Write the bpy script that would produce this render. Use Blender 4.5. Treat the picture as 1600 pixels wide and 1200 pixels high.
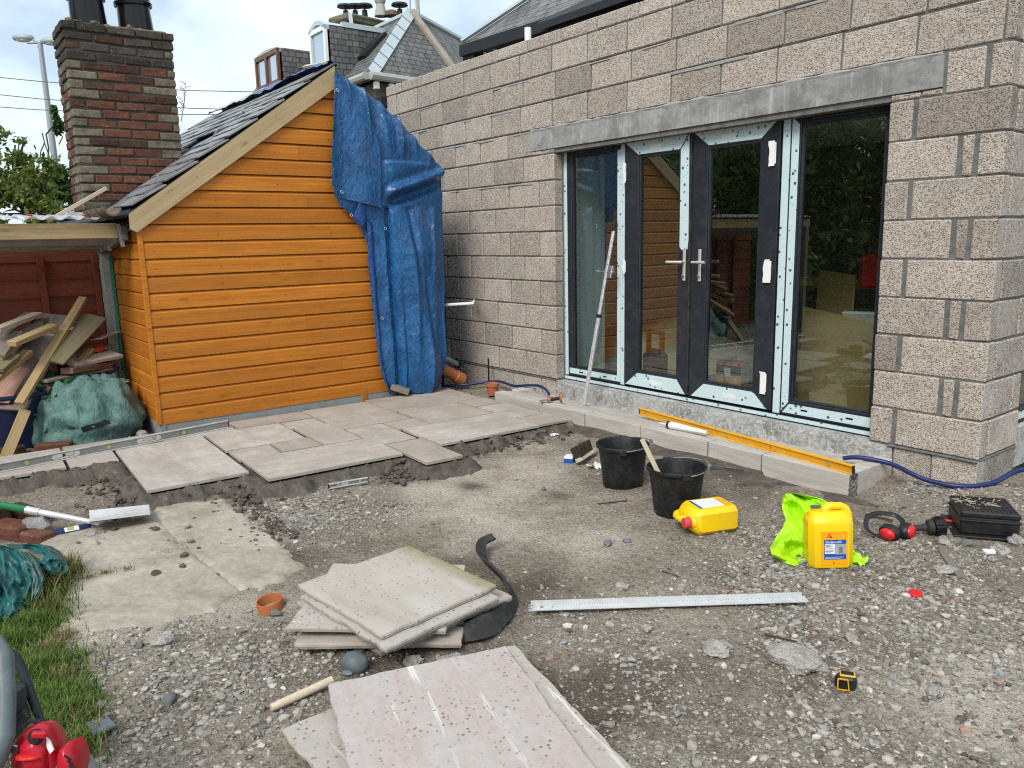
import bpy, bmesh, math, random
import numpy as np
from mathutils import Vector, Matrix, noise
random.seed(11); rng = np.random.default_rng(5)
R = math.radians
S = bpy.context.scene
for o in list(bpy.data.objects): bpy.data.objects.remove(o)

# ------------------------------------------------------------------ camera, sky, sun, exposure
CAMPOS = Vector((5.4364, -4.6730, 1.3013)); FPX = 1225.744
_yaw, _pit, _rol = .9185, .1842, -.0225
FW = Vector((-math.sin(_yaw)*math.cos(_pit), math.cos(_yaw)*math.cos(_pit), -math.sin(_pit)))
_r0 = Vector((math.cos(_yaw), math.sin(_yaw), 0)); _u0 = _r0.cross(FW)
RT = math.cos(_rol)*_r0 + math.sin(_rol)*_u0; UP = -math.sin(_rol)*_r0 + math.cos(_rol)*_u0
cam = bpy.data.objects.new('camera', bpy.data.cameras.new('camera')); S.collection.objects.link(cam)
cam.data.sensor_width = 36; cam.data.lens = 36*FPX/1600; cam.data.clip_start = .05; cam.data.clip_end = 2000
cam.matrix_world = Matrix(((RT.x, UP.x, -FW.x, CAMPOS.x), (RT.y, UP.y, -FW.y, CAMPOS.y), (RT.z, UP.z, -FW.z, CAMPOS.z), (0, 0, 0, 1)))
S.camera = cam
SUN_EL, SUN_AZ = 46, 150        # sun behind the cloud, over the camera's right shoulder
W = bpy.data.worlds.new('World'); S.world = W; W.use_nodes = True
wn = W.node_tree; wl = wn.links
bg = wn.nodes['Background']; bg.inputs[1].default_value = .07
sky = wn.nodes.new('ShaderNodeTexSky'); sky.sky_type = 'NISHITA'; sky.sun_disc = False
sky.sun_elevation = R(SUN_EL); sky.sun_rotation = R(SUN_AZ); sky.dust_density = 1.5
tcw = wn.nodes.new('ShaderNodeTexCoord')
mp = wn.nodes.new('ShaderNodeMapping'); mp.inputs['Scale'].default_value = (1, 1, 2.6); wl.new(tcw.outputs['Generated'], mp.inputs[0])
cn = wn.nodes.new('ShaderNodeTexNoise'); cn.inputs['Scale'].default_value = 3.1; cn.inputs['Detail'].default_value = 7; cn.inputs['Roughness'].default_value = .55
cn.inputs['Distortion'].default_value = .3; wl.new(mp.outputs[0], cn.inputs['Vector'])
cr = wn.nodes.new('ShaderNodeValToRGB'); wl.new(cn.outputs['Fac'], cr.inputs[0])
cr.color_ramp.elements[0].position = .37; cr.color_ramp.elements[0].color = (4.1, 5.1, 6.1, 1)
cr.color_ramp.elements[1].position = .60; cr.color_ramp.elements[1].color = (6.7, 7.1, 7.3, 1)
e = cr.color_ramp.elements.new(.47); e.color = (5.5, 6.5, 7.2, 1)
mxw = wn.nodes.new('ShaderNodeMixRGB'); mxw.inputs[0].default_value = .88
wl.new(sky.outputs[0], mxw.inputs[1]); wl.new(cr.outputs[0], mxw.inputs[2]); wl.new(mxw.outputs[0], bg.inputs[0])
sl = bpy.data.lights.new('sun', 'SUN'); sl.energy = 1.4; sl.angle = R(26); sl.color = (1, .96, .9)
so = bpy.data.objects.new('sun', sl); S.collection.objects.link(so)
_az = R(-62); _sd = Vector((math.cos(_az)*math.cos(R(SUN_EL)), math.sin(_az)*math.cos(R(SUN_EL)), math.sin(R(SUN_EL))))
so.rotation_euler = (-_sd).to_track_quat('-Z', 'Y').to_euler(); sky.sun_rotation = math.atan2(_sd.x, _sd.y)
vs = S.view_settings; vs.view_transform = 'Standard'; vs.look = 'None'; vs.exposure = 1.22; vs.gamma = 1; vs.use_curve_mapping = False
S.render.engine = 'CYCLES'; S.cycles.use_denoising = False; S.cycles.max_bounces = 6; S.cycles.transparent_max_bounces = 12
S.cycles.filter_width = 1.15; S.cycles.caustics_reflective = False; S.cycles.caustics_refractive = False; S.cycles.sample_clamp_indirect = 4

# ------------------------------------------------------------------ measuring from the photograph: a pixel's ray met with a real plane
def ray(x, y): return FW + RT*((x-800)/FPX) - UP*((y-600)/FPX)
def Zp(x, y, z): d = ray(x, y); return CAMPOS + d*((z-CAMPOS.z)/d.z)
def Yp(x, y, v): d = ray(x, y); return CAMPOS + d*((v-CAMPOS.y)/d.y)
def Xp(x, y, v): d = ray(x, y); return CAMPOS + d*((v-CAMPOS.x)/d.x)
def Dp(x, y, dep): return CAMPOS + ray(x, y)*dep
AWAY = Vector((FW.x, FW.y, 0)).normalized(); SIDE = Vector((RT.x, RT.y, 0)).normalized()

# ------------------------------------------------------------------ node helpers
class T:
    def __init__(s, name, rough=.8, spec=.4, metal=0, world=False):
        s.m = bpy.data.materials.new(name); s.m.use_nodes = True; s.nt = s.m.node_tree; s.n = s.nt.nodes; s.l = s.nt.links
        s.b = s.n['Principled BSDF']; s.b.inputs['Roughness'].default_value = rough
        s.b.inputs['Specular IOR Level'].default_value = spec; s.b.inputs['Metallic'].default_value = metal
        s.oi = s.n.new('ShaderNodeObjectInfo')
        if world:
            s.co = s.n.new('ShaderNodeNewGeometry').outputs['Position']
        else:
            tc = s.n.new('ShaderNodeTexCoord'); v = s.n.new('ShaderNodeVectorMath'); v.operation = 'MULTIPLY_ADD'
            s.l.new(s.oi.outputs['Random'], v.inputs[0]); v.inputs[1].default_value = (37, 53, 71); s.l.new(tc.outputs['Object'], v.inputs[2]); s.co = v.outputs[0]
        s.rnd = s.oi.outputs['Random']
    def put(s, sock, v):
        if hasattr(v, 'links'): s.l.new(v, sock)
        elif isinstance(v, (tuple, list)) and len(v) == 3 and len(sock.default_value) == 4: sock.default_value = (*v, 1)
        else: sock.default_value = v
    def scale(s, sc, co=None):
        n = s.n.new('ShaderNodeMapping'); n.inputs['Scale'].default_value = sc; s.l.new(co or s.co, n.inputs[0]); return n.outputs[0]
    def noise(s, sc, det=4, ro=.6, dist=0, co=None):
        n = s.n.new('ShaderNodeTexNoise'); n.inputs['Scale'].default_value = sc; n.inputs['Detail'].default_value = det
        n.inputs['Roughness'].default_value = ro; n.inputs['Distortion'].default_value = dist; s.l.new(co or s.co, n.inputs['Vector']); return n.outputs['Fac']
    def vor(s, sc, feat='F1', co=None, out='Distance', rnd=1):
        n = s.n.new('ShaderNodeTexVoronoi'); n.feature = feat; n.inputs['Scale'].default_value = sc; n.inputs['Randomness'].default_value = rnd
        s.l.new(co or s.co, n.inputs['Vector']); return n.outputs[out]
    def ramp(s, f, st):
        n = s.n.new('ShaderNodeValToRGB'); s.l.new(f, n.inputs[0]); el = n.color_ramp.elements
        while len(el) < len(st): el.new(.5)
        for e, (p, c) in zip(el, st): e.position = p; e.color = (*c, 1) if isinstance(c, (tuple, list)) else (c, c, c, 1)
        return n.outputs[0]
    def mix(s, f, a, b, mode='MIX'):
        n = s.n.new('ShaderNodeMixRGB'); n.blend_type = mode; s.put(n.inputs[0], f); s.put(n.inputs[1], a); s.put(n.inputs[2], b); return n.outputs[0]
    def math(s, op, a, b=0):
        n = s.n.new('ShaderNodeMath'); n.operation = op; s.put(n.inputs[0], a); s.put(n.inputs[1], b); return n.outputs[0]
    def attr(s, name, out='Color'):
        n = s.n.new('ShaderNodeAttribute'); n.attribute_name = name; return n.outputs[out]
    def sep(s, c):
        n = s.n.new('ShaderNodeSeparateColor'); s.l.new(c, n.inputs[0]); return n.outputs
    def bump(s, h, st=.5, d=.01):
        n = s.n.new('ShaderNodeBump'); n.inputs['Strength'].default_value = st; n.inputs['Distance'].default_value = d; s.l.new(h, n.inputs['Height'])
        if s.b.inputs['Normal'].links: s.l.new(s.b.inputs['Normal'].links[0].from_socket, n.inputs['Normal'])
        s.l.new(n.outputs[0], s.b.inputs['Normal'])
    def col(s, c): s.put(s.b.inputs['Base Color'], c); return s
    def rough(s, v): s.put(s.b.inputs['Roughness'], v); return s

def plain(name, c, rough=.5, metal=0, var=.25, sc=9, bump=0, dirt=None, spec=.4):
    t = T(name, rough, spec, metal)
    n = t.noise(sc, 5, .65)
    k = t.mix(n, tuple(x*(1-var) for x in c), tuple(min(1, x*(1+var)) for x in c))
    if dirt:
        f = t.ramp(t.noise(sc*1.7, 6, .75), [(.48, 0), (.66, 1)]); k = t.mix(t.math('MULTIPLY', f, dirt[0]), k, dirt[1])
    t.col(k); t.rough(t.ramp(n, [(.3, rough*.8), (.7, min(1, rough*1.2))]))
    if bump: t.bump(t.noise(sc*8, 4, .7), .4, bump)
    return t.m

def wood(name, a, b, ax=0, rough=.7, knots=.6, grey=0, coarse=1):
    t = T(name, rough, .3)
    s = [26*coarse]*3; s[ax] = 1.1*coarse
    g = t.noise(1, 6, .6, .6, t.scale(tuple(s)))
    s2 = [130*coarse]*3; s2[ax] = 3*coarse; f = t.noise(1, 3, .6, 0, t.scale(tuple(s2)))
    k = t.ramp(g, [(.25, a), (.55, tuple((x+y)/2 for x, y in zip(a, b))), (.8, b)])
    k = t.mix(t.ramp(f, [(.35, .30), (.6, 0)]), k, tuple(x*.45 for x in a))
    if knots:
        s3 = [9.]*3; s3[ax] = 3.2; v = t.vor(1, 'F1', t.scale(tuple(s3)))
        k = t.mix(t.ramp(v, [(.05, knots), (.17, 0)]), k, tuple(x*.30 for x in a))
    k = t.mix(t.ramp(t.rnd, [(0, 0), (1, .42)]), k, tuple(x*.55 for x in a))
    k = t.mix(t.ramp(t.noise(2.2, 5, .7), [(.5, 0), (.72, .35)]), k, tuple(x*.6+.02 for x in a))
    if grey: k = t.mix(t.ramp(t.noise(5, 5, .7), [(.35, 0), (.7, grey)]), k, (.3, .29, .26))
    t.col(k); t.bump(f, .35, .002); t.bump(g, .3, .003); return t.m

# ------------------------------------------------------------------ materials
MT = {}
def block_mat(name, lo, hi, mort=True):
    t = T(name, .95, .15)
    base = t.ramp(t.noise(7, 5, .7), [(.3, lo), (.7, hi)])
    base = t.mix(t.ramp(t.noise(130, 3, .8), [(.35, .55), (.65, 0)]), base, tuple(x*.80 for x in lo))
    base = t.mix(t.ramp(t.rnd, [(0, 0), (.45, .10), (.78, .30), (.86, .70), (.93, .15), (1, .40)]), base, tuple(x*.52 for x in lo), 'MIX')
    wn_ = t.n.new('ShaderNodeTexNoise'); wn_.inputs['Scale'].default_value = 38; t.l.new(t.co, wn_.inputs['Vector'])
    sc = t.n.new('ShaderNodeVectorMath'); sc.operation = 'SCALE'; t.l.new(wn_.outputs['Color'], sc.inputs[0]); sc.inputs['Scale'].default_value = .009
    cov = t.n.new('ShaderNodeVectorMath'); cov.operation = 'ADD'; t.l.new(t.co, cov.inputs[0]); t.l.new(sc.outputs[0], cov.inputs[1])
    an = t.scale((1, 1, 1.9), cov.outputs[0])
    v = t.vor(92, 'F1', an); gr = t.sep(t.vor(92, 'F1', an, 'Color'))[0]
    pit = t.math('MULTIPLY', t.ramp(v, [(.24, 1), (.50, 0)]), t.ramp(gr, [(.50, 0), (.58, 1)]))
    v3 = t.vor(150, 'F1', an); g3 = t.sep(t.vor(150, 'F1', an, 'Color'))[0]
    pit3 = t.math('MULTIPLY', t.ramp(v3, [(.25, 1), (.5, 0)]), t.ramp(g3, [(.52, 0), (.6, .8)]))
    pits = t.math('MAXIMUM', pit, pit3)
    pits = t.math('MULTIPLY', pits, t.ramp(t.rnd, [(0, .7), (.5, 1), (.75, .8), (1, 1)]))
    gn = t.n.new('ShaderNodeTexCoord').outputs['Generated']; sg = t.n.new('ShaderNodeSeparateXYZ'); t.l.new(gn, sg.inputs[0])
    ed = t.math('MAXIMUM', t.math('ABSOLUTE', t.math('SUBTRACT', sg.outputs[0], .5)), t.math('ABSOLUTE', t.math('SUBTRACT', sg.outputs[2], .5)))
    sm = t.ramp(t.math('ADD', ed, t.math('MULTIPLY', t.math('SUBTRACT', t.noise(9, 5, .7), .5), .34)), [(.47, 0), (.54, .62)])
    base = t.mix(sm, base, (.40, .39, .37)); pits = t.math('MULTIPLY', pits, t.math('SUBTRACT', 1.0, t.math('MULTIPLY', sm, .8)))
    t.col(t.mix(t.math('MULTIPLY', pits, .88), base, (.05, .043, .037)))
    t.bump(t.math('SUBTRACT', 1.0, pits), .9, .006); t.bump(t.noise(240, 3, .7), .6, .003); return t.m
MT['block'] = block_mat('block_concrete', (.46, .40, .345), (.66, .58, .50))
t = T('mortar', .95, .1); t.col(t.ramp(t.noise(20, 5, .7), [(.3, (.10, .098, .095)), (.7, (.20, .196, .187))])); t.bump(t.noise(160, 4, .7), .6, .003); MT['mortar'] = t.m
t = T('smear_mortar', .95, .1); t.col(t.ramp(t.noise(40, 5, .7), [(.3, (.27, .265, .25)), (.7, (.36, .35, .34))])); t.bump(t.noise(160, 4, .7), .5, .003); MT['smear'] = t.m
t = T('lintel_concrete', .9, .2)
k = t.ramp(t.noise(9, 6, .7), [(.3, (.24, .24, .235)), (.7, (.36, .36, .35))])
k = t.mix(t.ramp(t.noise(1, 5, .6, 0, t.scale((34, 34, 2.5))), [(.55, 0), (.66, .6)]), k, (.50, .50, .48))
k = t.mix(t.ramp(t.noise(4, 6, .8), [(.40, .7), (.56, 0)]), k, (.14, .14, .135)); t.col(k); t.bump(t.noise(90, 5, .7), .4, .004); MT['lintel'] = t.m
t = T('plinth_concrete', .9, .2)
k = t.ramp(t.noise(5, 7, .75, .6), [(.32, (.15, .15, .148)), (.5, (.27, .27, .26)), (.68, (.42, .415, .40))])
k = t.mix(t.ramp(t.noise(28, 6, .8, 1.2), [(.48, 0), (.56, .8)]), k, (.50, .495, .475)); t.col(k); t.bump(t.noise(40, 6, .75), .6, .006); MT['plinth'] = t.m

def flag_mat(name, drops, cols):
    t = T(name, .85, .25)
    g = t.noise(1, 6, .6, .8, t.scale((2.2, 9, 9)))
    k = t.ramp(t.math('ADD', t.math('MULTIPLY', g, .62), t.math('MULTIPLY', t.rnd, .38)), cols)
    k = t.mix(t.ramp(t.noise(30, 5, .75), [(.35, .3), (.7, 0)]), k, tuple(x*.62 for x in cols[0][1]))
    k = t.mix(t.ramp(t.noise(1, 5, .7, .3, t.scale((1.1, 20, 20))), [(.60 if drops else .66, 0), (.655 if drops else .72, .65 if drops else .4)]), k, (.70, .68, .65))
    if drops:
        v = t.vor(50, 'F1'); c = t.sep(t.vor(50, 'F1', None, 'Color'))[0]
        d = t.math('MULTIPLY', t.ramp(t.math('ADD', v, t.math('MULTIPLY', c, .17)), [(.25, 1), (.33, 0)]), t.ramp(t.noise(4, 3, .6), [(.36, .12), (.58, 1)]))
        k = t.mix(t.math('MULTIPLY', d, .74), k, (.105, .082, .072))
    else:
        k = t.mix(t.ramp(t.noise(3.5, 6, .75), [(.42, .4), (.62, 0)]), k, (.24, .205, .17))
        k = t.mix(t.math('MULTIPLY', t.ramp(t.vor(75, 'F1'), [(.10, .5), (.2, 0)]), .7), k, (.16, .13, .11))
    t.col(k); t.bump(g, .35, .008); t.bump(t.noise(70, 5, .7), .4, .003); return t.m
MT['flag'] = flag_mat('sandstone_laid', False, [(.2, (.31, .275, .245)), (.4, (.44, .375, .325)), (.55, (.46, .415, .37)), (.7, (.55, .51, .46)), (.85, (.42, .375, .335))])
MT['flag_pink'] = flag_mat('sandstone_pink', True, [(.25, (.42, .34, .31)), (.42, (.45, .39, .365)), (.52, (.45, .43, .415)), (.62, (.47, .445, .43)), (.78, (.45, .375, .35))])
MT['flag_beige'] = flag_mat('sandstone_beige', True, [(.2, (.35, .315, .28)), (.45, (.41, .365, .32)), (.6, (.43, .395, .36)), (.8, (.46, .41, .355))])
t = T('sandstone_moss', .85, .25); g = t.noise(1, 6, .6, .8, t.scale((2.2, 9, 9)))
k = t.ramp(g, [(.25, (.34, .305, .27)), (.5, (.41, .37, .325)), (.75, (.46, .43, .39))])
v = t.vor(46, 'F1'); c = t.sep(t.vor(46, 'F1', None, 'Color'))[0]
k = t.mix(t.math('MULTIPLY', t.math('MULTIPLY', t.ramp(v, [(.19, 1), (.25, 0)]), t.ramp(c, [(.45, 0), (.5, 1)])), .6), k, (.13, .11, .09))
gx = t.n.new('ShaderNodeTexCoord').outputs['Object']; sx = t.n.new('ShaderNodeSeparateXYZ'); t.l.new(gx, sx.inputs[0])
mo = t.math('ADD', sx.outputs[1], t.math('MULTIPLY', t.noise(9, 5, .7), .12))
k = t.mix(t.ramp(mo, [(.24, 0), (.36, .9)]), k, (.16, .15, .02)); t.col(k); t.bump(t.noise(70, 5, .7), .4, .003); MT['flag_moss'] = t.m
t = T('kerb_stone', .85, .2); g = t.noise(1, 6, .65, .5, t.scale((3, 12, 22)))
t.col(t.ramp(g, [(.25, (.36, .33, .295)), (.5, (.44, .41, .37)), (.75, (.54, .515, .475))])); t.bump(g, .4, .006); t.bump(t.noise(60, 5, .7), .3, .003); MT['kerb'] = t.m
t = T('rough_aggregate', .95, .1); v = t.vor(60); t.col(t.ramp(v, [(.1, (.34, .33, .31)), (.5, (.2, .19, .18)), (.7, (.09, .088, .08))])); t.bump(v, .9, .008); MT['aggregate'] = t.m
t = T('wet_mortar', .7, .35); g = t.noise(9, 7, .75, .8)
t.col(t.ramp(g, [(.3, (.05, .041, .033)), (.55, (.105, .088, .072)), (.75, (.20, .175, .145))])); t.bump(g, .8, .03); t.bump(t.noise(55, 5, .7), .6, .006); MT['wet'] = t.m

MT['clad'] = wood('stained_cladding', (.47, .15, .013), (.74, .275, .032), 1, .55, .5)
MT['clad_x'] = wood('stained_cladding_side', (.47, .15, .013), (.74, .275, .032), 0, .55, .5)
MT['timber'] = wood('new_timber', (.36, .255, .115), (.54, .405, .21), 0, .75, .5)
MT['timber_y'] = wood('new_timber_beam', (.32, .225, .11), (.48, .36, .19), 1, .75, .5)
MT['barge'] = wood('barge_timber', (.42, .31, .165), (.56, .43, .25), 0, .7, .6)
MT['pale'] = wood('white_pine', (.55, .46, .33), (.66, .57, .43), 0, .75, .3)
MT['greenwood'] = wood('treated_plank', (.20, .17, .10), (.30, .26, .16), 0, .8, .4)
MT['greywood'] = wood('weathered_wood', (.16, .13, .105), (.27, .23, .19), 0, .85, .4, .4)
MT['greywood_y'] = wood('weathered_beam', (.15, .12, .085), (.25, .205, .15), 1, .85, .4, .35)
MT['ply'] = wood('old_plywood', (.17, .12, .10), (.30, .235, .205), 0, .8, .7, .25)
MT['fence'] = wood('red_fence', (.20, .05, .028), (.33, .095, .05), 1, .8, .5)
MT['fence_z'] = wood('red_fence_post', (.19, .045, .025), (.29, .08, .042), 2, .8, .4)
MT['redboard'] = wood('red_brown_board', (.11, .045, .03), (.2, .09, .065), 0, .8, .4, .3)
MT['pink'] = wood('pink_primed_board', (.42, .23, .18), (.55, .33, .26), 0, .8, .2)
MT['whiteboard'] = plain('flaking_white_board', (.52, .49, .44), .8, 0, .25, 8, .002, (.6, (.22, .19, .15)))
t = T('slate', .36, .5); k = t.ramp(t.noise(10, 5, .7), [(.3, (.11, .11, .112)), (.7, (.23, .23, .228))])
k = t.mix(t.ramp(t.rnd, [(0, 0), (1, .8)]), k, (.26, .27, .285)); t.col(k); t.bump(t.noise(40, 5, .7, 1), .5, .004); MT['slate'] = t.m
MT['lead'] = plain('lead_sheet', (.10, .125, .16), .5, 0, .35, 6, .002, (.35, (.3, .32, .34)))
MT['cast'] = plain('old_cast_iron', (.16, .115, .085), .8, 0, .4, 14, .002, (.7, (.04, .033, .03)))
MT['render'] = plain('rough_render', (.36, .36, .34), .9, 0, .25, 10, .004)
MT['basegrey'] = plain('smooth_base_render', (.27, .29, .29), .85, 0, .2, 6, .002, (.4, (.16, .14, .11)))
MT['membrane'] = plain('green_membrane', (.01, .24, .17), .6, 0, .2, 8)
def tarp_mat(name, lo, hi, sc=1, dusty=.25, rg=.30, bs=1):
    t = T(name, .42, .5)
    w = t.noise(5*sc, 4, .6, .6)
    def ridge(s_, det=2): return t.math('ABSOLUTE', t.math('SUBTRACT', t.noise(1, det, .5, .35, t.scale(tuple(x*sc for x in s_))), .5))
    r1 = ridge((9, 15, 7)); r2 = ridge((26, 40, 24)); r3 = ridge((60, 85, 60), 1)
    k = t.ramp(w, [(.3, lo), (.7, hi)])
    k = t.mix(t.ramp(r2, [(0, .35), (.035, 0)]), k, tuple(min(1, x*1.5+.03) for x in hi))
    k = t.mix(t.ramp(t.noise(3*sc, 6, .75), [(.55, 0), (.75, dusty)]), k, (.28, .30, .32))
    t.col(k); t.bump(r1, .6*bs, .040/sc); t.bump(r2, .55*bs, .013/sc); t.bump(r3, .3*bs, .005/sc)
    t.rough(t.ramp(w, [(.3, rg), (.7, rg+.16)])); return t.m
MT['tarp'] = tarp_mat('blue_tarpaulin', (.006, .050, .145), (.012, .104, .275), 1, .22, .25)
MT['tarp_shade'] = tarp_mat('blue_tarpaulin_shade_side', (.012, .05, .21), (.02, .075, .28))  # shaded side of the strip painted into its blue; ridge sheet shares it
MT['sack'] = tarp_mat('teal_sack', (.04, .10, .088), (.095, .195, .17), 1.3, .75, .62)
MT['greentarp'] = tarp_mat('green_sheet', (.010, .06, .022), (.02, .11, .04), 1.6, .15)
MT['greenbag'] = tarp_mat('dark_teal_bag', (.006, .06, .06), (.018, .13, .13), .8, .3, .3, .3)
MT['hivis'] = tarp_mat('hi_vis_fabric', (.30, .64, .003), (.43, .80, .008), 2.2, 0)
MT['anthracite'] = plain('anthracite_plastic', (.017, .022, .030), .38, 0, .15, 5, 0, (.25, (.07, .075, .08)))
t = T('protective_film', .35, .5); v = t.vor(1, 'F1', t.scale((20, 20, 20))); vc = t.sep(t.vor(1, 'F1', t.scale((20, 20, 20)), 'Color'))
k = t.mix(t.ramp(t.noise(55, 4, .7), [(.5, 0), (.62, .45)]), (.55, .68, .71), (.40, .53, .56))
k = t.mix(t.math('MULTIPLY', t.ramp(v, [(.18, 1), (.24, 0)]), t.ramp(vc[0], [(.30, 0), (.34, 1)])), k, t.mix(t.ramp(vc[1], [(.5, 0), (.52, 1)]), (.05, .10, .10), (.04, .24, .14))); t.col(k); MT['film'] = t.m
MT['film_grey'] = plain('dusty_film', (.30, .36, .38), .5, 0, .2, 60)
MT['whitefilm'] = plain('white_film', (.78, .78, .76), .5, 0, .1, 20, .001)
t = T('window_glass'); t.n.remove(t.b); o = t.n['Material Output']
fr = t.n.new('ShaderNodeFresnel'); _bf = t.n.new('ShaderNodeNewGeometry'); _mx = t.n.new('ShaderNodeMix'); t.l.new(_bf.outputs['Backfacing'], _mx.inputs[0]); _mx.inputs[2].default_value = 2.3; _mx.inputs[3].default_value = 1/2.3; t.l.new(_mx.outputs[0], fr.inputs[0])
tr = t.n.new('ShaderNodeBsdfTransparent'); tr.inputs[0].default_value = (.62, .69, .65, 1); gl = t.n.new('ShaderNodeBsdfGlossy'); gl.inputs['Roughness'].default_value = .004
gl.inputs[0].default_value = (.93, 1, .96, 1)
ms = t.n.new('ShaderNodeMixShader'); t.l.new(fr.outputs[0], ms.inputs[0]); t.l.new(tr.outputs[0], ms.inputs[1]); t.l.new(gl.outputs[0], ms.inputs[2]); t.l.new(ms.outputs[0], o.inputs[0]); MT['glass'] = t.m
MT['steel'] = plain('satin_steel', (.68, .65, .60), .35, .5, .1, 30)
MT['galv'] = plain('galvanised_wire', (.5, .5, .5), .4, 1, .2, 30)
MT['alu'] = plain('aluminium', (.58, .59, .59), .4, .45, .2, 14, 0, (.35, (.24, .23, .21)))
MT['alu_dull'] = plain('dull_aluminium', (.30, .30, .29), .5, .6, .3, 12, 0, (.5, (.15, .14, .12)))
MT['alu_white'] = plain('scuffed_white_metal', (.60, .61, .61), .45, .3, .15, 12, 0, (.3, (.33, .31, .28)))
MT['lvl'] = plain('yellow_level_paint', (.74, .36, .012), .45, 0, .12, 9, 0, (.5, (.42, .25, .06)))
MT['vial'] = plain('vial_green', (.34, .38, .12), .2, 0, .1, 30)
MT['yellow'] = plain('yellow_plastic', (.84, .54, .002), .36, 0, .08, 7, 0, (.30, (.58, .38, .06)))
MT['red'] = plain('red_plastic', (.55, .015, .018), .35, 0, .2, 12, 0, (.2, (.2, .03, .03)))
MT['pinkred'] = plain('pale_red_cap', (.62, .06, .06), .45, 0, .1, 12)
MT['black'] = plain('black_plastic', (.010, .010, .011), .42, 0, .3, 10, 0, (.25, (.05, .048, .045)))
MT['bucket'] = plain('builders_bucket', (.008, .009, .010), .5, 0, .3, 9, .001, (.45, (.055, .055, .055)))
MT['gloss_black'] = plain('gloss_black', (.008, .008, .009), .15, 0, .2, 10)
MT['rubber'] = plain('perished_rubber', (.022, .022, .023), .75, 0, .35, 10, .002, (.5, (.09, .085, .08)))
MT['mallet'] = plain('grey_rubber', (.085, .105, .115), .7, 0, .2, 14, .001, (.35, (.2, .2, .19)))
MT['hose'] = plain('blue_hose', (.010, .020, .10), .4, 0, .2, 10)
MT['white'] = plain('white_plastic', (.72, .73, .72), .4, 0, .1, 10)
MT['paper'] = plain('torn_paper', (.62, .62, .60), .8, 0, .15, 20)
MT['terracotta'] = plain('terracotta', (.42, .13, .055), .7, 0, .25, 16, .001, (.3, (.3, .2, .14)))
MT['brown_pvc'] = plain('orange_brown_pvc', (.42, .135, .05), .45, 0, .15, 9)
t = T('rubble_stone', .95, .15); k = t.ramp(t.noise(16, 6, .75), [(.3, (.20, .185, .16)), (.5, (.33, .31, .28)), (.7, (.47, .45, .41))])
sv = t.vor(120, 'F1'); sc_ = t.sep(t.vor(120, 'F1', None, 'Color'))[0]
k = t.mix(t.math('MULTIPLY', t.ramp(sv, [(.2, 1), (.45, 0)]), .7), k, t.ramp(sc_, [(.2, (.12, .11, .10)), (.7, (.4, .38, .35)), (.95, (.6, .57, .52))])); t.col(k); t.bump(t.noise(45, 5, .7), .9, .012); t.bump(sv, .6, .006); MT['stone'] = t.m
MT['tubnavy'] = plain('dark_tub', (.006, .012, .045), .5, 0, .3, 8)
MT['darkstone'] = plain('dark_stone', (.13, .13, .125), .85, 0, .3, 18, .003)
MT['blueslate'] = plain('slate_offcut', (.12, .14, .165), .6, 0, .2, 20, .002, (.3, (.23, .23, .23)))
MT['strap'] = plain('muddy_strap', (.17, .15, .12), .9, 0, .3, 20, .002)
MT['green'] = plain('green_handle', (.01, .15, .055), .35, 0, .15, 8)
MT['navy'] = plain('navy_tube', (.010, .022, .10), .35, 0, .1, 8)
MT['labelblue'] = plain('label_blue', (.012, .085, .36), .4, 0, .05, 8)
MT['labelorange'] = plain('label_orange', (.82, .36, .005), .4, 0, .05, 8)
MT['labelred'] = plain('label_red', (.58, .03, .012), .4, 0, .05, 8)
MT['labelwhite'] = plain('label_white', (.76, .77, .78), .4, 0, .05, 8)
MT['labelgrey'] = plain('label_picture', (.33, .34, .35), .4, 0, .6, 40)
MT['ink'] = plain('print_ink', (.03, .03, .035), .5, 0, .05, 8)
MT['bristle'] = plain('dark_bristle', (.045, .030, .022), .9, 0, .5, 60, .004)
MT['enginered'] = plain('engine_red', (.42, .008, .022), .3, 0, .15, 6, 0, (.15, (.2, .05, .05)))
MT['frame_grey'] = plain('scuffed_grey_tube', (.085, .11, .12), .45, 0, .25, 8, 0, (.4, (.2, .2, .19)))
MT['frame_dark'] = plain('dark_grip', (.022, .03, .036), .5, 0, .2, 8)
MT['plaster'] = plain('plaster', (.50, .53, .50), .9, 0, .06, 4)
MT['dustsheet'] = plain('cream_dust_sheet', (.56, .49, .36), .85, 0, .15, 5, .002)
MT['floor'] = plain('screed_floor', (.26, .24, .21), .8, 0, .3, 4, .002)
MT['osb'] = plain('board_osb', (.42, .29, .12), .8, 0, .2, 30, .001)
MT['cream'] = plain('cream_plastic', (.56, .58, .54), .4, 0, .06, 8)
MT['harl'] = plain('harled_stone', (.15, .125, .10), .95, 0, .4, 3, .03, (.5, (.09, .075, .06)))
MT['white_paint'] = plain('white_paint', (.74, .77, .78), .4, 0, .08, 3)
MT['zinc'] = plain('zinc_flashing', (.48, .55, .58), .45, .2, .15, 3)
MT['brown_frame'] = plain('brown_stain_frame', (.14, .055, .032), .5, 0, .2, 4)
MT['soffit'] = plain('dark_soffit', (.010, .012, .015), .6, 0, .3, 3)
MT['gutter_grey'] = plain('grey_gutter', (.36, .37, .34), .5, 0, .2, 4)
MT['rust'] = plain('rusty_ridge_roll', (.33, .29, .24), .7, 0, .2, 2, 0, (.6, (.20, .085, .03)))
MT['moss_stone'] = plain('mossy_stone', (.15, .135, .085), .95, 0, .45, 3, .03, (.5, (.05, .045, .04)))
t = T('far_slate_roof', .6, .4)
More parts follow.
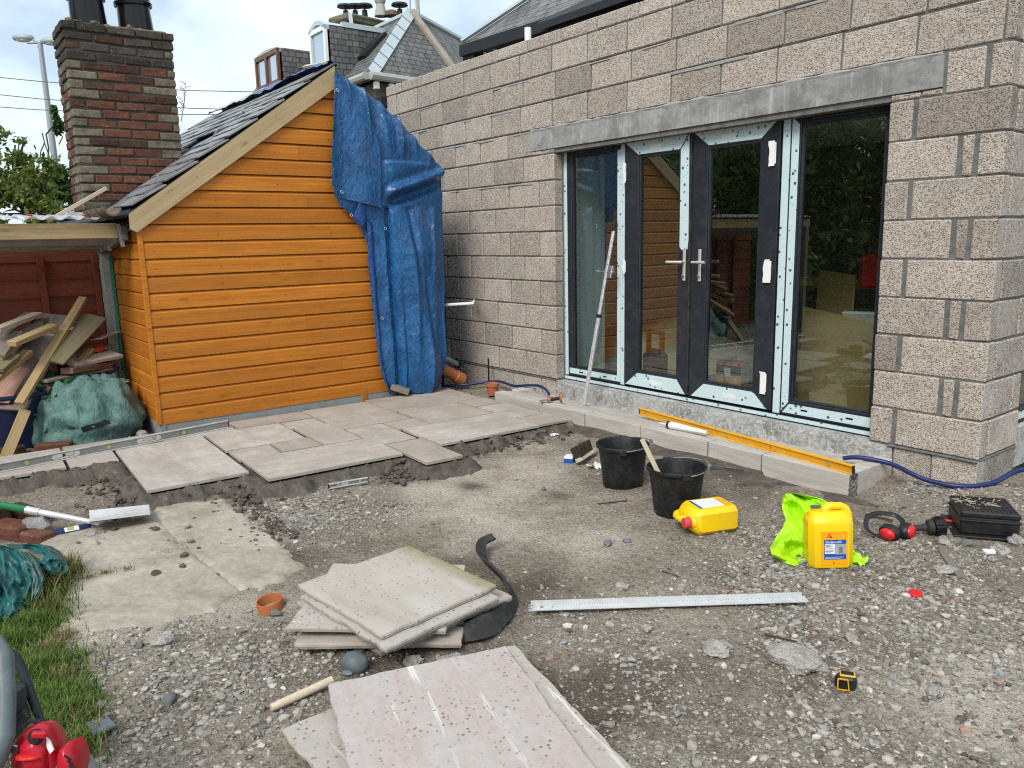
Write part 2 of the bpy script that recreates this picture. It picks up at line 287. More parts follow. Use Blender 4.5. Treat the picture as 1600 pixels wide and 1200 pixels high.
bt = t.n.new('ShaderNodeTexBrick'); bt.inputs['Scale'].default_value = 1; bt.inputs['Mortar Size'].default_value = .014; bt.inputs['Brick Width'].default_value = .27; bt.inputs['Row Height'].default_value = .19
bt.inputs['Color1'].default_value = (.075, .08, .083, 1); bt.inputs['Color2'].default_value = (.155, .155, .15, 1); bt.inputs['Mortar'].default_value = (.018, .018, .02, 1)
uv = t.n.new('ShaderNodeUVMap'); wob = t.n.new('ShaderNodeVectorMath'); wob.operation = 'ADD'; nn = t.n.new('ShaderNodeTexNoise'); nn.inputs['Scale'].default_value = 1.2; t.l.new(uv.outputs[0], nn.inputs['Vector'])
sc = t.n.new('ShaderNodeVectorMath'); sc.operation = 'SCALE'; sc.inputs['Scale'].default_value = .10; t.l.new(nn.outputs['Color'], sc.inputs[0]); t.l.new(sc.outputs[0], wob.inputs[0]); t.l.new(uv.outputs[0], wob.inputs[1]); t.l.new(wob.outputs[0], bt.inputs['Vector'])
st = t.n.new('ShaderNodeMapping'); st.inputs['Scale'].default_value = (2.2, .25, 1); t.l.new(uv.outputs[0], st.inputs[0])
k = t.mix(t.ramp(t.noise(1, 5, .7, 0, st.outputs[0]), [(.45, 0), (.7, .55)]), bt.outputs['Color'], (.23, .22, .205))
k = t.mix(t.ramp(t.noise(.6, 5, .7, 0, uv.outputs[0]), [(.5, 0), (.75, .5)]), k, (.10, .095, .055))
t.col(k); t.bump(t.math('SUBTRACT', 1, bt.outputs['Fac']), .8, .03); MT['farslate'] = t.m
def brick_mat(name, a, b, lich, l2=(.05, .045, .04)):
    t = T(name, .92, .15); k = t.ramp(t.noise(22, 5, .7), [(.3, a), (.7, b)])
    k = t.mix(t.ramp(t.rnd, [(0, 0), (1, .6)]), k, tuple(x*.45 for x in a))
    k = t.mix(t.ramp(t.noise(14, 6, .75), [(.5, 0), (.68, lich)]), k, l2)
    k = t.mix(t.ramp(t.noise(60, 3, .6), [(.66, 0), (.72, .55)]), k, (.5, .48, .44))
    t.col(k); t.bump(t.noise(60, 5, .7), .7, .006); t.bump(t.noise(14, 4, .7), .5, .01); return t.m
MT['soot'] = plain('sooty_mortar', (.06, .054, .046), .95, 0, .4, 20, .004)
MT['brick_red'] = brick_mat('red_brick', (.125, .05, .034), (.22, .095, .062), .65)
MT['brick_dark'] = brick_mat('dark_brick', (.07, .037, .027), (.14, .075, .053), .65, (.035, .03, .027))
MT['brick_soot'] = brick_mat('sooty_brick', (.05, .043, .036), (.12, .10, .082), .6, (.03, .028, .026))
MT['brick_pale'] = brick_mat('lichen_brick', (.14, .12, .085), (.25, .22, .16), .8, (.06, .054, .043))
t = T('ground_earth', .95, .15, world=True)
zc = t.sep(t.attr('zone')); g1 = t.noise(2.2, 7, .72); g2 = t.noise(38, 6, .75)
k = t.ramp(g1, [(.3, (.15, .117, .085)), (.46, (.24, .20, .152)), (.58, (.32, .275, .22)), (.72, (.41, .365, .30))])
k = t.mix(zc[1], k, t.ramp(g1, [(.3, (.38, .33, .265)), (.7, (.52, .465, .385))]))
k = t.mix(t.math('MULTIPLY', zc[2], t.ramp(g1, [(.35, 1), (.75, .45)])), k, (.085, .062, .045))
v = t.vor(75); vc = t.vor(75, 'F1', None, 'Color'); v2 = t.vor(150); v2c = t.sep(t.vor(150, 'F1', None, 'Color'))
k = t.mix(t.math('MULTIPLY', t.ramp(g2, [(.34, .85), (.56, 0)]), t.math('SUBTRACT', 1.0, t.math('MULTIPLY', zc[1], .65))), k, (.075, .06, .046))
k = t.mix(t.ramp(t.noise(90, 4, .8), [(.56, 0), (.68, .7)]), k, (.46, .43, .385))
k = t.mix(t.ramp(t.noise(140, 3, .8), [(.30, .6), (.42, 0)]), k, (.06, .05, .04))
fine = t.math('MULTIPLY', t.ramp(v2, [(.25, 1), (.45, 0)]), t.ramp(v2c[0], [(.45, 0), (.55, 1)]))
k = t.mix(t.math('MULTIPLY', t.math('MULTIPLY', fine, .75), t.math('SUBTRACT', 1.0, t.math('MULTIPLY', zc[2], .8))), k, t.ramp(v2c[1], [(0, (.13, .12, .105)), (.7, (.42, .40, .37)), (1, (.62, .59, .55))]))
t.col(k); t.bump(g1, .4, .05); t.bump(g2, .9, .016); t.bump(t.math('SUBTRACT', 1, v), .6, .010); t.bump(fine, .5, .005); MT['ground'] = t.m
t = T('old_concrete', .92, .15, world=True); g1 = t.noise(2.6, 7, .75, .5); g2 = t.noise(30, 6, .8)
k = t.ramp(g1, [(.32, (.25, .215, .168)), (.5, (.37, .33, .27)), (.7, (.48, .445, .385))]); k = t.mix(t.ramp(g2, [(.35, .4), (.6, 0)]), k, (.14, .12, .095))
k = t.mix(t.ramp(t.noise(5, 6, .8), [(.62, 0), (.7, .6)]), k, (.10, .085, .07)); t.col(k); t.bump(g2, .5, .006); MT['oldcon'] = t.m
def attr_mat(name, rough=.9, trans=0, spec=.3):
    t = T(name, rough, spec, world=True); c = t.attr('tint'); k = t.mix(t.ramp(t.noise(60, 3, .6), [(.35, .4), (.65, 0)]), c, t.mix(1.0, c, (.55, .55, .55), 'MULTIPLY')); t.col(k)
    if trans:
        tn = t.n.new('ShaderNodeBsdfTranslucent'); t.l.new(c, tn.inputs[0]); ms = t.n.new('ShaderNodeMixShader'); ms.inputs[0].default_value = trans
        t.l.new(t.b.outputs[0], ms.inputs[1]); t.l.new(tn.outputs[0], ms.inputs[2]); t.l.new(ms.outputs[0], t.n['Material Output'].inputs[0])
    else: t.bump(t.noise(90, 4, .7), .5, .004)
    return t.m
MT['gravel'] = attr_mat('gravel_stone'); MT['leaf'] = attr_mat('leaf', .55, .35); MT['grass'] = attr_mat('grass_blade', .7, .3)
MT['bark'] = plain('bark', (.065, .05, .038), .95, 0, .4, 12, .01)
t = T('clear_pvc_sheet', .3, .5); t.col(t.mix(t.ramp(t.noise(4, 5, .7), [(.4, 0), (.7, .6)]), (.62, .62, .68), (.42, .36, .33))); o = t.n['Material Output']
tp = t.n.new('ShaderNodeBsdfTransparent'); tp.inputs[0].default_value = (.86, .86, .90, 1); m1 = t.n.new('ShaderNodeMixShader'); m1.inputs[0].default_value = .38
t.l.new(t.b.outputs[0], m1.inputs[1]); t.l.new(tp.outputs[0], m1.inputs[2]); t.l.new(m1.outputs[0], o.inputs[0]); MT['corr'] = t.m
MT['lamp'] = plain('lamp_column', (.30, .34, .36), .5, .2, .12, 2)
MT['lamp_glass'] = plain('lamp_bowl', (.45, .48, .46), .2, 0, .3, 6)
MT['wire'] = plain('cable', (.10, .11, .12), .6)

# ------------------------------------------------------------------ geometry helpers
def wm(o):
    m = o.matrix_basis.copy()
    return wm(o.parent) @ o.matrix_parent_inverse @ m if o.parent else m
def adopt(o, p):
    o.parent = p; o.matrix_parent_inverse = wm(p).inverted()
def tag(o, label=None, cat=None, group=None, kind=None):
    if label: o['label'] = label
    if cat: o['category'] = cat
    if group: o['group'] = group
    if kind: o['kind'] = kind
    return o
def thing(name, label, cat, loc=(0, 0, 0), group=None, kind=None):
    o = bpy.data.objects.new(name, None); o.empty_display_size = .1; S.collection.objects.link(o); o.location = loc
    return tag(o, label, cat, group, kind)
def frame(fwd, up=(0, 0, 1)):
    x = Vector(fwd).normalized(); z = Vector(up); z = (z - x*z.dot(x))
    if z.length < 1e-5: z = Vector((1, 0, 0)) - x*x.x
    z.normalize(); y = z.cross(x); return Matrix((x, y, z)).transposed()
def align_mesh(me): pass
class G:
    def __init__(s): s.v = []; s.f = []; s.mi = []
    def add(s, vs, fs, m=0):
        k = len(s.v); s.v += [Vector(p) for p in vs]; s.f += [tuple(i+k for i in f) for f in fs]; s.mi += [m]*len(fs); return s
    def box(s, c, d, M=None, m=0, b=0, j=0):
        c = Vector(c); M = M or Matrix.Identity(3); hx, hy, hz = [x/2 for x in d]; J = lambda: Vector((random.uniform(-j, j), random.uniform(-j, j), random.uniform(-j, j))) if j else Vector()
        if not b:
            vs = [c + M @ Vector((x*hx, y*hy, z*hz)) + J() for x in (-1, 1) for y in (-1, 1) for z in (-1, 1)]
            return s.add(vs, [(0, 1, 3, 2), (4, 6, 7, 5), (0, 4, 5, 1), (2, 3, 7, 6), (0, 2, 6, 4), (1, 5, 7, 3)], m)
        b = min(b, hx*.9, hy*.9, hz*.9); vs = []; h = (hx, hy, hz); cs = [(x, y, z) for x in (-1, 1) for y in (-1, 1) for z in (-1, 1)]
        for sg in cs:
            jj = J()
            for a in range(3): vs.append(c + M @ (Vector([sg[i]*(h[i] if i == a else h[i]-b) for i in range(3)]) + jj))
        ix = {sg: i for i, sg in enumerate(cs)}; fs = []
        for a in range(3):
            o1, o2 = [i for i in range(3) if i != a]
            for sg in (-1, 1):
                q = []
                for p, r in ((-1, -1), (1, -1), (1, 1), (-1, 1)):
                    t = [0]*3; t[a] = sg; t[o1] = p; t[o2] = r; q.append(ix[tuple(t)]*3+a)
                fs.append(tuple(q))
        for a in range(3):
            o1, o2 = [i for i in range(3) if i != a]
            for p in (-1, 1):
                for r in (-1, 1):
                    t = [0]*3; t[o1] = p; t[o2] = r; t[a] = -1; c1 = ix[tuple(t)]; t[a] = 1; c2 = ix[tuple(t)]
                    fs.append((c1*3+o1, c2*3+o1, c2*3+o2, c1*3+o2))
        for i in range(8): fs.append((i*3, i*3+1, i*3+2))
        return s.add(vs, fs, m)
    def beam(s, p0, p1, w, t, up=(0, 0, 1), m=0, b=0, j=0):
        p0 = Vector(p0); p1 = Vector(p1); return s.box((p0+p1)/2, ((p1-p0).length, w, t), frame(p1-p0, up), m, b, j)
    def tube(s, pts, r, n=8, m=0, cap=True, flat=1):
        pts = [Vector(p) for p in pts]; k = len(pts); rr = r if isinstance(r, (list, tuple)) else [r]*k; vs = []; up = None
        for i in range(k):
            d = (pts[min(i+1, k-1)] - pts[max(i-1, 0)]).normalized()
            if up is None: up = Vector((0, 0, 1)) if abs(d.z) < .9 else Vector((1, 0, 0))
            a = (up - d*up.dot(d)).normalized(); b = d.cross(a); up = a
            vs += [pts[i] + (a*math.cos(2*math.pi*q/n)*flat + b*math.sin(2*math.pi*q/n))*rr[i] for q in range(n)]
        fs = [(i*n+q, i*n+(q+1) % n, (i+1)*n+(q+1) % n, (i+1)*n+q) for i in range(k-1) for q in range(n)]
        if cap: fs += [tuple(range(n-1, -1, -1)), tuple((k-1)*n+q for q in range(n))]
        return s.add(vs, fs, m)
    def lathe(s, prof, n=24, M=None, m=0, cap=True, wob=0):
        M = M or Matrix.Identity(4); vs = []
        for r, z in prof:
            for q in range(n):
                a = 2*math.pi*q/n; w = 1 + wob*math.sin(3*a+z*9); vs.append(M @ Vector((r*w*math.cos(a), r*w*math.sin(a), z)))
        k = len(prof); fs = [(i*n+q, i*n+(q+1) % n, (i+1)*n+(q+1) % n, (i+1)*n+q) for i in range(k-1) for q in range(n)]
        if cap: fs += [tuple(range(n-1, -1, -1)), tuple((k-1)*n+q for q in range(n))]
        return s.add(vs, fs, m)
    def prism(s, poly, ext, m=0):
        ext = Vector(ext); a = [Vector(p) for p in poly]; n = len(a)
        return s.add(a + [p+ext for p in a], [tuple(range(n-1, -1, -1)), tuple(range(n, 2*n))] + [(i, (i+1) % n, n+(i+1) % n, n+i) for i in range(n)], m)
    def loft(s, rings, m=0, cap=True):
        n = len(rings[0]); vs = [p for r in rings for p in r]; k = len(rings)
        fs = [(i*n+q, i*n+(q+1) % n, (i+1)*n+(q+1) % n, (i+1)*n+q) for i in range(k-1) for q in range(n)]
        if cap: fs += [tuple(range(n-1, -1, -1)), tuple((k-1)*n+q for q in range(n))]
        return s.add(vs, fs, m)
    def build(s, name, mats, parent=None, smooth=False, label=None, cat=None, group=None, kind=None, rot=None, bev=0, sharp=40, recalc=True):
        """one object; origin at the foot of its box; rot: 3x3 whose columns are the object's own axes (grain runs along them)"""
        mats = mats if isinstance(mats, (list, tuple)) else [mats]
        Rm = rot or Matrix.Identity(3); Ri = Rm.transposed(); loc = [Ri @ v for v in s.v]
        lo = Vector([min(v[i] for v in loc) for i in range(3)]); hi = Vector([max(v[i] for v in loc) for i in range(3)])
        c = Vector(((lo.x+hi.x)/2, (lo.y+hi.y)/2, (lo.z if not rot else (lo.z+hi.z)/2)))
        me = bpy.data.meshes.new(name); me.from_pydata([v-c for v in loc], [], s.f)
        for mm in mats: me.materials.append(MT[mm])
        me.polygons.foreach_set('material_index', s.mi)
        if recalc:
            bm = bmesh.new(); bm.from_mesh(me); bmesh.ops.recalc_face_normals(bm, faces=bm.faces)
            if bev: bmesh.ops.bevel(bm, geom=[e for e in bm.edges if e.calc_face_angle(0) > .5], offset=bev, segments=2, affect='EDGES', profile=.6)
            bm.to_mesh(me); bm.free()
        if smooth:
            me.polygons.foreach_set('use_smooth', [True]*len(me.polygons)); me.set_sharp_from_angle(angle=R(sharp))
        o = bpy.data.objects.new(name, me); S.collection.objects.link(o)
        o.matrix_basis = Matrix.Translation(Rm @ c) @ Rm.to_4x4()
        if parent: adopt(o, parent)
        return tag(o, label, cat, group, kind)
def bigmesh(name, V, F, mat, parent=None, attr=None, smooth=False, **k):
    """numpy mesh: V (n,3), F (m,3|4); attr = (name, (n,3) colours)"""
    V = np.asarray(V, np.float32); F = np.asarray(F, np.int32); me = bpy.data.meshes.new(name); q = F.shape[1]
    me.vertices.add(len(V)); me.vertices.foreach_set('co', V.ravel()); me.loops.add(F.size); me.loops.foreach_set('vertex_index', F.ravel())
    me.polygons.add(len(F)); me.polygons.foreach_set('loop_start', np.arange(0, F.size, q, dtype=np.int32))
    me.polygons.foreach_set('use_smooth', np.full(len(F), smooth)); me.update(calc_edges=True); me.validate()
    me.materials.append(MT[mat])
    if attr:
        a = me.color_attributes.new(attr[0], 'FLOAT_COLOR', 'POINT'); a.data.foreach_set('color', np.c_[attr[1], np.ones(len(V))].astype(np.float32).ravel())
    o = bpy.data.objects.new(name, me); S.collection.objects.link(o)
    if parent: adopt(o, parent)
    return tag(o, **k)
def gridfaces(nu, nv):
    i = np.arange(nu-1)[:, None]*nv + np.arange(nv-1)[None]; i = i.ravel(); return np.stack([i, i+nv, i+nv+1, i+1], -1)
def fbm(P, sc, seed=0, octv=5, H=.6):
    off = Vector((seed*13.7, seed*7.1, seed*3.3)); return np.array([noise.fractal(Vector(p)*sc+off, H*1.6, 2.1, octv) for p in P])
def lumps(seed, r, sub=2, amp=.35, sc=2.2, flat=1.0):
    bm = bmesh.new(); bmesh.ops.create_icosphere(bm, subdivisions=sub, radius=1); off = Vector((seed*3.1, seed*5.7, seed*1.9)); g = G()
    vs = []
    for v in bm.verts:
        d = v.co.normalized(); h = 1+amp*noise.noise(d*sc+off)+amp*.4*noise.noise(d*sc*2.7+off)
        vs.append(Vector((d.x*h*r[0], d.y*h*r[1], d.z*h*r[2])))
    fs = [tuple(v.index for v in f.verts) for f in bm.faces]; bm.free(); return vs, fs
def rot2(a): return Matrix.Rotation(a, 3, 'Z')
def text(s, size, loc, M3, mat, parent, name='lettering'):
    c = bpy.data.curves.new(name, 'FONT'); c.body = s; c.size = size; c.extrude = .0003; c.align_x = 'LEFT'; c.resolution_u = 3
    f = bpy.data.objects.new('font_source', c); S.collection.objects.link(f); me = bpy.data.meshes.new_from_object(f.evaluated_get(bpy.context.evaluated_depsgraph_get())); bpy.data.objects.remove(f)
    me.name = name; me.materials.clear(); me.materials.append(MT[mat])
    o = bpy.data.objects.new(name, me); S.collection.objects.link(o); o.matrix_basis = Matrix.Translation(loc) @ M3.to_4x4(); adopt(o, parent); return o
# ================================================================== GROUND
GZ = -.22
def blobs(X, Y, lst, z=GZ):
    s = np.zeros_like(X)
    for px, py, r, w in lst:
        p = Zp(px, py, z); s += w*np.exp(-((X-p.x)**2+(Y-p.y)**2)/(r*r))
    return np.clip(s, 0, 1)
PALE = [(200, 900, .5, .9), (350, 860, .35, .9), (420, 930, .25, .6), (120, 1000, .3, .6), (1100, 800, .3, .4), (1500, 1060, .25, .7), (1560, 1120, .25, .7), (700, 780, .3, .5), (640, 770, .30, .8), (760, 745, .35, .9), (820, 790, .35, .8), (700, 820, .3, .6), (930, 850, .3, .5), (860, 720, .35, .8), (1000, 950, .3, .35), (760, 850, .25, .5), (260, 950, .3, .5), (1080, 1000, .3, .3)]
DAMP = [(470, 850, .28, .7), (720, 870, .25, .5), (600, 1010, .35, .7), (800, 930, .3, .6), (900, 1100, .35, .7), (1150, 760, .3, .5), (360, 900, .25, .4), (870, 775, .10, .7), (740, 760, .10, .6), (1000, 1030, .2, .5), (1250, 1030, .15, .6), (1030, 700, .2, .6), (1220, 1090, .25, .4), (760, 700, .12, .5)]
GRAV = [(500, 810, .35, .9), (420, 800, .3, .7), (620, 800, .2, .4), (200, 1060, .45, .9), (330, 1130, .5, .9), (260, 1180, .4, 1), (1300, 930, .45, 1), (1400, 900, .5, 1), (1500, 960, .5, 1), (1560, 800, .35, 1), (1450, 760, .4, .8), (1240, 960, .3, .6), (1450, 1100, .4, .5), (1300, 1180, .4, .5), (1050, 1150, .4, .4), (730, 600, .3, 1), (1560, 1150, .4, .7), (1180, 830, .25, .5), (950, 1000, .3, .4), (480, 1020, .3, .4)]
_pc = Vector((3.70, -.10, 0))
def gh(X, Y):
    h = GZ + .10*np.exp(-((X-3.95)**2/.55+(Y+.02)**2/.12)) + .05*np.exp(-((X+.8)**2/.3+(Y+.15)**2/.1))
    return h
def ground_heights(X, Y, fine=True):
    h = gh(X, Y); P = np.c_[X, Y, np.zeros_like(X)]
    if fine: h = h + fbm(P, 1.3, 1, 4)*.016 + fbm(P, 5, 2, 5)*.016 - np.abs(fbm(P, 9, 4, 3))*.012 + fbm(P, 22, 3, 3)*.006
    return h
fx = np.r_[-300, -120, -60, -30, -15, -9, -6, -4, np.arange(-3, 7.001, .036), 8, 10, 15, 30, 60, 120, 300]
fy = np.r_[-300, -120, -60, -30, -15, -10, -8, np.arange(-7, .501, .036), 1.5, 3, 6, 12, 30, 60, 120, 300]
XX, YY = np.meshgrid(fx, fy, indexing='ij'); X1, Y1 = XX.ravel(), YY.ravel()
near = (X1 > -3.1) & (X1 < 7.1) & (Y1 > -7.1) & (Y1 < .6)
H1 = gh(X1, Y1); H1[near] = ground_heights(X1[near], Y1[near])
inside = (Y1 > .25) & (X1 < 3.4) & (X1 > -3.2) & (Y1 < 7); H1[inside] = -.35
nz = fbm(np.c_[X1, Y1, 0*X1][near], 3.0, 9, 4)
zone = np.zeros((len(X1), 3)); gm = blobs(X1, Y1, GRAV); pm = blobs(X1, Y1, PALE); dm = blobs(X1, Y1, DAMP)
zone[:, 0] = gm; zone[:, 1] = pm; zone[:, 2] = dm; zone[near, 1] = np.clip(pm[near]*(1+1.2*nz), 0, 1); zone[near, 2] = np.clip(dm[near]*(1.25+1.9*nz), 0, 1)
bigmesh('ground', np.c_[X1, Y1, H1], gridfaces(len(fx), len(fy)), 'ground', attr=('zone', zone), smooth=True, kind='structure', label='bare stony earth of the building site')
def gz(x, y): return float(ground_heights(np.array([x]), np.array([y]))[0])
def on_ground(px, py):
    p = Zp(px, py, GZ)
    for _ in range(2): p = Zp(px, py, gz(p.x, p.y))
    return p

# old concrete path at the left: two worn slabs with a broken edge
path = thing('concrete_path', 'old worn concrete path with an open joint across it', 'path', kind='structure')
for poly in ([(235, 792), (345, 778), (440, 850), (473, 884), (375, 917), (316, 873), (267, 833)], [(60, 842), (150, 815), (236, 794), (268, 834), (314, 874), (372, 917), (330, 948), (180, 985), (100, 990)]):
    Q = [Zp(x, y, -.21) for x, y in poly]; lo = [min(q[i] for q in Q) for i in (0, 1)]; hi = [max(q[i] for q in Q) for i in (0, 1)]; nx_, ny_ = 90, 70
    GX, GY = np.meshgrid(np.linspace(lo[0]-.05, hi[0]+.05, nx_), np.linspace(lo[1]-.05, hi[1]+.05, ny_), indexing='ij'); gx0, gy0 = GX.ravel(), GY.ravel(); dmin = np.full(len(gx0), 9.); insd = np.zeros(len(gx0), bool)
    for i in range(len(Q)):
        a, b = Q[i], Q[(i+1) % len(Q)]; ex, ey = b.x-a.x, b.y-a.y; tt = np.clip(((gx0-a.x)*ex+(gy0-a.y)*ey)/(ex*ex+ey*ey), 0, 1); dmin = np.minimum(dmin, np.hypot(gx0-a.x-tt*ex, gy0-a.y-tt*ey))
        cr_ = ((a.y > gy0) != (b.y > gy0)) & (gx0 < (b.x-a.x)*(gy0-a.y)/(b.y-a.y+1e-12)+a.x); insd ^= cr_
    sd_ = np.where(insd, dmin, -dmin)+.042+fbm(np.c_[gx0, gy0, 0*gx0], 8, 41, 4)*.035; ps = np.c_[gx0, gy0, 0*gx0]
    zz_ = -.2095+fbm(ps, 3, 42, 4)*.006+fbm(ps, 18, 43, 3)*.0025-.05*np.clip(1-(sd_+.01)/.07, 0, 1)**1.6
    bigmesh('concrete_slab', np.c_[gx0, gy0, zz_], gridfaces(nx_, ny_), 'oldcon', path, smooth=True)

# ================================================================== PATIO
PO = Vector((.695, -3.134, 0)); PX = Vector((.999, -.045, 0)); PY = Vector((.045, .999, 0)); PZ = -.135
def pw(u, v, z=PZ): p = PO+PX*u+PY*v; return Vector((p.x, p.y, z))
SLABS = [(-1.36, -.145, -.56, .055), (-1.36, -.99, -.875, -.572), (-1.36, -1.04, -1.70, -.885), (-1.67, -1.372, -.25, .325), (-1.67, -1.372, -.86, -.26), (-1.67, -1.372, -1.70, -.87),
 (-1.68, -1.39, .337, .955), (-1.38, -.765, .075, .66), (-.755, -.47, .085, .375), (-.765, -.475, .385, .675), (-1.38, -1.13, .67, .955), (-1.12, -.475, .69, .98),
 (-.46, .10, .09, 1.03), (-1.70, -.83, .97, 1.575), (-.82, -.215, .995, 1.305), (-.205, .40, 1.042, 1.33), (-.82, -.55, 1.318, 1.60), (-1.77, -1.15, 1.588, 2.49),
 (-1.14, -.56, 1.612, 2.205), (-.54, .055, 1.342, 2.235), (-1.14, -.85, 2.215, 2.5), (-.84, -.28, 2.218, 2.51), (-.27, .035, 2.245, 2.535)]
# mortar bed the slabs are being laid on
bu = np.arange(-1.95, .95, .022); bv = np.arange(-1.9, 2.75, .022); UU, VV = np.meshgrid(bu, bv, indexing='ij'); u1, v1 = UU.ravel(), VV.ravel()
dist = np.full(len(u1), 9.)
for a, b, c, d in SLABS:
    du = np.maximum(np.maximum(a-u1, u1-b), 0); dv = np.maximum(np.maximum(c-v1, v1-d), 0); dist = np.minimum(dist, np.hypot(du, dv))
P3 = np.c_[u1, v1, 0*u1]; n1 = fbm(P3, 3.1, 21, 4); n2 = fbm(P3, 12, 22, 5); n3 = fbm(P3, 30, 23, 4)
wid = .17+.12*n1; left = np.exp(-((u1+1.0)**2/.12+(v1+.75)**2/.55)); left2 = np.exp(-((u1+.35)**2/.15+(v1+.62)**2/.05)) + np.exp(-((u1-.12)**2/.02+(v1-.1)**2/.06))
wid = wid + .16*np.clip(left, 0, 1) + .10*left2 + .05*np.exp(-((u1-.5)**2/.03+(v1-1.2)**2/.05)); wid = np.maximum(wid, .03)
k_ = np.clip(1-dist/wid, 0, 1); prof = k_*k_*(3-2*k_)
px_ = PO.x+PX.x*u1+PY.x*v1; py_ = PO.y+PX.y*u1+PY.y*v1; g0 = gh(px_, py_)-.03
top_ = np.where(dist < .004, PZ-.026, PZ-.022+.05*left*np.clip(dist/.06, 0, 1)+(.022*n2+.014*n3-.012*np.abs(n2))*np.clip(dist/.05, 0, 1)-.004)
top_ = np.where(dist < .019, np.minimum(top_, PZ-.034), top_)
hz = g0 + (top_-g0)*prof + np.where(dist > .01, (.020*n2+.024*n3)*np.clip(prof*3, 0, 1), 0)
bed = bigmesh('patio', np.c_[px_, py_, hz], gridfaces(len(bu), len(bv)), 'wet', smooth=True, kind='structure', label='half laid sandstone patio on its bed of wet mortar')
for i, (a, b, c, d) in enumerate(SLABS):
    j = lambda: random.uniform(-.003, .003); dz = random.uniform(-.003, .003)
    e_ = .0042; pts = [pw(a+e_+j(), c+e_+j(), PZ+dz), pw(b-e_+j(), c+e_+j(), PZ+dz), pw(b-e_+j(), d-e_+j(), PZ+dz), pw(a+e_+j(), d-e_+j(), PZ+dz)]
    sw = (d-c) > (b-a)
    G().prism(pts, (0, 0, -.022)).build('paving_slab', 'flag', bed, rot=Matrix((PY, -PX, Vector((0, 0, 1)))).transposed() if sw else Matrix((PX, PY, Vector((0, 0, 1)))).transposed(), bev=.003)

# ================================================================== BLOCK WALL
wall = thing('block_wall', 'long unrendered grey concrete block wall of the new extension', 'block wall', (1.5, .1, -.3), kind='structure')
BL, CO = .44, .225
def blockmesh(w, d, h, nm):
    g = G(); g.box((0, 0, 0), (w, d, h), None, 0, .007, .003); me = bpy.data.meshes.new(nm); me.from_pydata(g.v, [], g.f); me.materials.append(MT['block'])
    bm = bmesh.new(); bm.from_mesh(me); bmesh.ops.recalc_face_normals(bm, faces=bm.faces); bm.to_mesh(me); bm.free(); return me
_bm = {}
def block(x0, x1, z0, z1, y=0, dep=.1, along='x'):
    w = round(x1-x0, 3); h = round(z1-z0, 3)
    if w < .015: return
    key = (round(w, 2), round(h, 2), dep, along)
    if key not in _bm: _bm[key] = blockmesh(w, dep, h, 'block') if along == 'x' else blockmesh(dep, w, h, 'block')
    o = bpy.data.objects.new('block', _bm[key]); S.collection.objects.link(o); t_ = random.uniform(-.0025, .0025)
    o.location = ((x0+x1)/2, y+dep/2+t_, (z0+z1)/2) if along == 'x' else (y-dep/2+t_, (x0+x1)/2, (z0+z1)/2)
    adopt(o, wall); return o
XL, XR = -2.95, 3.634
for n in range(-1, 14):
    z0 = n*CO+.005; z1 = (n+1)*CO-.005
    if n == -1: z0 = -.30; z1 = -.006
    if n == 13: z1 = n*CO+.108
    off = -.445 if n % 2 == 0 else -.22
    if n >= 10: off = (-.0215 if n % 2 == 0 else .0246)+(.225 if False else 0)
    if n == 13: off = .1
    # start of blocks counted from the joint positions read on the wall
    joints = [off + .45*k for k in range(-12, 14)]
    a = XL
    edges = sorted([q for q in joints if XL+.05 < q < XR-.03])
    spans = []; prev = XL
    for q in edges: spans.append((prev+(.005 if prev > XL else 0), q-.005)); prev = q
    spans.append((prev+.005, XR))
    for (p, q) in spans:
        if n >= 10 or n == -1:
            if n == -1 and q > -.02 and p < 3.15:
                if p < -.02: block(p, -.02, z0, z1)
                elif q > 3.15: block(3.155, q, z0, z1)
                continue
            block(p, min(q, 3.42 if n >= 11 else 9) if q < XR-.01 else XR, z0, z1)
        else:
            if n == 9:                       # beside the lintel, with a thin cut course under its bearing
                if q <= -.33: block(p, q, z0, z1)
                elif p < -.33: block(p, -.33, z0, z1)
                continue
            if q <= .001: block(p, min(q, 0), z0, z1)
            elif p < 0: block(p, 0, z0, z1)
# cut pieces under the lintel ends
block(-.325, -.17, 9*CO+.005, 9*CO+.04); block(-.16, 0, 9*CO+.005, 9*CO+.04)
block(3.0, 3.17, 9*CO+.005, 9*CO+.036); block(3.18, 3.29, 9*CO+.005, 9*CO+.036)
# the right-hand pier: quoins turn the corner with wide mortar joints and closer pieces
for n in range(0, 10):
    z0 = n*CO+.005; z1 = (n+1)*CO-.005
    if n % 2 == 0:
        block(3.0, 3.135, z0, z1) if n < 9 else None; block(3.165, XR, z0, z1, 0, .1)
        block(.125, .135+.40, z0, z1, XR, .1, 'y')
    elif n < 9:
        block(3.0, 3.39, z0, z1); block(3.418, 3.475, z0, z1); block(3.503, XR, z0, z1, 0, .1)
        block(.105, .40, z0, z1, XR, .1, 'y'); block(.41, .535, z0, z1, XR, .1, 'y')
    else:
        block(3.305, 3.50, z0, z1); block(3.525, XR, z0, z1); block(.105, .535, z0, z1, XR, .1, 'y')
for n in range(10, 14):
    z0 = n*CO+.005; z1 = (n+1)*CO-.005 if n < 13 else n*CO+.108
    for k in range(10):
        a_ = .105+.45*k-(.22 if n % 2 else 0); block(max(.105, a_), a_+.44, z0, z1, XR, .1, 'y')
block(.105, .535, -.30, -.006, XR, .1, 'y')
g = G()        # mortar in the joints, and the inner leaf
ZT = 13*CO+.10
for x0, x1, z0, z1 in ((XL+.004, -.006, -.3, ZT), (-.006, 3.006, 9*CO+.005, ZT), (3.006, XR-.010, -.3, ZT)):
    g.box(((x0+x1)/2, .058, (z0+z1)/2), (x1-x0, .096, z1-z0))
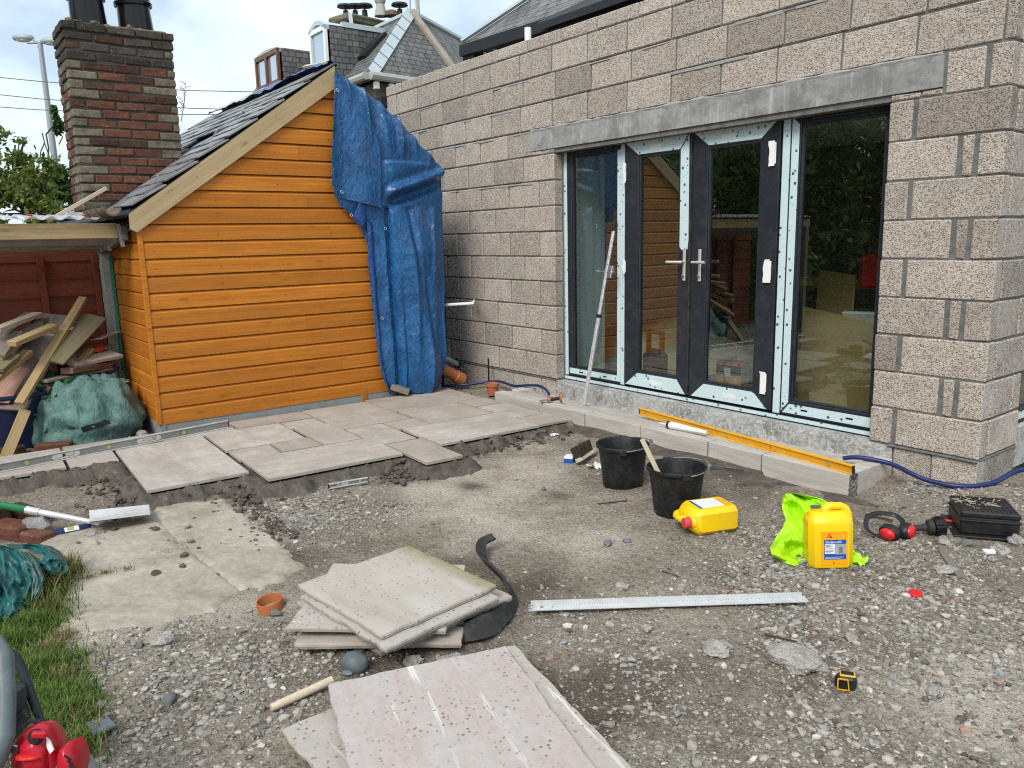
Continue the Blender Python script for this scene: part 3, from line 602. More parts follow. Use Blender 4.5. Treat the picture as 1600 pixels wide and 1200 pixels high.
g.box((XR-.057, .32, 1.1), (.094, .42, 2.8)); g.box((XR-.057, 2.5, 2.64), (.094, 4.6, .76))
g.build('mortar', 'mortar', wall)
g = G()
for x0, x1, z0, z1 in ((XL, -.005, -.3, ZT-.03), (-.005, 3.005, 2.10, ZT-.03), (3.005, XR-.11, -.3, ZT-.03)): g.box(((x0+x1)/2, .225, (z0+z1)/2), (x1-x0, .236, z1-z0))
g.build('inner_leaf', 'render', wall)
# smears of mortar squeezed out along some bed joints
for n in (8, 10, 11, 12):
    g = G()
    for k in range(26):
        if random.random() < .55:
            x = random.uniform(XL+.2, 3.3); w = random.uniform(.08, .35)
            if n < 10 and x > -.4: continue
            g.box((x, -.001, n*CO-.014+random.uniform(-.004, .002)), (w, .007, random.uniform(.008, .022)), None, 0, .003, .002)
    if g.v: g.build('mortar_smear', 'smear', wall, kind='stuff')
# lintel and plinth
g = G(); nx = 46
top = []
for i in range(nx):
    x = -.325+3.615*i/(nx-1); top.append((x, 10*CO-.004-.012*abs(noise.noise(Vector((x*3, 0, 5))))))
for i in range(nx-1):
    x0, a_ = top[i]; x1, b_ = top[i+1]; y0 = -.004+.003*noise.noise(Vector((x0*5, 2, 2))); y1 = -.004+.003*noise.noise(Vector((x1*5, 2, 2)))
    g.add([(x0, y0, 2.068), (x1, y1, 2.068), (x1, y1, b_), (x0, y0, a_), (x0, .20, 2.068), (x1, .20, 2.068), (x1, .10, b_), (x0, .10, a_)], [(0, 1, 2, 3), (3, 2, 6, 7), (0, 4, 5, 1)] + ([(0, 3, 7, 4)] if i == 0 else []) + ([(1, 5, 6, 2)] if i == nx-2 else []))
g.build('lintel', 'lintel', wall, recalc=False, label='long concrete lintel over the doors')
g = G()
vs = []
for i in range(240):
    x = -.32+3.6*i/239; hgt = .006+.020*abs(noise.fractal(Vector((x*4, 1, 7)), 1, 2, 4)); zc_ = 10*CO-.004+.006*noise.noise(Vector((x*9, 3, 2)))
    vs += [(x, -.001, zc_+hgt), (x, -.009-.006*noise.noise(Vector((x*12, 5, 5))), zc_), (x, -.004, zc_-hgt*1.3-.004)]
g.add(vs, [(i*3+k, i*3+3+k, i*3+4+k, i*3+1+k) for i in range(239) for k in range(2)])
g.build('mortar_smear', 'smear', wall, kind='stuff')
g = G(); NX = 90; NZ = 14; vs = []
for i in range(NX):
    for k in range(NZ):
        x = 0+3.15*i/(NX-1); z = -.30+.292*k/(NZ-1); y = -.004+.007*noise.fractal(Vector((x*6, z*6, 3)), 1, 2, 4)+(.0 if k < NZ-1 else .003); vs.append((x, y, z))
fs = [(i*NZ+k, (i+1)*NZ+k, (i+1)*NZ+k+1, i*NZ+k+1) for i in range(NX-1) for k in range(NZ-1)]
b0 = len(vs); vs += [(0, .25, -.008), (3.15, .25, -.008), (0, .25, -.3), (3.15, .25, -.3)]
fs += [tuple(i*NZ+NZ-1 for i in range(NX)) + (b0+1, b0), tuple(k for k in range(NZ)) + (b0, b0+2)]
g.add(vs, fs); g.build('plinth', 'plinth', wall, recalc=False, label='smeared concrete plinth under the doors')
g = G(); g.box((3.38, -.006, -.004), (.52, .018, .012), None, 0, .003); g.box((XR-.05, .28, -.004), (.11, .5, .012), None, 0, .003); g.box((-1.45, -.003, -.003), (2.9, .012, .007)); g.build('damp_course', 'mortar', wall)
# steel end stub on the wall head, and the return of an older wall behind it
g = G(); g.box((-3.10, .0, 2.875), (.34, .16, .115), None, 0, .006); tag(g.build('box_beam', 'soffit'), 'short black box section beam end sticking out of the wall head', 'beam')
ow = thing('garden_wall', 'short length of older block wall behind the box beam', 'block wall', (-3.3, .2, 0))
for n in range(9, 13):
    for k in range(2):
        x0 = -3.85+.45*k+(.2 if n % 2 else 0); g = G(); g.box((x0+.22, .25, n*CO+.11), (.44, .1, .215), None, 0, .006, .002); g.build('block', 'block', ow)

# ================================================================== STEP in front of the doors
step = thing('door_step', 'low unfinished step edged with smooth sawn stones in front of the doors', 'step', (1.5, -.4, -.2))
KT = -.08; kp = [(772, 612), (835.5, 629.5), (911.5, 645.5), (1001, 665.5), (1107, 690), (1190, 710), (1336, 739)]
kw = [Zp(x, y, KT) for x, y in kp]; kd = -.522
KX = [p.x for p in kw]
for i in range(6):
    g = G(); t0 = random.uniform(-.003, .003)
    x0 = KX[i]+(.006 if i else 0); x1 = KX[i+1]-(.006 if i < 5 else 0)
    g.box(((x0+x1)/2, kd+.05+t0, KT-.085), (x1-x0, .10, .17), None, 0, .003, .0015); g.build('kerb_stone', 'kerb', step)
g = G(); g.box(((KX[0]+KX[6])/2, kd+.058, KT-.09), (KX[6]-KX[0]-.03, .08, .165)); g.build('joint_mortar', 'soot', step)
g = G(); g.box((KX[6]-.006, kd+.05, KT-.10), (.014, .099, .19), None, 0, .002); g.build('cut_end', 'aggregate', step)
g = G(); g.box((KX[6]-.06, (kd+.1-.005)/2+.003, KT-.09), (.1, -kd-.11, .17), None, 0, .004, .002); g.build('kerb_stone', 'kerb', step)
g = G(); g.box((KX[0]+.05, (kd+.1-.005)/2, KT-.09), (.1, -kd-.30, .17), None, 0, .004, .002); g.build('kerb_stone', 'kerb', step)
g = G(); NX, NY = 150, 20; vs = []
for i in range(NX):
    for k in range(NY):
        x = KX[0]+.02+(KX[6]-.05-KX[0])*i/(NX-1); y = kd+.095+(-kd-.093)*k/(NY-1); f = k/(NY-1)
        z = KT-.004-.075*f*(1-.55*max(0, (x-1.4)/1.8))+.010*noise.fractal(Vector((x*7, y*7, 1)), 1, 2, 4)*min(1, f*6)+.004*noise.noise(Vector((x*40, y*40, 7)))
        vs.append((x, y, z))
g.add(vs, [(i*NY+k, (i+1)*NY+k, (i+1)*NY+k+1, i*NY+k+1) for i in range(NX-1) for k in range(NY-1)]); g.build('mortar_fill', 'kerb', step, smooth=True)
# wet mortar haunch along its foot
NX, NY = 170, 22; vs = []
for i in range(NX):
    for k in range(NY):
        x = -.1+3.45*i/(NX-1); f = k/(NY-1); w = .17+.07*noise.noise(Vector((x*2.3, 4, 0)))+(.06 if x > 1.5 else 0)
        if x > 3.05: w *= max(0.05, 1-(x-3.05)/.25)
        y = kd-.001-w*f; tp = KT-.105-.02*noise.noise(Vector((x*3, 9, 0)))-(.03 if x > 2.6 else 0)
        z = tp+(GZ-.012-tp)*(f**1.25)+.012*noise.fractal(Vector((x*9, y*9, 2)), 1, 2, 4)*min(1, 4*f)
        if f > .8: z += .014*max(0, noise.noise(Vector((x*14, y*10, 5))))
        vs.append((x, y, z))
g = G(); g.add(vs, [(i*NY+k, (i+1)*NY+k, (i+1)*NY+k+1, i*NY+k+1) for i in range(NX-1) for k in range(NY-1)]); g.build('mortar_haunch', 'wet', step, smooth=True)

# ================================================================== GLAZED DOORS
du = thing('patio_doors', 'dark grey double doors with side lights, still wearing strips of protective film', 'patio doors', (1.48, .12, 0))
FY, DY = .11, .094
def fbox(g, x0, x1, z0, z1, y0, y1, m=0, b=.004): g.box(((x0+x1)/2, (y0+y1)/2, (z0+z1)/2), (x1-x0, y1-y0, z1-z0), None, m, b); return g
def film(pts, y, parent, mat='film', nm='protective_film'):
    return G().prism([(x, y-.0012, z) for x, z in pts], (0, .0012, 0)).build(nm, mat, parent)
def rect(x0, x1, z0, z1): return [(x0, z0), (x1, z0), (x1, z1), (x0, z1)]
g = G()
fbox(g, .004, .05, .036, 2.05, FY, .18); fbox(g, 2.945, 2.996, .036, 2.05, FY, .18); fbox(g, .004, 2.996, -.004, .034, FY-.01, .18); fbox(g, .004, 2.996, 2.052, 2.10, FY, .18)
fbox(g, .715, .768, .036, 2.05, FY, .18); fbox(g, 2.222, 2.285, .036, 2.05, FY, .18)
g.build('door_frame', 'anthracite', du)
film(rect(.004, 2.990, .004, .030), FY-.0102, du); film(rect(.006, .047, .04, 2.045), FY, du); film(rect(.719, .764, .04, 2.045), FY, du); film(rect(2.226, 2.281, .04, 2.06), FY, du)
film([(.79, 2.055), (2.20, 2.055), (2.20, 2.092), (.79, 2.092)], FY, du, 'film_grey'); film(rect(2.975, 2.994, .04, 1.7), FY, du, 'whitefilm')
def sash(name, x0, x1, z0, z1, w, wt, wb, y, parent, label):
    o = thing(name, None, None, ((x0+x1)/2, y, z0)); adopt(o, parent); o['label'] = label
    g = G(); d = .058
    fbox(g, x0, x0+w[0], z0, z1, y, y+d); fbox(g, x1-w[1], x1, z0, z1, y, y+d); fbox(g, x0+w[0], x1-w[1], z1-wt, z1, y+.0008, y+d); fbox(g, x0+w[0], x1-w[1], z0, z0+wb, y+.0008, y+d)
    g.build('sash_frame', 'anthracite', o)
    gx0, gx1, g0_, g1_ = x0+w[0], x1-w[1], z0+wb, z1-wt
    g = G(); b = .014
    fbox(g, gx0, gx0+b, g0_, g1_, y+.006, y+.03, 0, .003); fbox(g, gx1-b, gx1, g0_, g1_, y+.006, y+.03, 0, .003); fbox(g, gx0+b, gx1-b, g1_-b, g1_, y+.0065, y+.03, 0, .003); fbox(g, gx0+b, gx1-b, g0_, g0_+b, y+.0065, y+.03, 0, .003)
    g.build('glazing_bead', 'anthracite', o)
    p = G().prism([(gx0, y+.028, g0_), (gx1, y+.028, g0_), (gx1, y+.028, g1_), (gx0, y+.028, g1_)], (0, .0005, 0)).build('pane', 'glass', o)
    # one thin sheet of glass, no thickness to double its tint
    bm = bmesh.new(); bm.from_mesh(p.data); bmesh.ops.delete(bm, geom=[f for f in bm.faces if f.calc_center_median().y > -.0002 or abs(f.normal.y) < .5], context='FACES'); bm.to_mesh(p.data); bm.free()
    return o
s1 = sash('side_window', .05, .715, .036, 2.05, (.05, .045), .062, .085, FY+.004, du, 'narrow left side light')
film(rect(.058, .712, .058, .108), FY+.004, s1); film([(.672, .11), (.714, .06), (.714, 2.0), (.672, 1.985)], FY+.0038, s1)
for x in (.22, .52): fbox(G(), x-.02, x+.02, .072, .086, FY+.001, FY+.006, 0, .004).build('drain_cap', 'black', s1)
fbox(G(), .18, .62, 2.012, 2.034, FY-.012, FY+.004, 0, .005).build('trickle_vent', 'anthracite', s1)
s2 = sash('side_window', 2.285, 2.945, .036, 2.05, (.072, .012), .062, .105, FY+.004, du, 'wide right side light reflecting trees')
film([(2.29, .06), (2.345, .13), (2.345, 1.99), (2.29, 2.045)], FY+.0038, s2); film([(2.30, .052), (2.942, .052), (2.942, .118), (2.352, .118)], FY+.004, s2)
for x in (2.47, 2.80): fbox(G(), x-.026, x+.026, .080, .094, FY+.001, FY+.006, 0, .004).build('drain_cap', 'black', s2)
fbox(G(), 2.44, 2.85, 2.012, 2.036, FY-.014, FY+.004, 0, .005).build('trickle_vent', 'anthracite', s2)
d1 = sash('door', .772, 1.458, .05, 2.035, (.155, .105), .115, .125, DY, du, 'left door leaf with a strip of film down its meeting stile')
d2 = sash('door', 1.476, 2.215, .05, 2.035, (.142, .145), .115, .125, DY, du, 'right door leaf with torn film on its hinge stile')
film([(.785, 2.03), (1.425, 2.03), (1.352, 1.932), (.925, 1.932)], DY, d1); film([(1.44, 2.03), (1.448, 1.25), (1.44, 1.185), (1.41, 1.192), (1.385, 1.178), (1.362, 1.205), (1.36, 1.925)], DY-.0004, d1)
film([(.79, .056), (1.44, .056), (1.352, .165), (.928, .165)], DY, d1); film([(1.49, 2.03), (2.18, 2.03), (2.065, 1.932), (1.622, 1.932)], DY, d2); film([(1.50, .056), (2.185, .056), (2.07, .165), (1.62, .165)], DY, d2)
for o_, x0, z0 in ((d1, 1.04, 1.975), (d2, 1.74, 1.975), (d1, 1.08, .105), (d2, 1.80, .105)): film(rect(x0, x0+.12, z0-.018, z0+.018), DY-.0014, o_, 'white', 'sticker')
g = G(); g.box((1.467, .10, 1.04), (.012, .03, 1.94)); g.build('weather_seal', 'rubber', du)
g = G(); fbox(g, 1.4645, 1.4705, .06, 2.02, DY-.004, DY+.02, 0, .002); g.build('meeting_strip', 'alu_dull', du)
def ragged(x0, x1, z0, z1, sd):
    rr = random.Random(sd); L = []
    for k in range(7): L.append((x0+rr.uniform(0, .016), z0+(z1-z0)*k/6))
    for k in range(7): L.append((x1-rr.uniform(0, .016), z1-(z1-z0)*k/6))
    return L
for x0, x1, z0, z1, o_, sd in ((.765, .80, 1.72, 1.885, d1, 1), (.76, .80, .985, 1.105, d1, 2), (2.135, 2.195, 1.74, 1.905, d2, 3), (2.125, 2.19, .955, 1.115, d2, 4), (2.125, 2.185, .165, .325, d2, 5)):
    hz_ = fbox(G(), x0+.004, x1-.004, z0+.01, z1-.01, DY-.016, DY, 0, .006).build('hinge', 'white', o_)
    G().prism([(x, DY-.0175, z) for x, z in ragged(x0, x1, z0, z1, sd)], (0, .0012, 0)).build('torn_film', 'whitefilm', o_)
for o_, xc, sg in ((d1, 1.413, -1), (d2, 1.562, 1)):
    zz = 1.09; h = fbox(G(), xc-.014, xc+.014, .945, 1.185, DY-.009, DY, 0, .005).build('handle', 'steel', o_)
    G().tube([(xc, DY-.008, zz), (xc, DY-.048, zz), (xc+sg*.012, DY-.055, zz), (xc+sg*(.135 if sg < 0 else .085), DY-.055, zz)], .0105, 10).build('lever', 'steel', o_, True)
    if sg > 0: G().tube([(xc, DY-.05, zz), (xc-.04, DY-.05, zz)], .009, 10).build('lever_end', 'steel', o_, True)
    G().lathe([(.011, 0), (.011, .012), (.006, .014)], 12, Matrix.Translation((xc-.002, DY-.008, .985)) @ Matrix.Rotation(R(90), 4, 'X')).build('lock_barrel', 'galv', o_, True)

# ================================================================== ROOM behind the glass
room = thing('room_interior', 'dim unfinished room behind the patio doors', 'room', (.5, 3, 0), kind='structure')
g = G(); g.box((.3, 3.0, -.04), (6.4, 5.6, .06)); g.build('floor', 'floor', room)
g = G(); g.box((.3, 5.6, 1.2), (6.4, .1, 2.5)); g.box((-2.9, 3, 1.2), (.1, 5.3, 2.5)); g.box((3.35, 3.4, 1.2), (.1, .6, 2.5)); g.build('room_wall', 'plaster', room)
g = G(); g.box((.3, 3.0, 2.42), (6.4, 5.4, .05)); g.build('ceiling', 'plaster', room)
g = G(); g.box((-.01, .40, 1.0), (.06, .40, 2.1)); g.build('reveal_board', 'plaster', room)
vs = []; n = 26
for i in range(n):
    for k in range(n):
        x = i/(n-1)*2-1; y = k/(n-1)*2-1; e_ = max(0, 1-(x*x+y*y)**.5*1.02)
        h = (.42*e_**.6)*(1+.45*noise.fractal(Vector((x*2.2, y*2.2, 3)), 1, 2, 4))+.03*noise.noise(Vector((x*8, y*8, 0)))*e_
        vs.append((-.2+x*1.0, 1.75+y*.75, max(-.008, h-.009)))
tag(G().add(vs, [(i*n+k, (i+1)*n+k, (i+1)*n+k+1, i*n+k+1) for i in range(n-1) for k in range(n-1)]).build('dust_sheet', 'dustsheet', None, True), 'crumpled cream dust sheet on the floor inside the left door', 'dust sheet')
rad = thing('site_radio', 'dark site radio with a square brown handle inside the left door', 'radio', (.65, .62, 0))
g = G(); g.box((.65, .62, .13), (.20, .15, .24), None, 0, .02); g.build('body', 'black', rad); g = G()
for a_, b_ in (((.57, .62, .24), (.57, .62, .44)), ((.73, .62, .24), (.73, .62, .44)), ((.57, .62, .44), (.73, .62, .44)), ((.57, .62, .27), (.73, .62, .27))): g.beam(a_, b_, .035, .035, (0, 1, 0))
g.build('handle', 'terracotta', rad); g = G(); g.lathe([(.05, 0), (.05, .01)], 16, Matrix.Translation((.65, .548, .10)) @ Matrix.Rotation(R(90), 4, 'X')); g.build('speaker', 'alu_dull', rad)
bx = thing('tile_adhesive_box', 'small printed carton with a red, blue and yellow front inside the right door', 'box', (1.55, .48, 0))
BM = rot2(R(8)); bo = Zp(1136, 604, -.01)+Vector((.0, .075, 0)); g = G(); g.box(bo+Vector((0, 0, .11)), (.24, .15, .22), BM, 0, .004); g.build('carton', 'labelgrey', bx)
def bface(x0, x1, z0, z1, mat, e_=.0012): G().box(bo+BM @ Vector(((x0+x1)/2, -.0755-e_, (z0+z1)/2)), (x1-x0, .001, z1-z0), BM).build('printed_panel', mat, bx)
bface(-.118, .118, .18, .216, 'labelred'); bface(-.118, .118, .105, .178, 'hose'); bface(-.118, .118, .008, .102, 'lvl'); bface(-.05, .02, .09, .165, 'labelwhite', .002)
MF = BM @ Matrix.Rotation(R(90), 3, 'X')
text('33% EXTRA FREE', .027, bo+BM @ Vector((-.112, -.079, .188)), MF, 'labelwhite', bx); text('ALL IN ONE', .036, bo+BM @ Vector((-.108, -.079, .052)), MF, 'labelwhite', bx)
tag(G().tube([bo+Vector((.02, .03, .26)), bo+Vector((-.02, -.12, .20)), bo+Vector((.02, -.13, .06)), bo+Vector((.13, -.14, .01)), bo+Vector((.25, -.05, .03)), bo+Vector((.38, .1, .16)), bo+Vector((.45, .2, .0)), bo+Vector((.7, .5, .0))], .006, 6).build('power_lead', 'black', None, True), 'black power lead looping over the printed carton', 'cable')
pb = G().beam((2.28, .62, .0), (2.62, .62, .0), .02, .02)
tag(G().prism([(2.02, .74, .0), (2.72, .50, .0), (2.66, .62, .66), (1.96, .86, .72)], (.006, .018, 0)).build('board', 'osb', None, rot=None), 'large thin brown board leaning inside the right side light', 'board')
tag(G().prism([(1.75, 1.35, .0), (2.15, 1.2, .0), (2.12, 1.3, .95), (1.72, 1.45, .98)], (.006, .018, 0)).build('board', 'osb'), 'narrow brown board standing behind the large leaning board', 'board')
tag(G().box((1.65, 2.1, .83), (1.9, .5, .05), rot2(R(-12)), 0, .004).build('workbench_top', 'osb'), 'long timber worktop on trestles inside the right side light', 'worktop')
for x in (1.0, 2.3):
    tr_ = thing('trestle', 'trestle under the %s end of the indoor worktop' % ('left' if x < 2 else 'right'), 'trestle', (x, 2.1, 0), 'trestles under the worktop')
    for dx in (-.2, .2): G().beam((x+dx, 2.1-dx*.4, 0), (x+dx*.3, 2.1, .80), .04, .04, (1, 0, 0)).build('leg', 'greywood', tr_)
    G().box((x, 2.1, .79), (.3, .08, .03)).build('top_bar', 'greywood', tr_)
tag(G().box((2.25, 1.45, .98), (.30, .22, .26), rot2(.5), 0, .02).build('toolbox', 'red'), 'red toolbox on the indoor worktop', 'toolbox')
tag(G().box((2.42, 1.0, .40), (.36, .04, .62), rot2(.35) @ Matrix.Rotation(.2, 3, 'X'), 0, .01).build('panel', 'cream'), 'pale grey square panel leaning inside by the right jamb', 'panel')
# side window round the corner
sw_ = thing('side_elevation_window', 'edge of a filmed window round the corner of the block pier', 'window', (3.6, 1.3, 0))
g = G(); g.box((3.57, .575, 1.1), (.07, .07, 1.9)); g.box((3.57, 1.4, .16), (.07, 1.7, .07)); g.box((3.57, 1.4, 2.03), (.07, 1.7, .07)); g.box((3.57, 2.25, 1.1), (.07, .07, 1.9)); g.build('frame', 'anthracite', sw_)
g = G(); g.box((3.607, .56, 1.1), (.0025, .03, 1.88)); g.box((3.607, 1.4, .165), (.0025, 1.66, .045)); g.build('protective_film', 'film', sw_)
g = G(); g.add([(3.575, .6, .19), (3.575, 2.2, .19), (3.575, 2.2, 2.0), (3.575, .6, 2.0)], [(0, 1, 2, 3)]); g.build('pane', 'glass', sw_)
tag(G().box((3.57, 1.4, -.02), (.12, 1.75, .26), None, 0, .006).build('window_sill', 'plinth'), 'concrete sill below the window round the corner', 'sill')

g = G()
for k in range(980):
    if random.random() < .955:
        s_ = random.choice(((-1.3, .12, -.62), (-.14, .95, -.02), (.06, .5, 1.0), (-.15, .1, 1.36), (.05, .12, 1.9))); u_ = random.uniform(s_[0], s_[1] if s_[1] > s_[0] else s_[0]+.3); v_ = s_[2]-abs(random.gauss(0, .13)); 
        if s_[0] == .05: u_ = .06+abs(random.gauss(0, .10)); v_ = random.uniform(1.4, 2.5)
        q = pw(u_, v_, 0)
    else: q = Zp(random.uniform(120, 480), random.uniform(780, 900), GZ); q.z = 0
    gx0 = gh(np.array([q.x]), np.array([q.y]))[0]; r = random.uniform(.006, .017)*(2.1 if random.random() < .16 else 1); v, f = lumps(k, (r, r*.8, r*.55), 1, .5, 1.9); g.add([p_+Vector((q.x, q.y, gx0+r*.5+(.03 if k % 3 == 0 and q.x < .9 else 0))) for p_ in v], f)
tag(g.build('mortar_clods', 'wet', recalc=False), 'dark clods of wet mortar dropped along the patio edge', 'mortar clods', kind='stuff')
# ================================================================== TIMBER SHED
SX = -1.10; YL, YR = -3.205, -.56; RY = -1.525; RZ = 2.765; SL = .7067
def roofz(y): return RZ - SL*abs(y-RY)
shed = thing('timber_shed', 'orange stained timber shed with a slate roof and a blue sheet over one side', 'shed', (-2.6, -1.8, -.2))
G().prism([(SX-.03, YL+.02, -.3), (SX-.03, YR-.02, -.3), (SX-.03, YR-.02, roofz(YR)-.12), (SX-.03, RY, RZ-.10), (SX-.03, YL+.02, roofz(YL)-.10)], (-3.2, 0, 0)).build('wall_core', 'greywood', shed)
z = -.105; PB = .1308; n = 0
while z < RZ-.15:
    z1 = z+PB
    def yl(zz): return max(YL, RY-(RZ-.02-zz)/SL)
    def yr(zz): return min(YR, RY+(RZ-.02-zz)/SL)
    ch = .026; d = .024; x = SX+random.uniform(-.0015, .0015)
    sec = [(x, z+.003), (x, z1-ch), (x-.019, z1-.003), (x-d, z1-.003), (x-d, z+.003)]
    segs = [(None, None)]
    if n in (2, 5, 8, 11, 13, 16): s_ = random.uniform(-2.2, -1.5); segs = [(None, s_-.0007), (s_+.0007, None)]
    for a, b in segs:
        g = G(); L = [(X_, (a if a is not None else yl(Z_)), Z_) for X_, Z_ in sec]; Rr = [(X_, (b if b is not None else yr(Z_)), Z_) for X_, Z_ in sec]
        if L[0][1] < Rr[0][1]-.03: g.loft([[Vector(p) for p in L], [Vector(p) for p in Rr]]).build('cladding_board', 'clad', shed)
    z = z1; n += 1
z = -.105
while z < 1.40:
    z1 = min(z+PB, 1.46); y = YL+random.uniform(-.0015, .0015); sec = [(y, z+.001), (y, z1-.022), (y+.016, z1-.003), (y+.022, z1-.003), (y+.022, z+.001)]
    G().loft([[Vector((SX-.035, a, b)) for a, b in sec], [Vector((-2.22, a, b)) for a, b in sec]]).build('cladding_board', 'clad_x', shed); z = z1
g = G(); g.box((SX-.012, YL-.004, .70), (.038, .036, 1.60), None, 0, .003); g.build('corner_trim', 'clad', shed)
G().box((SX-.012, YR-.85, -.12), (.03, .045, .16), None, 0, .002).build('trim_end', 'clad', shed)
g = G(); g.box((SX-.035, (YL+YR)/2, -.23), (.06, YR-YL-.02, .26)); g.box((-1.7, YL+.02, -.23), (1.2, .04, .26)); g.build('base_wall', 'basegrey', shed)
g = G(); g.beam((-2.26, YL-.03, -.2), (-2.30, YL-.03, 1.42), .11, .07, (1, 0, 0), 0, .006, .004); g.build('rough_post', 'render', shed)
g = G(); g.box((-2.19, YL-.018, .72), (.05, .014, 1.0)); g.build('membrane_strip', 'membrane', shed)
g = G()
for zz in range(21):
    zc_ = -.105+PB*(zz+.42)
    for yc in (-3.12, -2.62, -2.1, -1.62, -1.16):
        if RY-(RZ-.12-zc_)/SL < yc-.06 and yc > YL: g.tube([(SX-.004, yc+random.uniform(-.012, .012), zc_), (SX+.0032, yc+random.uniform(-.0005, .0005), zc_)], .0030, 6)
g.build('nail_heads', 'cast', shed, kind='stuff')
# bargeboard up the gable
def rz(y, d=0): return roofz(y)+d
yb0, yb1 = -3.275, RY-.004
G().prism([(SX+.004, yb0, rz(yb0)+.012), (SX+.004, yb1, RZ+.012), (SX+.004, yb1, RZ-.165), (SX+.004, yb0+.045, rz(yb0+.045)-.155), (SX+.004, yb0, rz(yb0)-.10)], (.026, 0, 0)).build('bargeboard', 'barge', shed, rot=frame((0, 1, SL), (1, 0, 0)))
for k in range(5):
    y = -3.1+.34*k; g = G(); g.lathe([(.006, 0), (.005, .003)], 8, Matrix.Translation((SX+.030, y, rz(y)-.06)) @ Matrix.Rotation(R(90), 4, 'Y')); 
    if k in (1, 3): g.build('nail', 'galv', shed)
# roof deck and slates
UPV = Vector((0, -SL, 1)).normalized(); DN = Vector((0, -1, -SL)).normalized()
G().prism([(SX+.02, -3.30, rz(-3.30)+.004), (SX+.02, RY, RZ+.004), (SX+.02, RY, RZ+.022), (SX+.02, -3.30, rz(-3.30)+.022)], (-3.5, 0, 0)).build('roof_deck', 'soffit', shed)
G().prism([(SX-.12, YR-.05, roofz(YR-.05)-.02), (SX-.12, RY+.002, RZ-.02), (SX-.12, RY+.002, RZ), (SX-.12, YR-.05, roofz(YR-.05))], (-3.5, 0, 0)).build('roof_deck', 'soffit', shed)
SLEN = 2.17; gauge = .155; row = 0
top = Vector((0, RY, RZ+.03))
dwn = 0.02
while dwn < SLEN-.20:
    x = SX+.035-(random.uniform(.08, .16) if row % 2 else 0)
    first = True
    while x > -4.55:
        w = random.uniform(.19, .27) if not (first and row % 2) else .12
        first = False
        if not (x-w < -2.02 and x > -2.47 and dwn > .62):       # the chimney stands here
            c = top + DN*(dwn+.13) + UPV*(.012+.005*random.random()); c.x = x-w/2
            M = frame(DN, UPV) @ Matrix.Rotation(R(-4.6), 3, 'Y') @ Matrix.Rotation(random.uniform(-.018, .018), 3, 'Z')
            g = G(); g.box(c, (.30+random.uniform(-.012, .012), w-.006, .011+random.uniform(0, .005)), M, 0, .002, .003); g.build('slate', 'slate', shed, rot=M)
        x -= w
    dwn += gauge*(.9+.012*row); row += 1
G().prism([(SX+.03, RY-.35, rz(RY-.35)+.055), (SX+.03, RY+.01, RZ+.075), (SX+.03, RY+.01, RZ+.055), (SX+.03, RY-.35, rz(RY-.35)+.05)], (.002, 0, 0))
vs = []; nu, nv = 60, 10
for i in range(nu):
    for k in range(nv):
        x = SX-.02-i/(nu-1)*3.0; w = .10+.13*(1 if .25 < i/(nu-1) < .98 else .6)+.04*noise.noise(Vector((x*3, 0, 0))); y = RY+.05-w*k/(nv-1); vs.append((x, y, rz(y)+.085+.025*noise.noise(Vector((x*4, y*9, 1)))+.025*(k/(nv-1))**3*(1+noise.noise(Vector((x*6, 3, 1)))) - (.02 if y > RY else 0)))
gf = [(i*nv+k, (i+1)*nv+k, (i+1)*nv+k+1, i*nv+k+1) for i in range(nu-1) for k in range(nv-1)]
g = G(); g.add(vs[:30*nv], [f for f in gf if max(f) < 30*nv]); g.build('ridge_sheet', 'tarp_shade', shed, True, recalc=False)
g = G(); g.add([Vector(v)+Vector((0, 0, .004)) for v in vs[29*nv:]], [f for f in gf if max(f) < 31*nv]); g.build('ridge_sheet', 'film_grey', shed, True, recalc=False)
# curled strips of felt near the chimney
for k in range(4):
    x = -1.98+.03*k; y0 = -2.30+.05*k; pts = [Vector((x, y0+.02*q, rz(y0)+.04+.02*q+.012*math.sin(q*.9+k))) for q in range(6)]
    G().tube(pts, .006, 5, flat=2.5).build('curled_felt', 'lead', shed)
G().beam((SX-.02, RY-.07, RZ+.035), (SX-.55, RY-.02, RZ+.105), .05, .016, (0, -.5, 1)).build('ridge_batten', 'pale', shed)
# flashing, batten, gutter
def fl(x, y, d): return Vector((x, y, rz(y)+d))
vs = []; ny = 30
for i in range(ny):
    y = -3.30+.92*i/(ny-1)
    for dx, d in ((.0, .085), (.004, .065), (.02, .05), (.06, .042)):
        vs.append(fl(-1.995+dx, y, d*.72+.006*noise.noise(Vector((y*9, dx*30, 4)))+(.006*math.sin(i*1.3) if d > .1 else 0)))
g = G(); g.add(vs, [(i*4+k, (i+1)*4+k, (i+1)*4+k+1, i*4+k+1) for i in range(ny-1) for k in range(3)]); g.build('lead_flashing', 'lead', shed, True, recalc=False)
p0 = fl(-1.93, -3.47, .095); p1 = fl(-1.93, -3.06, .085)
tag(G().beam(Xp(74, 346, -1.93), Xp(166, 294, -1.93), .045, .03, UPV, 0, .002).build('timber_batten', 'pale', rot=frame(Xp(166, 294, -1.93)-Xp(74, 346, -1.93), UPV)), 'pale new batten lying up the slates below the chimney', 'batten')
g = G(); rp = []
for i in range(15):
    x = -1.06-i*.06; ring = []
    for q in range(9):
        a = math.pi+math.pi*q/8; ring.append(Vector((x, -3.385+.062*math.cos(a), 1.585+.06*math.sin(a)+.006*i/14)))
    for q in range(8, -1, -1):
        a = math.pi+math.pi*q/8; ring.append(Vector((x, -3.385+.053*math.cos(a), 1.589+.052*math.sin(a)+.006*i/14)))
    rp.append(ring)
g.loft(rp); g.build('gutter', 'cast', shed, True)
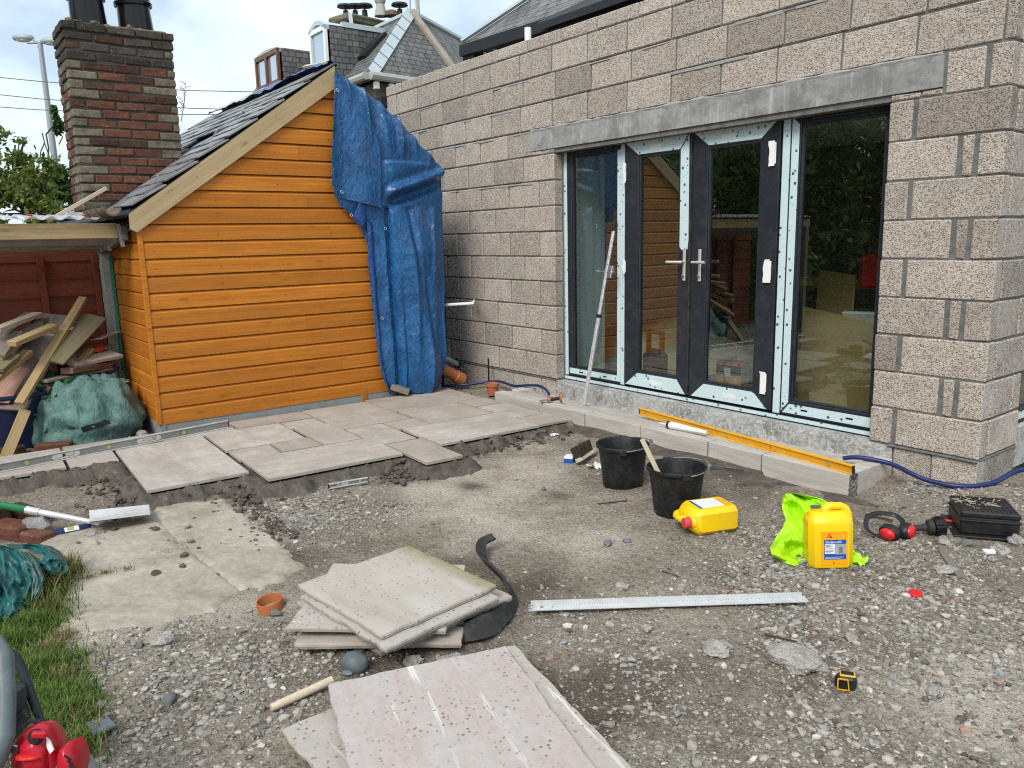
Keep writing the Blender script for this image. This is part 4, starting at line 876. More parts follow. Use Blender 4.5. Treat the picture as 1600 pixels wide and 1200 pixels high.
for x in (-1.35, -1.72):
    G().tube([Vector((x, -3.385+.067*math.cos(math.pi+math.pi*q/8), 1.585+.066*math.sin(math.pi+math.pi*q/8))) for q in range(9)], .007, 6).build('gutter_bracket', 'cast', shed)

# ================================================================== BLUE TARPAULIN over the open side of the shed
tarp = thing('tarpaulin', 'crumpled blue tarpaulin hanging over the right side of the shed', 'tarpaulin', (-1.0, -.95, -.15))
def sheet(name, rows, nu, nv, fold, mat, parent, x0=-1.045, **k):
    """rows: (pixel y, left pixel x, right pixel x) of the sheet's outline measured on the plane x = x0"""
    ys = [r[0] for r in rows]; V = []
    for j in range(nv):
        py = ys[0]+(ys[-1]-ys[0])*j/(nv-1); l = np.interp(py, ys, [r[1] for r in rows]); r_ = np.interp(py, ys, [r[2] for r in rows])
        sk = np.interp(py, ys, [r[3] if len(r) > 3 else 0 for r in rows])
        for i in range(nu):
            u = i/(nu-1); p = Xp(l+(r_-l)*u, py+sk*u, x0); V.append((p.x+fold(u, p.y, p.z), p.y, p.z))
    return bigmesh(name, V, gridfaces(nv, nu), mat, parent, smooth=True, **k)
def nf(y, z, sc, s=0): return noise.fractal(Vector((y*sc, z*sc*.6, s)), 1, 2.1, 4)
def fold_main(u, y, z):
    e = .012*nf(y, z, 3, 1)+.004*noise.noise(Vector((y*22, z*14, 2)))
    ridge = 1.98-.30*(-.40-y)/.95                                                                 # rolled edge across the sheet
    dz = z-ridge
    if y > -1.16:
        k = min(1, (y+1.16)/.08); e += k*(.075*math.exp(-((dz+.02)/.04)**2) - .055*math.exp(-((dz+.12)/.045)**2) + (.03 if dz > .03 else 0)*min(1, (dz-.03)/.1))
    if z > 1.98:                                                                                   # long pleats fanning down from the slope
        for q in range(7):
            yc = -1.42+.155*q-.10*(z-2.1)*(.5+.12*q); e += (.060 if q % 2 else .035)*math.exp(-((y-yc)/(.018+.01*(q % 3)))**2)*min(1, (z-1.98)/.2)
    if z < 1.6:
        e += .085*math.exp(-((y+.84)/.24)**2)*min(1, (1.6-z)/.4) - .065*math.exp(-((y+1.105+.02*z)/.022)**2) - .03*math.exp(-((y+1.02)/.02)**2)*max(0, 1-z/1.2)
        for q in range(5): e += .034*math.sin(1.7*q+z*2.2)*math.exp(-((y+.98-.115*q-.06*math.sin(z*2+q))/.03)**2)
    e += .06*math.exp(-((z-.12)/.30)**2)*math.exp(-((y+.75)/.25)**2)
    e += .07*math.sin(math.pi*min(1, max(0, u)))**.8*(1 if z < 2.0 else .5); e = max(e, -.035)
    if y > -.52: e -= .35*((y+.52)/.12)**2
    return e
sheet('hanging_sheet', [(112, 523, 524), (140, 522, 566), (160, 521, 590), (180, 521, 609), (184, 521, 618), (225, 519, 651), (262, 518, 688), (285, 518, 690), (320, 530, 691), (345, 560, 691), (380, 574, 691), (420, 576, 691), (500, 584, 691), (560, 591, 690), (588, 597, 687), (600, 602, 681), (611, 612, 668)], 90, 190, fold_main, 'tarp', tarp)
def fold_flap(u, y, z): return .05+.010*nf(y, z, 5, 5)+.018*math.sin(u*8+1+z)*min(1, (2.7-z)/.6)+.06*u*u*min(1, (2.7-z)/.6)-(.05 if u > .985 else 0)
sheet('top_flap', [(116, 523, 527), (140, 522, 545), (180, 521, 570), (230, 519, 589), (290, 517, 590), (306, 517, 590, 20)], 46, 90, fold_flap, 'tarp', tarp)
def fold_small(u, y, z): return .05-.06*u+.03*math.sin(u*5+z*8)
sheet('turned_corner', [(312, 556, 589, 6), (330, 552, 588), (340, 548, 585), (352, 556, 574)], 18, 14, fold_small, 'tarp_shade', tarp)
def fold_strip(u, y, z): return .03+.025*math.sin(u*6.2+.5)+.008*nf(y, z, 8, 3)-.05*u
sheet('side_strip', [(348, 570, 600), (420, 575, 603), (500, 583, 604), (560, 590, 604), (600, 600, 607), (616, 606, 612)], 20, 90, fold_strip, 'tarp_shade', tarp)
V = []; nu, nv = 24, 40                                    # over the roof slope and round the back edge
for j in range(nv):
    yy = RY+.02+(-.46-RY-.02)*j/(nv-1)
    for i in range(nu):
        x = SX-.01-1.6*i/(nu-1); V.append((x, yy, roofz(yy)-.012+.018*nf(x, yy, 3, 6)*min(1, i/4)-(.02 if i == 0 else 0)))
bigmesh('roof_sheet', V, gridfaces(nv, nu), 'tarp', tarp, smooth=True)
V = []
for j in range(40):
    zz = -.15+(roofz(-.42)+.01+.15)*j/39
    for i in range(14):
        x = SX-.28-1.2*i/13+(.02*i if i < 1 else 0); V.append((x+.2*(i == 0), -.43+.02*nf(x, zz, 4, 8)*min(1, i/3)-(.05 if zz < .1 else 0), zz))
bigmesh('return_sheet', V, gridfaces(40, 14), 'tarp', tarp, smooth=True)
for px, py, xx in ((527, 141, -.985), (534, 300, -.985), (597, 497, -.985), (549, 336, -.96), (602, 357, -.985)):
    p = Xp(px, py, xx); g = G(); k = 16; pts = [p+Vector((.002, .012*math.cos(2*math.pi*q/k), .012*math.sin(2*math.pi*q/k))) for q in range(k+1)]; g.tube(pts, .004, 6); g.build('eyelet', 'galv', tarp, True)
tag(G().beam(Xp(612, 603, -1.02), Xp(640, 612, -.92), .14, .05, (0, 0, 1), 0, .004).build('timber_offcut', 'greywood'), 'grey timber offcut poking out under the blue sheet', 'wood offcut')
tag(G().tube([(-1.15, -.50, .66), (-1.0, -.48, .675), (-.85, -.33, .685), Yp(741, 470, -.06)], .014, 8).build('conduit', 'white', None, True), 'thin white conduit poking out from behind the blue sheet', 'conduit')

# ================================================================== CHIMNEY
ch = thing('brick_chimney', 'tall old brick chimney stack with two black pots rising beside the shed', 'chimney', (-2.24, -3, 1.3))
CX0, CX1, CY0, CY1, CT = -2.47, -2.0, -3.415, -2.583, 3.085
G().box(((CX0+CX1)/2, (CY0+CY1)/2, 2.35), (CX1-CX0-.018, CY1-CY0-.018, 1.45)).build('mortar_core', 'soot', ch)
HB = .0745
for n in range(20):
    z1 = CT-n*HB; z0 = z1-.064; zc = (z0+z1)/2; ext = .012 if n == 0 else (.006 if n == 1 else 0)
    def br(cx, cy, dx, dy, near_edge):
        h = (n-1)/17
        if n < 4 and random.random() < .9: mt = 'brick_soot'
        elif near_edge: mt = 'brick_pale' if (n > 3 and random.random() < .9) or random.random() < .25 else 'brick_dark'
        else: mt = 'brick_dark' if random.random() > (h-.05)*1.35 else 'brick_red'
        if n > 12 and near_edge == 0 and random.random() < .05: mt = 'brick_pale'
        g = G(); g.box((cx+random.uniform(-.004, .004), cy+random.uniform(-.003, .003), zc+random.uniform(-.002, .002)), (dx, dy, .060+random.uniform(-.004, .003)), Matrix.Rotation(random.uniform(-.025, .025), 3, 'Z'), 0, .006, .004); g.build('brick', mt, ch)
    y = CY0-ext; odd = n % 2
    lens = [.215 if odd else .105]
    while y+sum(lens)+.01*len(lens) < CY1+ext-.12: lens.append(random.uniform(.20, .222))
    lens[-1] = lens[-1]
    tot = CY1+ext-y; rem = tot-sum(lens)-.01*len(lens)
    if rem > .05: lens.append(rem)
    else: lens[-1] += rem+.01-.0
    yy = y
    for i, L in enumerate(lens):
        br(CX1+ext-.05, yy+L/2, .1, L-.003, 1 if i == 0 else (2 if i == len(lens)-1 else 0)); yy += L+.010
    xs_ = CX1+ext-.105; dl = [(.105 if odd else .215)]      # the narrow left face
    xx = xs_
    while xx > CX0-ext+.06:
        L = min(.215 if len(dl) % 2 == odd else .16, xx-(CX0-ext)); br(xx-L/2, CY0-ext+.05, L-.008, .1, 1 if random.random() < .6 else 0); xx -= L+.004; dl.append(L)
    xx = xs_
    while xx > CX0-ext+.06:
        L = min(.215, xx-(CX0-ext)); br(xx-L/2, CY1+ext-.05, L-.008, .1, 0); xx -= L+.004
g = G()
for k in range(46):
    v, f = lumps(k, [random.uniform(.015, .045)]*2+[random.uniform(.01, .025)], 1); c = Vector((random.uniform(CX0+.04, CX1-.02), random.uniform(CY0+.05, CY1-.05), CT+.012)); g.add([p+c for p in v], f)
g.box(((CX0+CX1)/2, (CY0+CY1)/2, CT), (.42, .76, .035), None, 0, .01, .01); g.build('flaunching', 'moss_stone', ch, kind='stuff')
for px, py in ((139, 34), (213, 44)):
    p = Zp(px, py, CT+.02); p.x = -2.2; p = Xp(px, py-2, -2.2); p.z = CT
    g = G(); g.lathe([(.140, -.02), (.138, .05), (.134, .14), (.130, .225), (.150, .225), (.153, .25), (.140, .262), (.140, .34), (.115, .345), (.112, .1)], 28, Matrix.Translation(p) @ Matrix.Rotation(R(2.5), 4, 'X')); g.build('chimney_pot', 'gloss_black', ch, True)
w = thing('dead_weed', 'dry twiggy weed standing behind the right edge of the brick chimney', 'weed', Xp(284, 190, -2.35))
g = G(); b_ = Xp(283, 190, -2.45); tpt = Xp(290, 126, -2.45); g.tube([b_, (b_+tpt)/2+Vector((0, .01, 0)), tpt], [.004, .003, .0015], 5)
for k in range(16):
    f = .25+.045*k; p = b_.lerp(tpt, min(1, f)); d = Vector((random.uniform(-.02, .02), random.uniform(-.045, .045), random.uniform(.01, .05))); g.tube([p, p+d], .0025, 4)
g.build('stem', 'lamp', w)

# ================================================================== LEAN-TO, FENCE
lean = thing('lean_to', 'open lean-to with a corrugated plastic roof against the shed', 'lean-to', (-1.9, -5, -.2))
V = []; ny, nx_ = 240, 6
for j in range(ny):
    y = -3.36-2.6*j/(ny-1)
    for i in range(nx_):
        x = -1.36-1.0*i/(nx_-1); V.append((x, y, 1.520+.05*i/(nx_-1)+.014*math.sin(y*2*math.pi/.118)))
V = np.array(V); F_ = gridfaces(ny, nx_); bigmesh('corrugated_sheet', V, F_, 'corr', lean, smooth=True)
def beam(p0, p1, w, t, mat, name='beam', up=(0, 0, 1)): return G().beam(p0, p1, w, t, up, 0, .003, .001).build(name, mat, lean)
beam((-1.42, -3.30, 1.425), (-1.42, -6.0, 1.425), .045, .115, 'timber_y'); beam((-1.85, -3.27, 1.375), (-1.85, -6.0, 1.375), .045, .12, 'greywood_y'); beam((-2.10, -3.27, 1.325), (-2.10, -6.0, 1.325), .05, .085, 'greywood_y')
beam((-2.28, -3.27, 1.29), (-2.28, -6.0, 1.29), .07, .035, 'greywood_y', 'top_rail')
G().beam((-1.36, -3.262, 1.405), (-2.36, -3.262, 1.285), .05, .105, (0, 0, 1), 0, .003).build('rafter', 'greywood', lean)
G().beam((-1.365, -3.30, 1.475), (-1.365, -3.28, 1.30), .03, .006, (1, 0, 0)).build('joist_hanger', 'alu_dull', lean); G().beam((-1.83, -3.292, 1.40), (-1.83, -3.29, 1.27), .03, .006, (1, 0, 0)).build('joist_hanger', 'alu_dull', lean)
for y in (-5.9,): G().box((-1.42, y, .58), (.09, .09, 1.6), None, 0, .004).build('post', 'greywood', lean)
for y in (-3.52, -3.88, -4.24): G().lathe([(.018, 0), (.018, .008), (.007, .014)], 10, Matrix.Translation((-1.38, y, 1.536))).build('roof_fixing', 'red', lean)
fence = thing('board_fence', 'dark red board fence with upright rails behind the timber pile', 'fence', (-2.45, -6, -.2))
for p in range(2):
    y0 = -3.27-1.83*p; y1 = y0-(1.82 if p == 0 else .95)
    z = -.18
    while z < 1.25:
        h = .163; xx = -2.44+random.uniform(-.004, .004); g = G(); ring = lambda y: [Vector((xx, y, z)), Vector((xx-.016, y, z)), Vector((xx-.022, y, z+h+.01)), Vector((xx-.014, y, z+h+.01))]
        g.loft([ring(y1), ring(y0)]); g.build('fence_board', 'fence', fence); z += .152
    for q in range(4 if p == 0 else 2): G().box((-2.41, y0-.02-.44*q-(.0 if q else .02), .52), (.04, .05, 1.44), None, 0, .003, .001).build('upright', 'fence_z', fence)
# a further length of garden fence and hedge behind the camera's left shoulder shows in the glass
f2 = thing('garden_fence', 'brown garden fence far down the garden, seen reflected in the glass', 'fence', (3, -13, 0))
for k in range(60):
    G().box((-9+.3*k, -13.2, .65), (.28, .02, 1.7), None, 0, .003, .004).build('fence_board', 'greywood', f2)

# ================================================================== TREES AND PLANTS
def leaves(c, r, n, size, cols, sd, clump=None, droop=.0):
    rg = np.random.default_rng(sd)
    nc = clump or max(8, n//70); cd = rg.normal(size=(nc, 3)); cd /= np.linalg.norm(cd, axis=1)[:, None]; cc = cd*(rg.uniform(.25, 1, nc)**.5)[:, None]
    tone = rg.uniform(0, 1, nc); k = rg.integers(0, nc, n); P = (cc[k]*np.array(r)+rg.normal(size=(n, 3))*np.array(r)*.16)+np.array(c)
    a = rg.normal(size=(n, 3)); a /= np.linalg.norm(a, axis=1)[:, None]; b = np.cross(a, rg.normal(size=(n, 3))); b /= np.linalg.norm(b, axis=1)[:, None]
    s = size*rg.uniform(.6, 1.3, n)[:, None]; V = np.stack([P-a*s, P+b*s*.55, P+a*s, P-b*s*.55], 1).reshape(-1, 3); F = np.arange(4*n).reshape(-1, 4)
    cols = np.array(cols); t = np.clip(tone[k]*.75+rg.uniform(-.2, .4, n), 0, 1)[:, None]; C = cols[0]*(1-t)+cols[1]*t
    return V, F, np.repeat(C, 4, 0)
def tree(name, base, h, crowns, label, cat='tree', cols=((.020, .045, .010), (.085, .135, .03)), n=2600, size=.09, sd=1, trunk=.14, group=None):
    base = Vector(base); o = thing(name, label, cat, base, group); rr = random.Random(sd); g = G()
    mid = base+Vector((rr.uniform(-.2, .2), rr.uniform(-.2, .2), h*.5)); g.tube([base, (base+mid)/2+Vector((.06, 0, 0)), mid], [trunk, trunk*.8, trunk*.6], 8)
    for c, r in crowns:
        c = Vector(c); q = mid.lerp(c, .5)+Vector((rr.uniform(-.2, .2), rr.uniform(-.2, .2), .1)); g.tube([mid-Vector((0, 0, .3)), q, c], [trunk*.5, trunk*.32, trunk*.1], 6)
        for k in range(7):
            e_ = c+Vector((rr.uniform(-1, 1)*r[0], rr.uniform(-1, 1)*r[1], rr.uniform(-.6, 1)*r[2]))*.85; g.tube([q.lerp(c, .6), (q.lerp(c, .6)+e_)/2+Vector((0, 0, .05)), e_], [trunk*.18, trunk*.1, trunk*.04], 5)
    g.build('trunk', 'bark', o, True)
    VV, FF, CC = [], [], []; off = 0
    tot = sum(r[0]*r[1]*r[2] for _, r in crowns)
    for i, (c, r) in enumerate(crowns):
        V, F, C = leaves(c, r, int(n*(r[0]*r[1]*r[2])/tot)+40, size, cols, sd*17+i); VV.append(V); FF.append(F+off); CC.append(C); off += len(V)
    bigmesh('crown', np.concatenate(VV), np.concatenate(FF), 'leaf', o, attr=('tint', np.concatenate(CC))); return o
def dd(x, y, dep): return Dp(x, y, dep)
b = dd(62, 330, 13); b.z = -.2
tree('hawthorn_tree', b, 3.4, [(dd(20, 285, 13), (.75, .6, .45)), (dd(62, 292, 12.6), (.55, .5, .38)), (dd(12, 232, 13), (.36, .35, .26)), (dd(40, 262, 13), (.34, .3, .2)), (dd(-40, 290, 13), (.8, .7, .8)), (dd(30, 330, 12.8), (.9, .6, .35))],
     'airy light green hawthorn tree beyond the corrugated roof', cols=((.05, .095, .012), (.27, .33, .08)), n=5200, size=.052, sd=3, trunk=.11)
b = dd(100, 330, 14.5); b.z = -.2
tree('evergreen_shrub', b, 3.2, [(dd(92, 292, 14.5), (.36, .45, .42)), (dd(108, 282, 14.3), (.26, .3, .34)), (dd(75, 305, 14.5), (.5, .4, .35))], 'dense dark green shrub beside the chimney foot', 'shrub', ((.025, .065, .015), (.10, .19, .04)), 2600, .05, 5, .06)
b = dd(92, 250, 13.6); o = thing('ivy_sprig', 'small leafy ivy tuft on bare twigs in front of the lamp column', 'ivy', b)
g = G(); g.tube([dd(74, 262, 13.6), dd(76, 232, 13.6), dd(72, 210, 13.6), dd(84, 196, 13.6)], .014, 5); g.tube([dd(82, 258, 13.6), dd(70, 225, 13.6), dd(66, 208, 13.6)], .01, 5); g.tube([dd(92, 226, 13.6), dd(98, 214, 13.6), dd(86, 196, 13.6)], .01, 5); g.tube([dd(60, 262, 13.6), dd(64, 236, 13.6), dd(70, 222, 13.6)], .01, 5); g.build('twig', 'bark', o)
V, F, C = leaves(dd(88, 186, 13.5), (.13, .13, .21), 420, .055, ((.025, .065, .015), (.11, .19, .05)), 77, 9); bigmesh('foliage', V, F, 'leaf', o, attr=('tint', C))
dark = ((.05, .11, .028), (.20, .32, .09)); lt = ((.07, .12, .035), (.27, .35, .14))
tr = 0
for (x, y, z, r, cl, lb) in ((-6.5, -8.5, 3.2, 2.6, dark, 'tall dark green tree beyond the fence corner, seen reflected in the left of the doors'), (-4.6, -11.5, 3.0, 2.5, dark, 'broad dark tree at the garden end, seen reflected in the right door'), (-1.6, -14.5, 3.2, 2.8, lt, 'grey green tree at the garden end, seen reflected in the right side light'),
        (2.2, -15.5, 3.0, 2.7, dark, 'dark tree behind the photographer, seen reflected by the pier'), (-9.0, -13, 4.4, 3.2, dark, 'tallest dark tree far beyond the fence, seen reflected in the glass'), (-3.5, -16.5, 4.6, 3.4, dark, 'high dark tree at the back of the garden, seen reflected in the glass')):
    tr += 1
    tree('garden_tree', (x, y, -.2), z*1.2, [((x, y, z), (r, r*.8, r*.9)), ((x+r*.6, y+.4, z*.72), (r*.7, r*.7, r*.7)), ((x-r*.6, y-.3, z*.66), (r*.7, r*.7, r*.7)), ((x+.2, y+.5, z*.35), (r*.8, r*.6, r*.55))], lb, cols=cl, n=4200, size=.16, sd=20+tr, trunk=.2)
for k, (x, y) in enumerate(((-2.9, -7.0), (-3.2, -8.6), (-2.6, -10.2), (-1.2, -11.6))):
    tree('hedge_shrub', (x, y, -.2), 1.7, [((x, y, 1.2), (1.0, 1.0, 1.35)), ((x+.2, y+.2, 2.6), (.8, .8, .8))], 'tall garden shrub %s beyond the fence end, seen reflected in the glass' % ('nearest', 'second', 'third', 'farthest')[k], 'shrub', cols=((.04, .09, .02), (.17, .27, .07)), n=2600, size=.085, sd=60+k, trunk=.06)
tree('golden_shrub', (-.3, -10.2, -.2), 1.3, [((-.3, -10.2, 1.25), (.55, .5, .38)), ((-.1, -10.2, .8), (.45, .4, .4))], 'small yellow green maple shrub seen reflected in the right side light', 'shrub', ((.10, .10, .01), (.26, .22, .03)), 1500, .06, 41, .05)

# ================================================================== STREET LAMP, CABLES
lp = thing('street_lamp', 'tall grey twin headed street lamp behind the chimney', 'street lamp', Dp(88, 270, 30))
top_ = Dp(62.5, 66, 30); bot = Dp(88, 285, 30); bot = Vector((top_.x, top_.y, -.2)); g = G(); g.tube([bot, top_], [.16, .085], 10); g.build('column', 'lamp', lp, True)
a = Dp(43, 69, 30); b = Dp(84, 72, 30); a.z = b.z = top_.z-.02; g = G(); g.tube([a, b], .04, 6); g.build('bracket_arm', 'lamp', lp)
for (px, py, sg) in ((36, 59, -1), (80, 64, 1)):
    c = Dp(px, py, 30); ax = frame(SIDE*sg, (0, 0, 1)); g = G(); v, f = lumps(3, (.42, .17, .15), 2, .08); g.add([c+ax @ p for p in v], f); g.build('lamp_head', 'lamp', lp, True)
    g = G(); v, f = lumps(4, (.3, .14, .1), 2, .02); g.add([c+Vector((0, 0, -.07))+ax @ p for p in v], f); g.build('lamp_bowl', 'lamp_glass', lp, True)
    g = G(); g.tube([c-SIDE*sg*.3-Vector((0, 0, .02)), c-SIDE*sg*.55-Vector((0, 0, .22))], .035, 6); g.build('spigot', 'lamp', lp)
for i, (y0, y1, lb) in enumerate(((112, 166, 'topmost of the three thin overhead cables crossing the sky by the chimney'), (139, 176, 'middle one of the three thin overhead cables crossing the sky'), (160, 182, 'lowest of the three thin overhead cables crossing the sky'))):
    p = Dp(-60, y0+3, 24); q = Dp(420, [144, 172, 178][i], 24); mid = (p+q)/2-Vector((0, 0, .12)); tag(G().tube([p, p.lerp(mid, .5)-Vector((0, 0, .03)), mid, mid.lerp(q, .5)-Vector((0, 0, .03)), q], .013, 5).build('overhead_cable', 'wire'), lb, 'cable', 'overhead cables')

# ================================================================== HOUSES BEHIND
def uvquad(name, quads, mat, parent, th=.12):
    """roof slopes as slabs; uv in metres along and up each slope"""
    me = bpy.data.meshes.new(name); V, F, U = [], [], []
    for pts in quads:
        pts = [Vector(p) for p in pts]; nrm = Vector()
        for i in range(len(pts)): nrm += pts[i].cross(pts[(i+1) % len(pts)])
        nrm.normalize()
        if nrm.z < 0: pts = pts[::-1]; nrm = -nrm
        h = Vector((0, 0, 1)).cross(nrm).normalized(); s_ = nrm.cross(h); k = len(V); V += pts+[p-nrm*th for p in pts]; n = len(pts)
        fs = [tuple(k+i for i in range(n)), tuple(k+n+i for i in range(n-1, -1, -1))]+[(k+i, k+n+i, k+n+(i+1) % n, k+(i+1) % n) for i in range(n)]
        for f in fs: F.append(f); U += [(V[i].dot(h), V[i].dot(s_)) for i in f]
    me.from_pydata(V, [], F); uv = me.uv_layers.new(); uv.data.foreach_set('uv', np.array(U, np.float32).ravel()); me.materials.append(MT[mat])
    o = bpy.data.objects.new(name, me); S.collection.objects.link(o); adopt(o, parent); return o
hA = thing('slate_roofed_house', 'older house behind with a hipped slate roof, pale lead hip and two dormers', 'house', Dp(600, 180, 24))
E0 = Dp(581, 119, 24); z0 = E0.z; E1 = Zp(731, 141, z0); d1_ = (E1-E0); wM = d1_.length; dir1 = d1_.normalized(); nin = Vector((-dir1.y, dir1.x, 0)); nin = nin if nin.dot(AWAY) > 0 else -nin
E2d = (Zp(540, 134, z0)-E0).normalized(); 
mid = E0+dir1*wM*.5+nin*wM*.4; dep = (mid-CAMPOS).dot(FW); A = Dp(643, 21, dep)
E2 = E0+E2d*14; A2 = A+E2d*14
outL = Vector((E2d.y, -E2d.x, 0)); outL = outL if outL.dot(SIDE) < 0 else -outL
rr_ = (Zp(790, 152, z0)-E1); R2d = (Dp(757, 39, dep*1.22)-A); R2d.z = 0; R2d.normalize(); A3 = A+R2d*9; E3 = E1+R2d*9
uvquad('roof', [[E0, E1, A]], 'farslate', hA); uvquad('roof', [[E0, A, A2, E2]], 'farslate', hA); uvquad('roof', [[E1, E3, A3, A]], 'farslate', hA)
g = G(); off = Vector((0, 0, -.1)); ins = nin*.35
g.prism([E0+ins-outL*.35+off, E1+ins+off, E3-Vector((0, 0, .1))+ins, E2+ins*2-outL*.35+off], (0, 0, -7)); g.build('wall', 'harl', hA)
G().beam(E0+ins*.9+dir1*.9+Vector((0, 0, -.75)), E0+ins*.9+dir1*1.3+Vector((0, 0, -.75)), .12, 1.3, (0, 0, 1)).build('window_margin', 'zinc', hA); G().beam(E0+ins*.9+dir1*1.32+Vector((0, 0, -.75)), E0+ins*.9+dir1*3+Vector((0, 0, -.75)), .1, 1.2, (0, 0, 1)).build('window', 'soffit', hA)
up_ = Vector((0, 0, .06)); hipn = ((A-E0).cross(dir1)); hipn = hipn if hipn.z > 0 else -hipn
g = G(); g.beam(E0+up_+(A-E0)*.02, A+up_, .34, .05, hipn.normalized()); g.build('lead_hip', 'zinc', hA)
for k in range(6):
    p = E0.lerp(A, .12+.145*k)+Vector((0, 0, .10)); G().beam(p, p+(A-E0).normalized()*.03, .37, .03, hipn.normalized()).build('hip_clip', 'lead', hA)
g = G(); g.tube([E1+up_, A+up_], .13, 8); g.build('hip_roll', 'rust', hA, True)
g = G(); g.tube([A+up_, A3+up_], .09, 6); g.tube([A+up_, A2+up_], .09, 6); g.build('ridge_roll', 'zinc', hA)
g = G(); g.tube([E0-nin*.1-dir1*.12, E0-nin*.1+dir1*2.2], .13, 8); g.tube([E0+outL*.1-dir1*.1-Vector((0, 0, 0)), E0+outL*.1+E2d*4], .12, 8); g.build('gutter', 'gutter_grey', hA, True)
g = G()
for k in range(5): p = E0+dir1*(.15+.55*k)+Vector((0, 0, -.25)); g.box(p, (.14, .14, .2))
g.build('eaves_bracket', 'white_paint', hA, kind='stuff')
for px, r in ((641.5, .025), (653, .07)): q = Dp(px, 22, dep); G().tube([q-Vector((0, 0, .3)), q+Vector((0, 0, 2.2))], r, 8).build('aerial_mast', 'gutter_grey', hA)
sk = A.lerp(E0, .42)+E2d*1.5; nL = (A-E0).cross(E2d); nL = nL if nL.z > 0 else -nL; nL.normalize(); slopeL = nL.cross(E2d).normalized()
G().box(sk+nL*.06, (1.2, .5, .14), frame((A-E0) - E2d*(A-E0).dot(E2d), nL)).build('skylight', 'soffit', hA)
def dormer(P, w, h, back, name, frm, label, arch, bars):
    """P: top corner of the front nearest us; the front runs along the eaves, the cheek runs back into the roof"""
    o = thing(name, None, None, P); adopt(o, hA); o['label'] = label; u = E2d; bk = -outL; zz = Vector((0, 0, 1))
    g = G(); g.prism([P+bk*.1, P+u*w+bk*.1, P+u*w-zz*(h+2.5)+bk*.1, P-zz*(h+2.5)+bk*.1], bk*back); c = g.build('cheek_core', 'soffit', o)
    uvquad('cheek', [[P+bk*.05-outL*0, P+bk*back, P+bk*back-zz*(h+1.5), P+bk*.05-zz*(h+1.5)]], 'farslate', o, .04)
    top = []; K = 9
    for k in range(K): f = k/(K-1); top.append(P+u*(w*f)+zz*(arch*math.sin(math.pi*f)))
    rings = [[p+outL*.12 for p in top]+[p+outL*.12-zz*.14 for p in reversed(top)], [p+bk*back for p in top]+[p+bk*back-zz*.14 for p in reversed(top)]]
    g = G(); g.loft(rings); g.build('dormer_roof', 'zinc' if arch > .1 else 'gutter_grey', o)
    fr = .13; g = G(); q = P+outL*.02
    def bar(a0, a1, b0, b1, dd_=.1, m=0): g.prism([q+u*a0-zz*b0, q+u*a1-zz*b0, q+u*a1-zz*b1, q+u*a0-zz*b1], outL*dd_, m)
    bar(0, fr, 0, h); bar(w-fr, w, 0, h); bar(fr, w-fr, 0, fr*1.2); bar(fr, w-fr, h-fr, h); bar(fr, w-fr, h*.62, h*.62+.09)
    if bars: bar(w/2-.08, w/2+.08, fr, h-fr, .12)
    g.build('window_frame', frm, o)
    g = G(); g.prism([q+u*fr-zz*fr, q+u*(w-fr)-zz*fr, q+u*(w-fr)-zz*(h-fr), q+u*fr-zz*(h-fr)], outL*.03); g.build('pane', 'dormer_glass', o)
MT['dormer_glass'] = plain('sky_lit_pane', (.55, .63, .70), .08, .75, .05, 2)
def px_of(v): d = v-CAMPOS; return 800+FPX*d.dot(RT)/d.dot(FW)
def march(p, d, px, n=600, s_=.02):
    return min((p+d*(s_*k) for k in range(n)), key=lambda q: abs(px_of(q)-px))
dq = ray(600, 52); QH = CAMPOS+dq*((E0-CAMPOS).dot(nL)/dq.dot(nL)); P1 = march(QH, outL, 512); P2 = march(P1, E2d, 437); P2.z += .06
w1 = (march(P1, E2d, 487)-P1).length; w2 = (march(P2, E2d, 402)-P2).length
dormer(P1, w1, 2.0, (QH-P1).length+.3, 'dormer', 'white_paint', 'white arched dormer window with slate cheek', .22, False)
dormer(P2, w2, 1.75, (QH-P1).length+.3, 'dormer', 'brown_frame', 'brown double dormer window with slate cheek', .10, True)
for (px0, py0, px1, py1) in ((527, 38, 600, 50),):
    G().beam(P1-outL*.5+Vector((0, 0, .06)), QH+Vector((0, 0, .06)), .16, .16, (0, 0, 1)).build('valley_flashing', 'zinc', hA)
st = thing('stone_chimney_stack', 'wide mossy stone chimney head with cowls behind the white dormer', 'chimney', Dp(560, 45, 31))
a = Dp(527, 34, 31); b = Dp(612, 42, 33); ax = frame((b-a) - Vector((0, 0, (b-a).z)), (0, 0, 1)); L = (b-a).length; c = (a+b)/2
G().box(c-Vector((0, 0, .9)), (L*.94, 1.0, 1.6), ax, 0, .05, .03).build('shaft', 'harl', st); G().box(c-Vector((0, 0, .05)), (L, 1.3, .38), ax, 0, .08, .05).build('cap', 'moss_stone', st)
for px, kind in ((540, 0), (555, 0), (570, 0), (595, 1), (612, 2), (625, 0)):
    q = Dp(px, 17+(px-540)*.10, 31.4); q.z = c.z+.14
    if kind == 0: g = G(); g.lathe([(.12, 0), (.10, .25), (.03, .28), (.03, .36), (.34, .38), (.30, .46), (.05, .52)], 14, Matrix.Translation(q)); g.build('cowl', 'soffit', st, True)
    elif kind == 1: g = G(); g.lathe([(.26, 0), (.16, .45), (.22, .55), (.24, .75), (.18, .78)], 14, Matrix.Translation(q)); g.build('chimney_pot', 'render', st, True)
    else: g = G(); g.lathe([(.3, 0), (.3, .12), (.2, .2)], 14, Matrix.Translation(q)); g.build('cowl', 'cast', st, True)
G().beam(Dp(547, 21, 30.3), Dp(550, 48, 30.3), .12, .12).build('lead_strip', 'zinc', st)
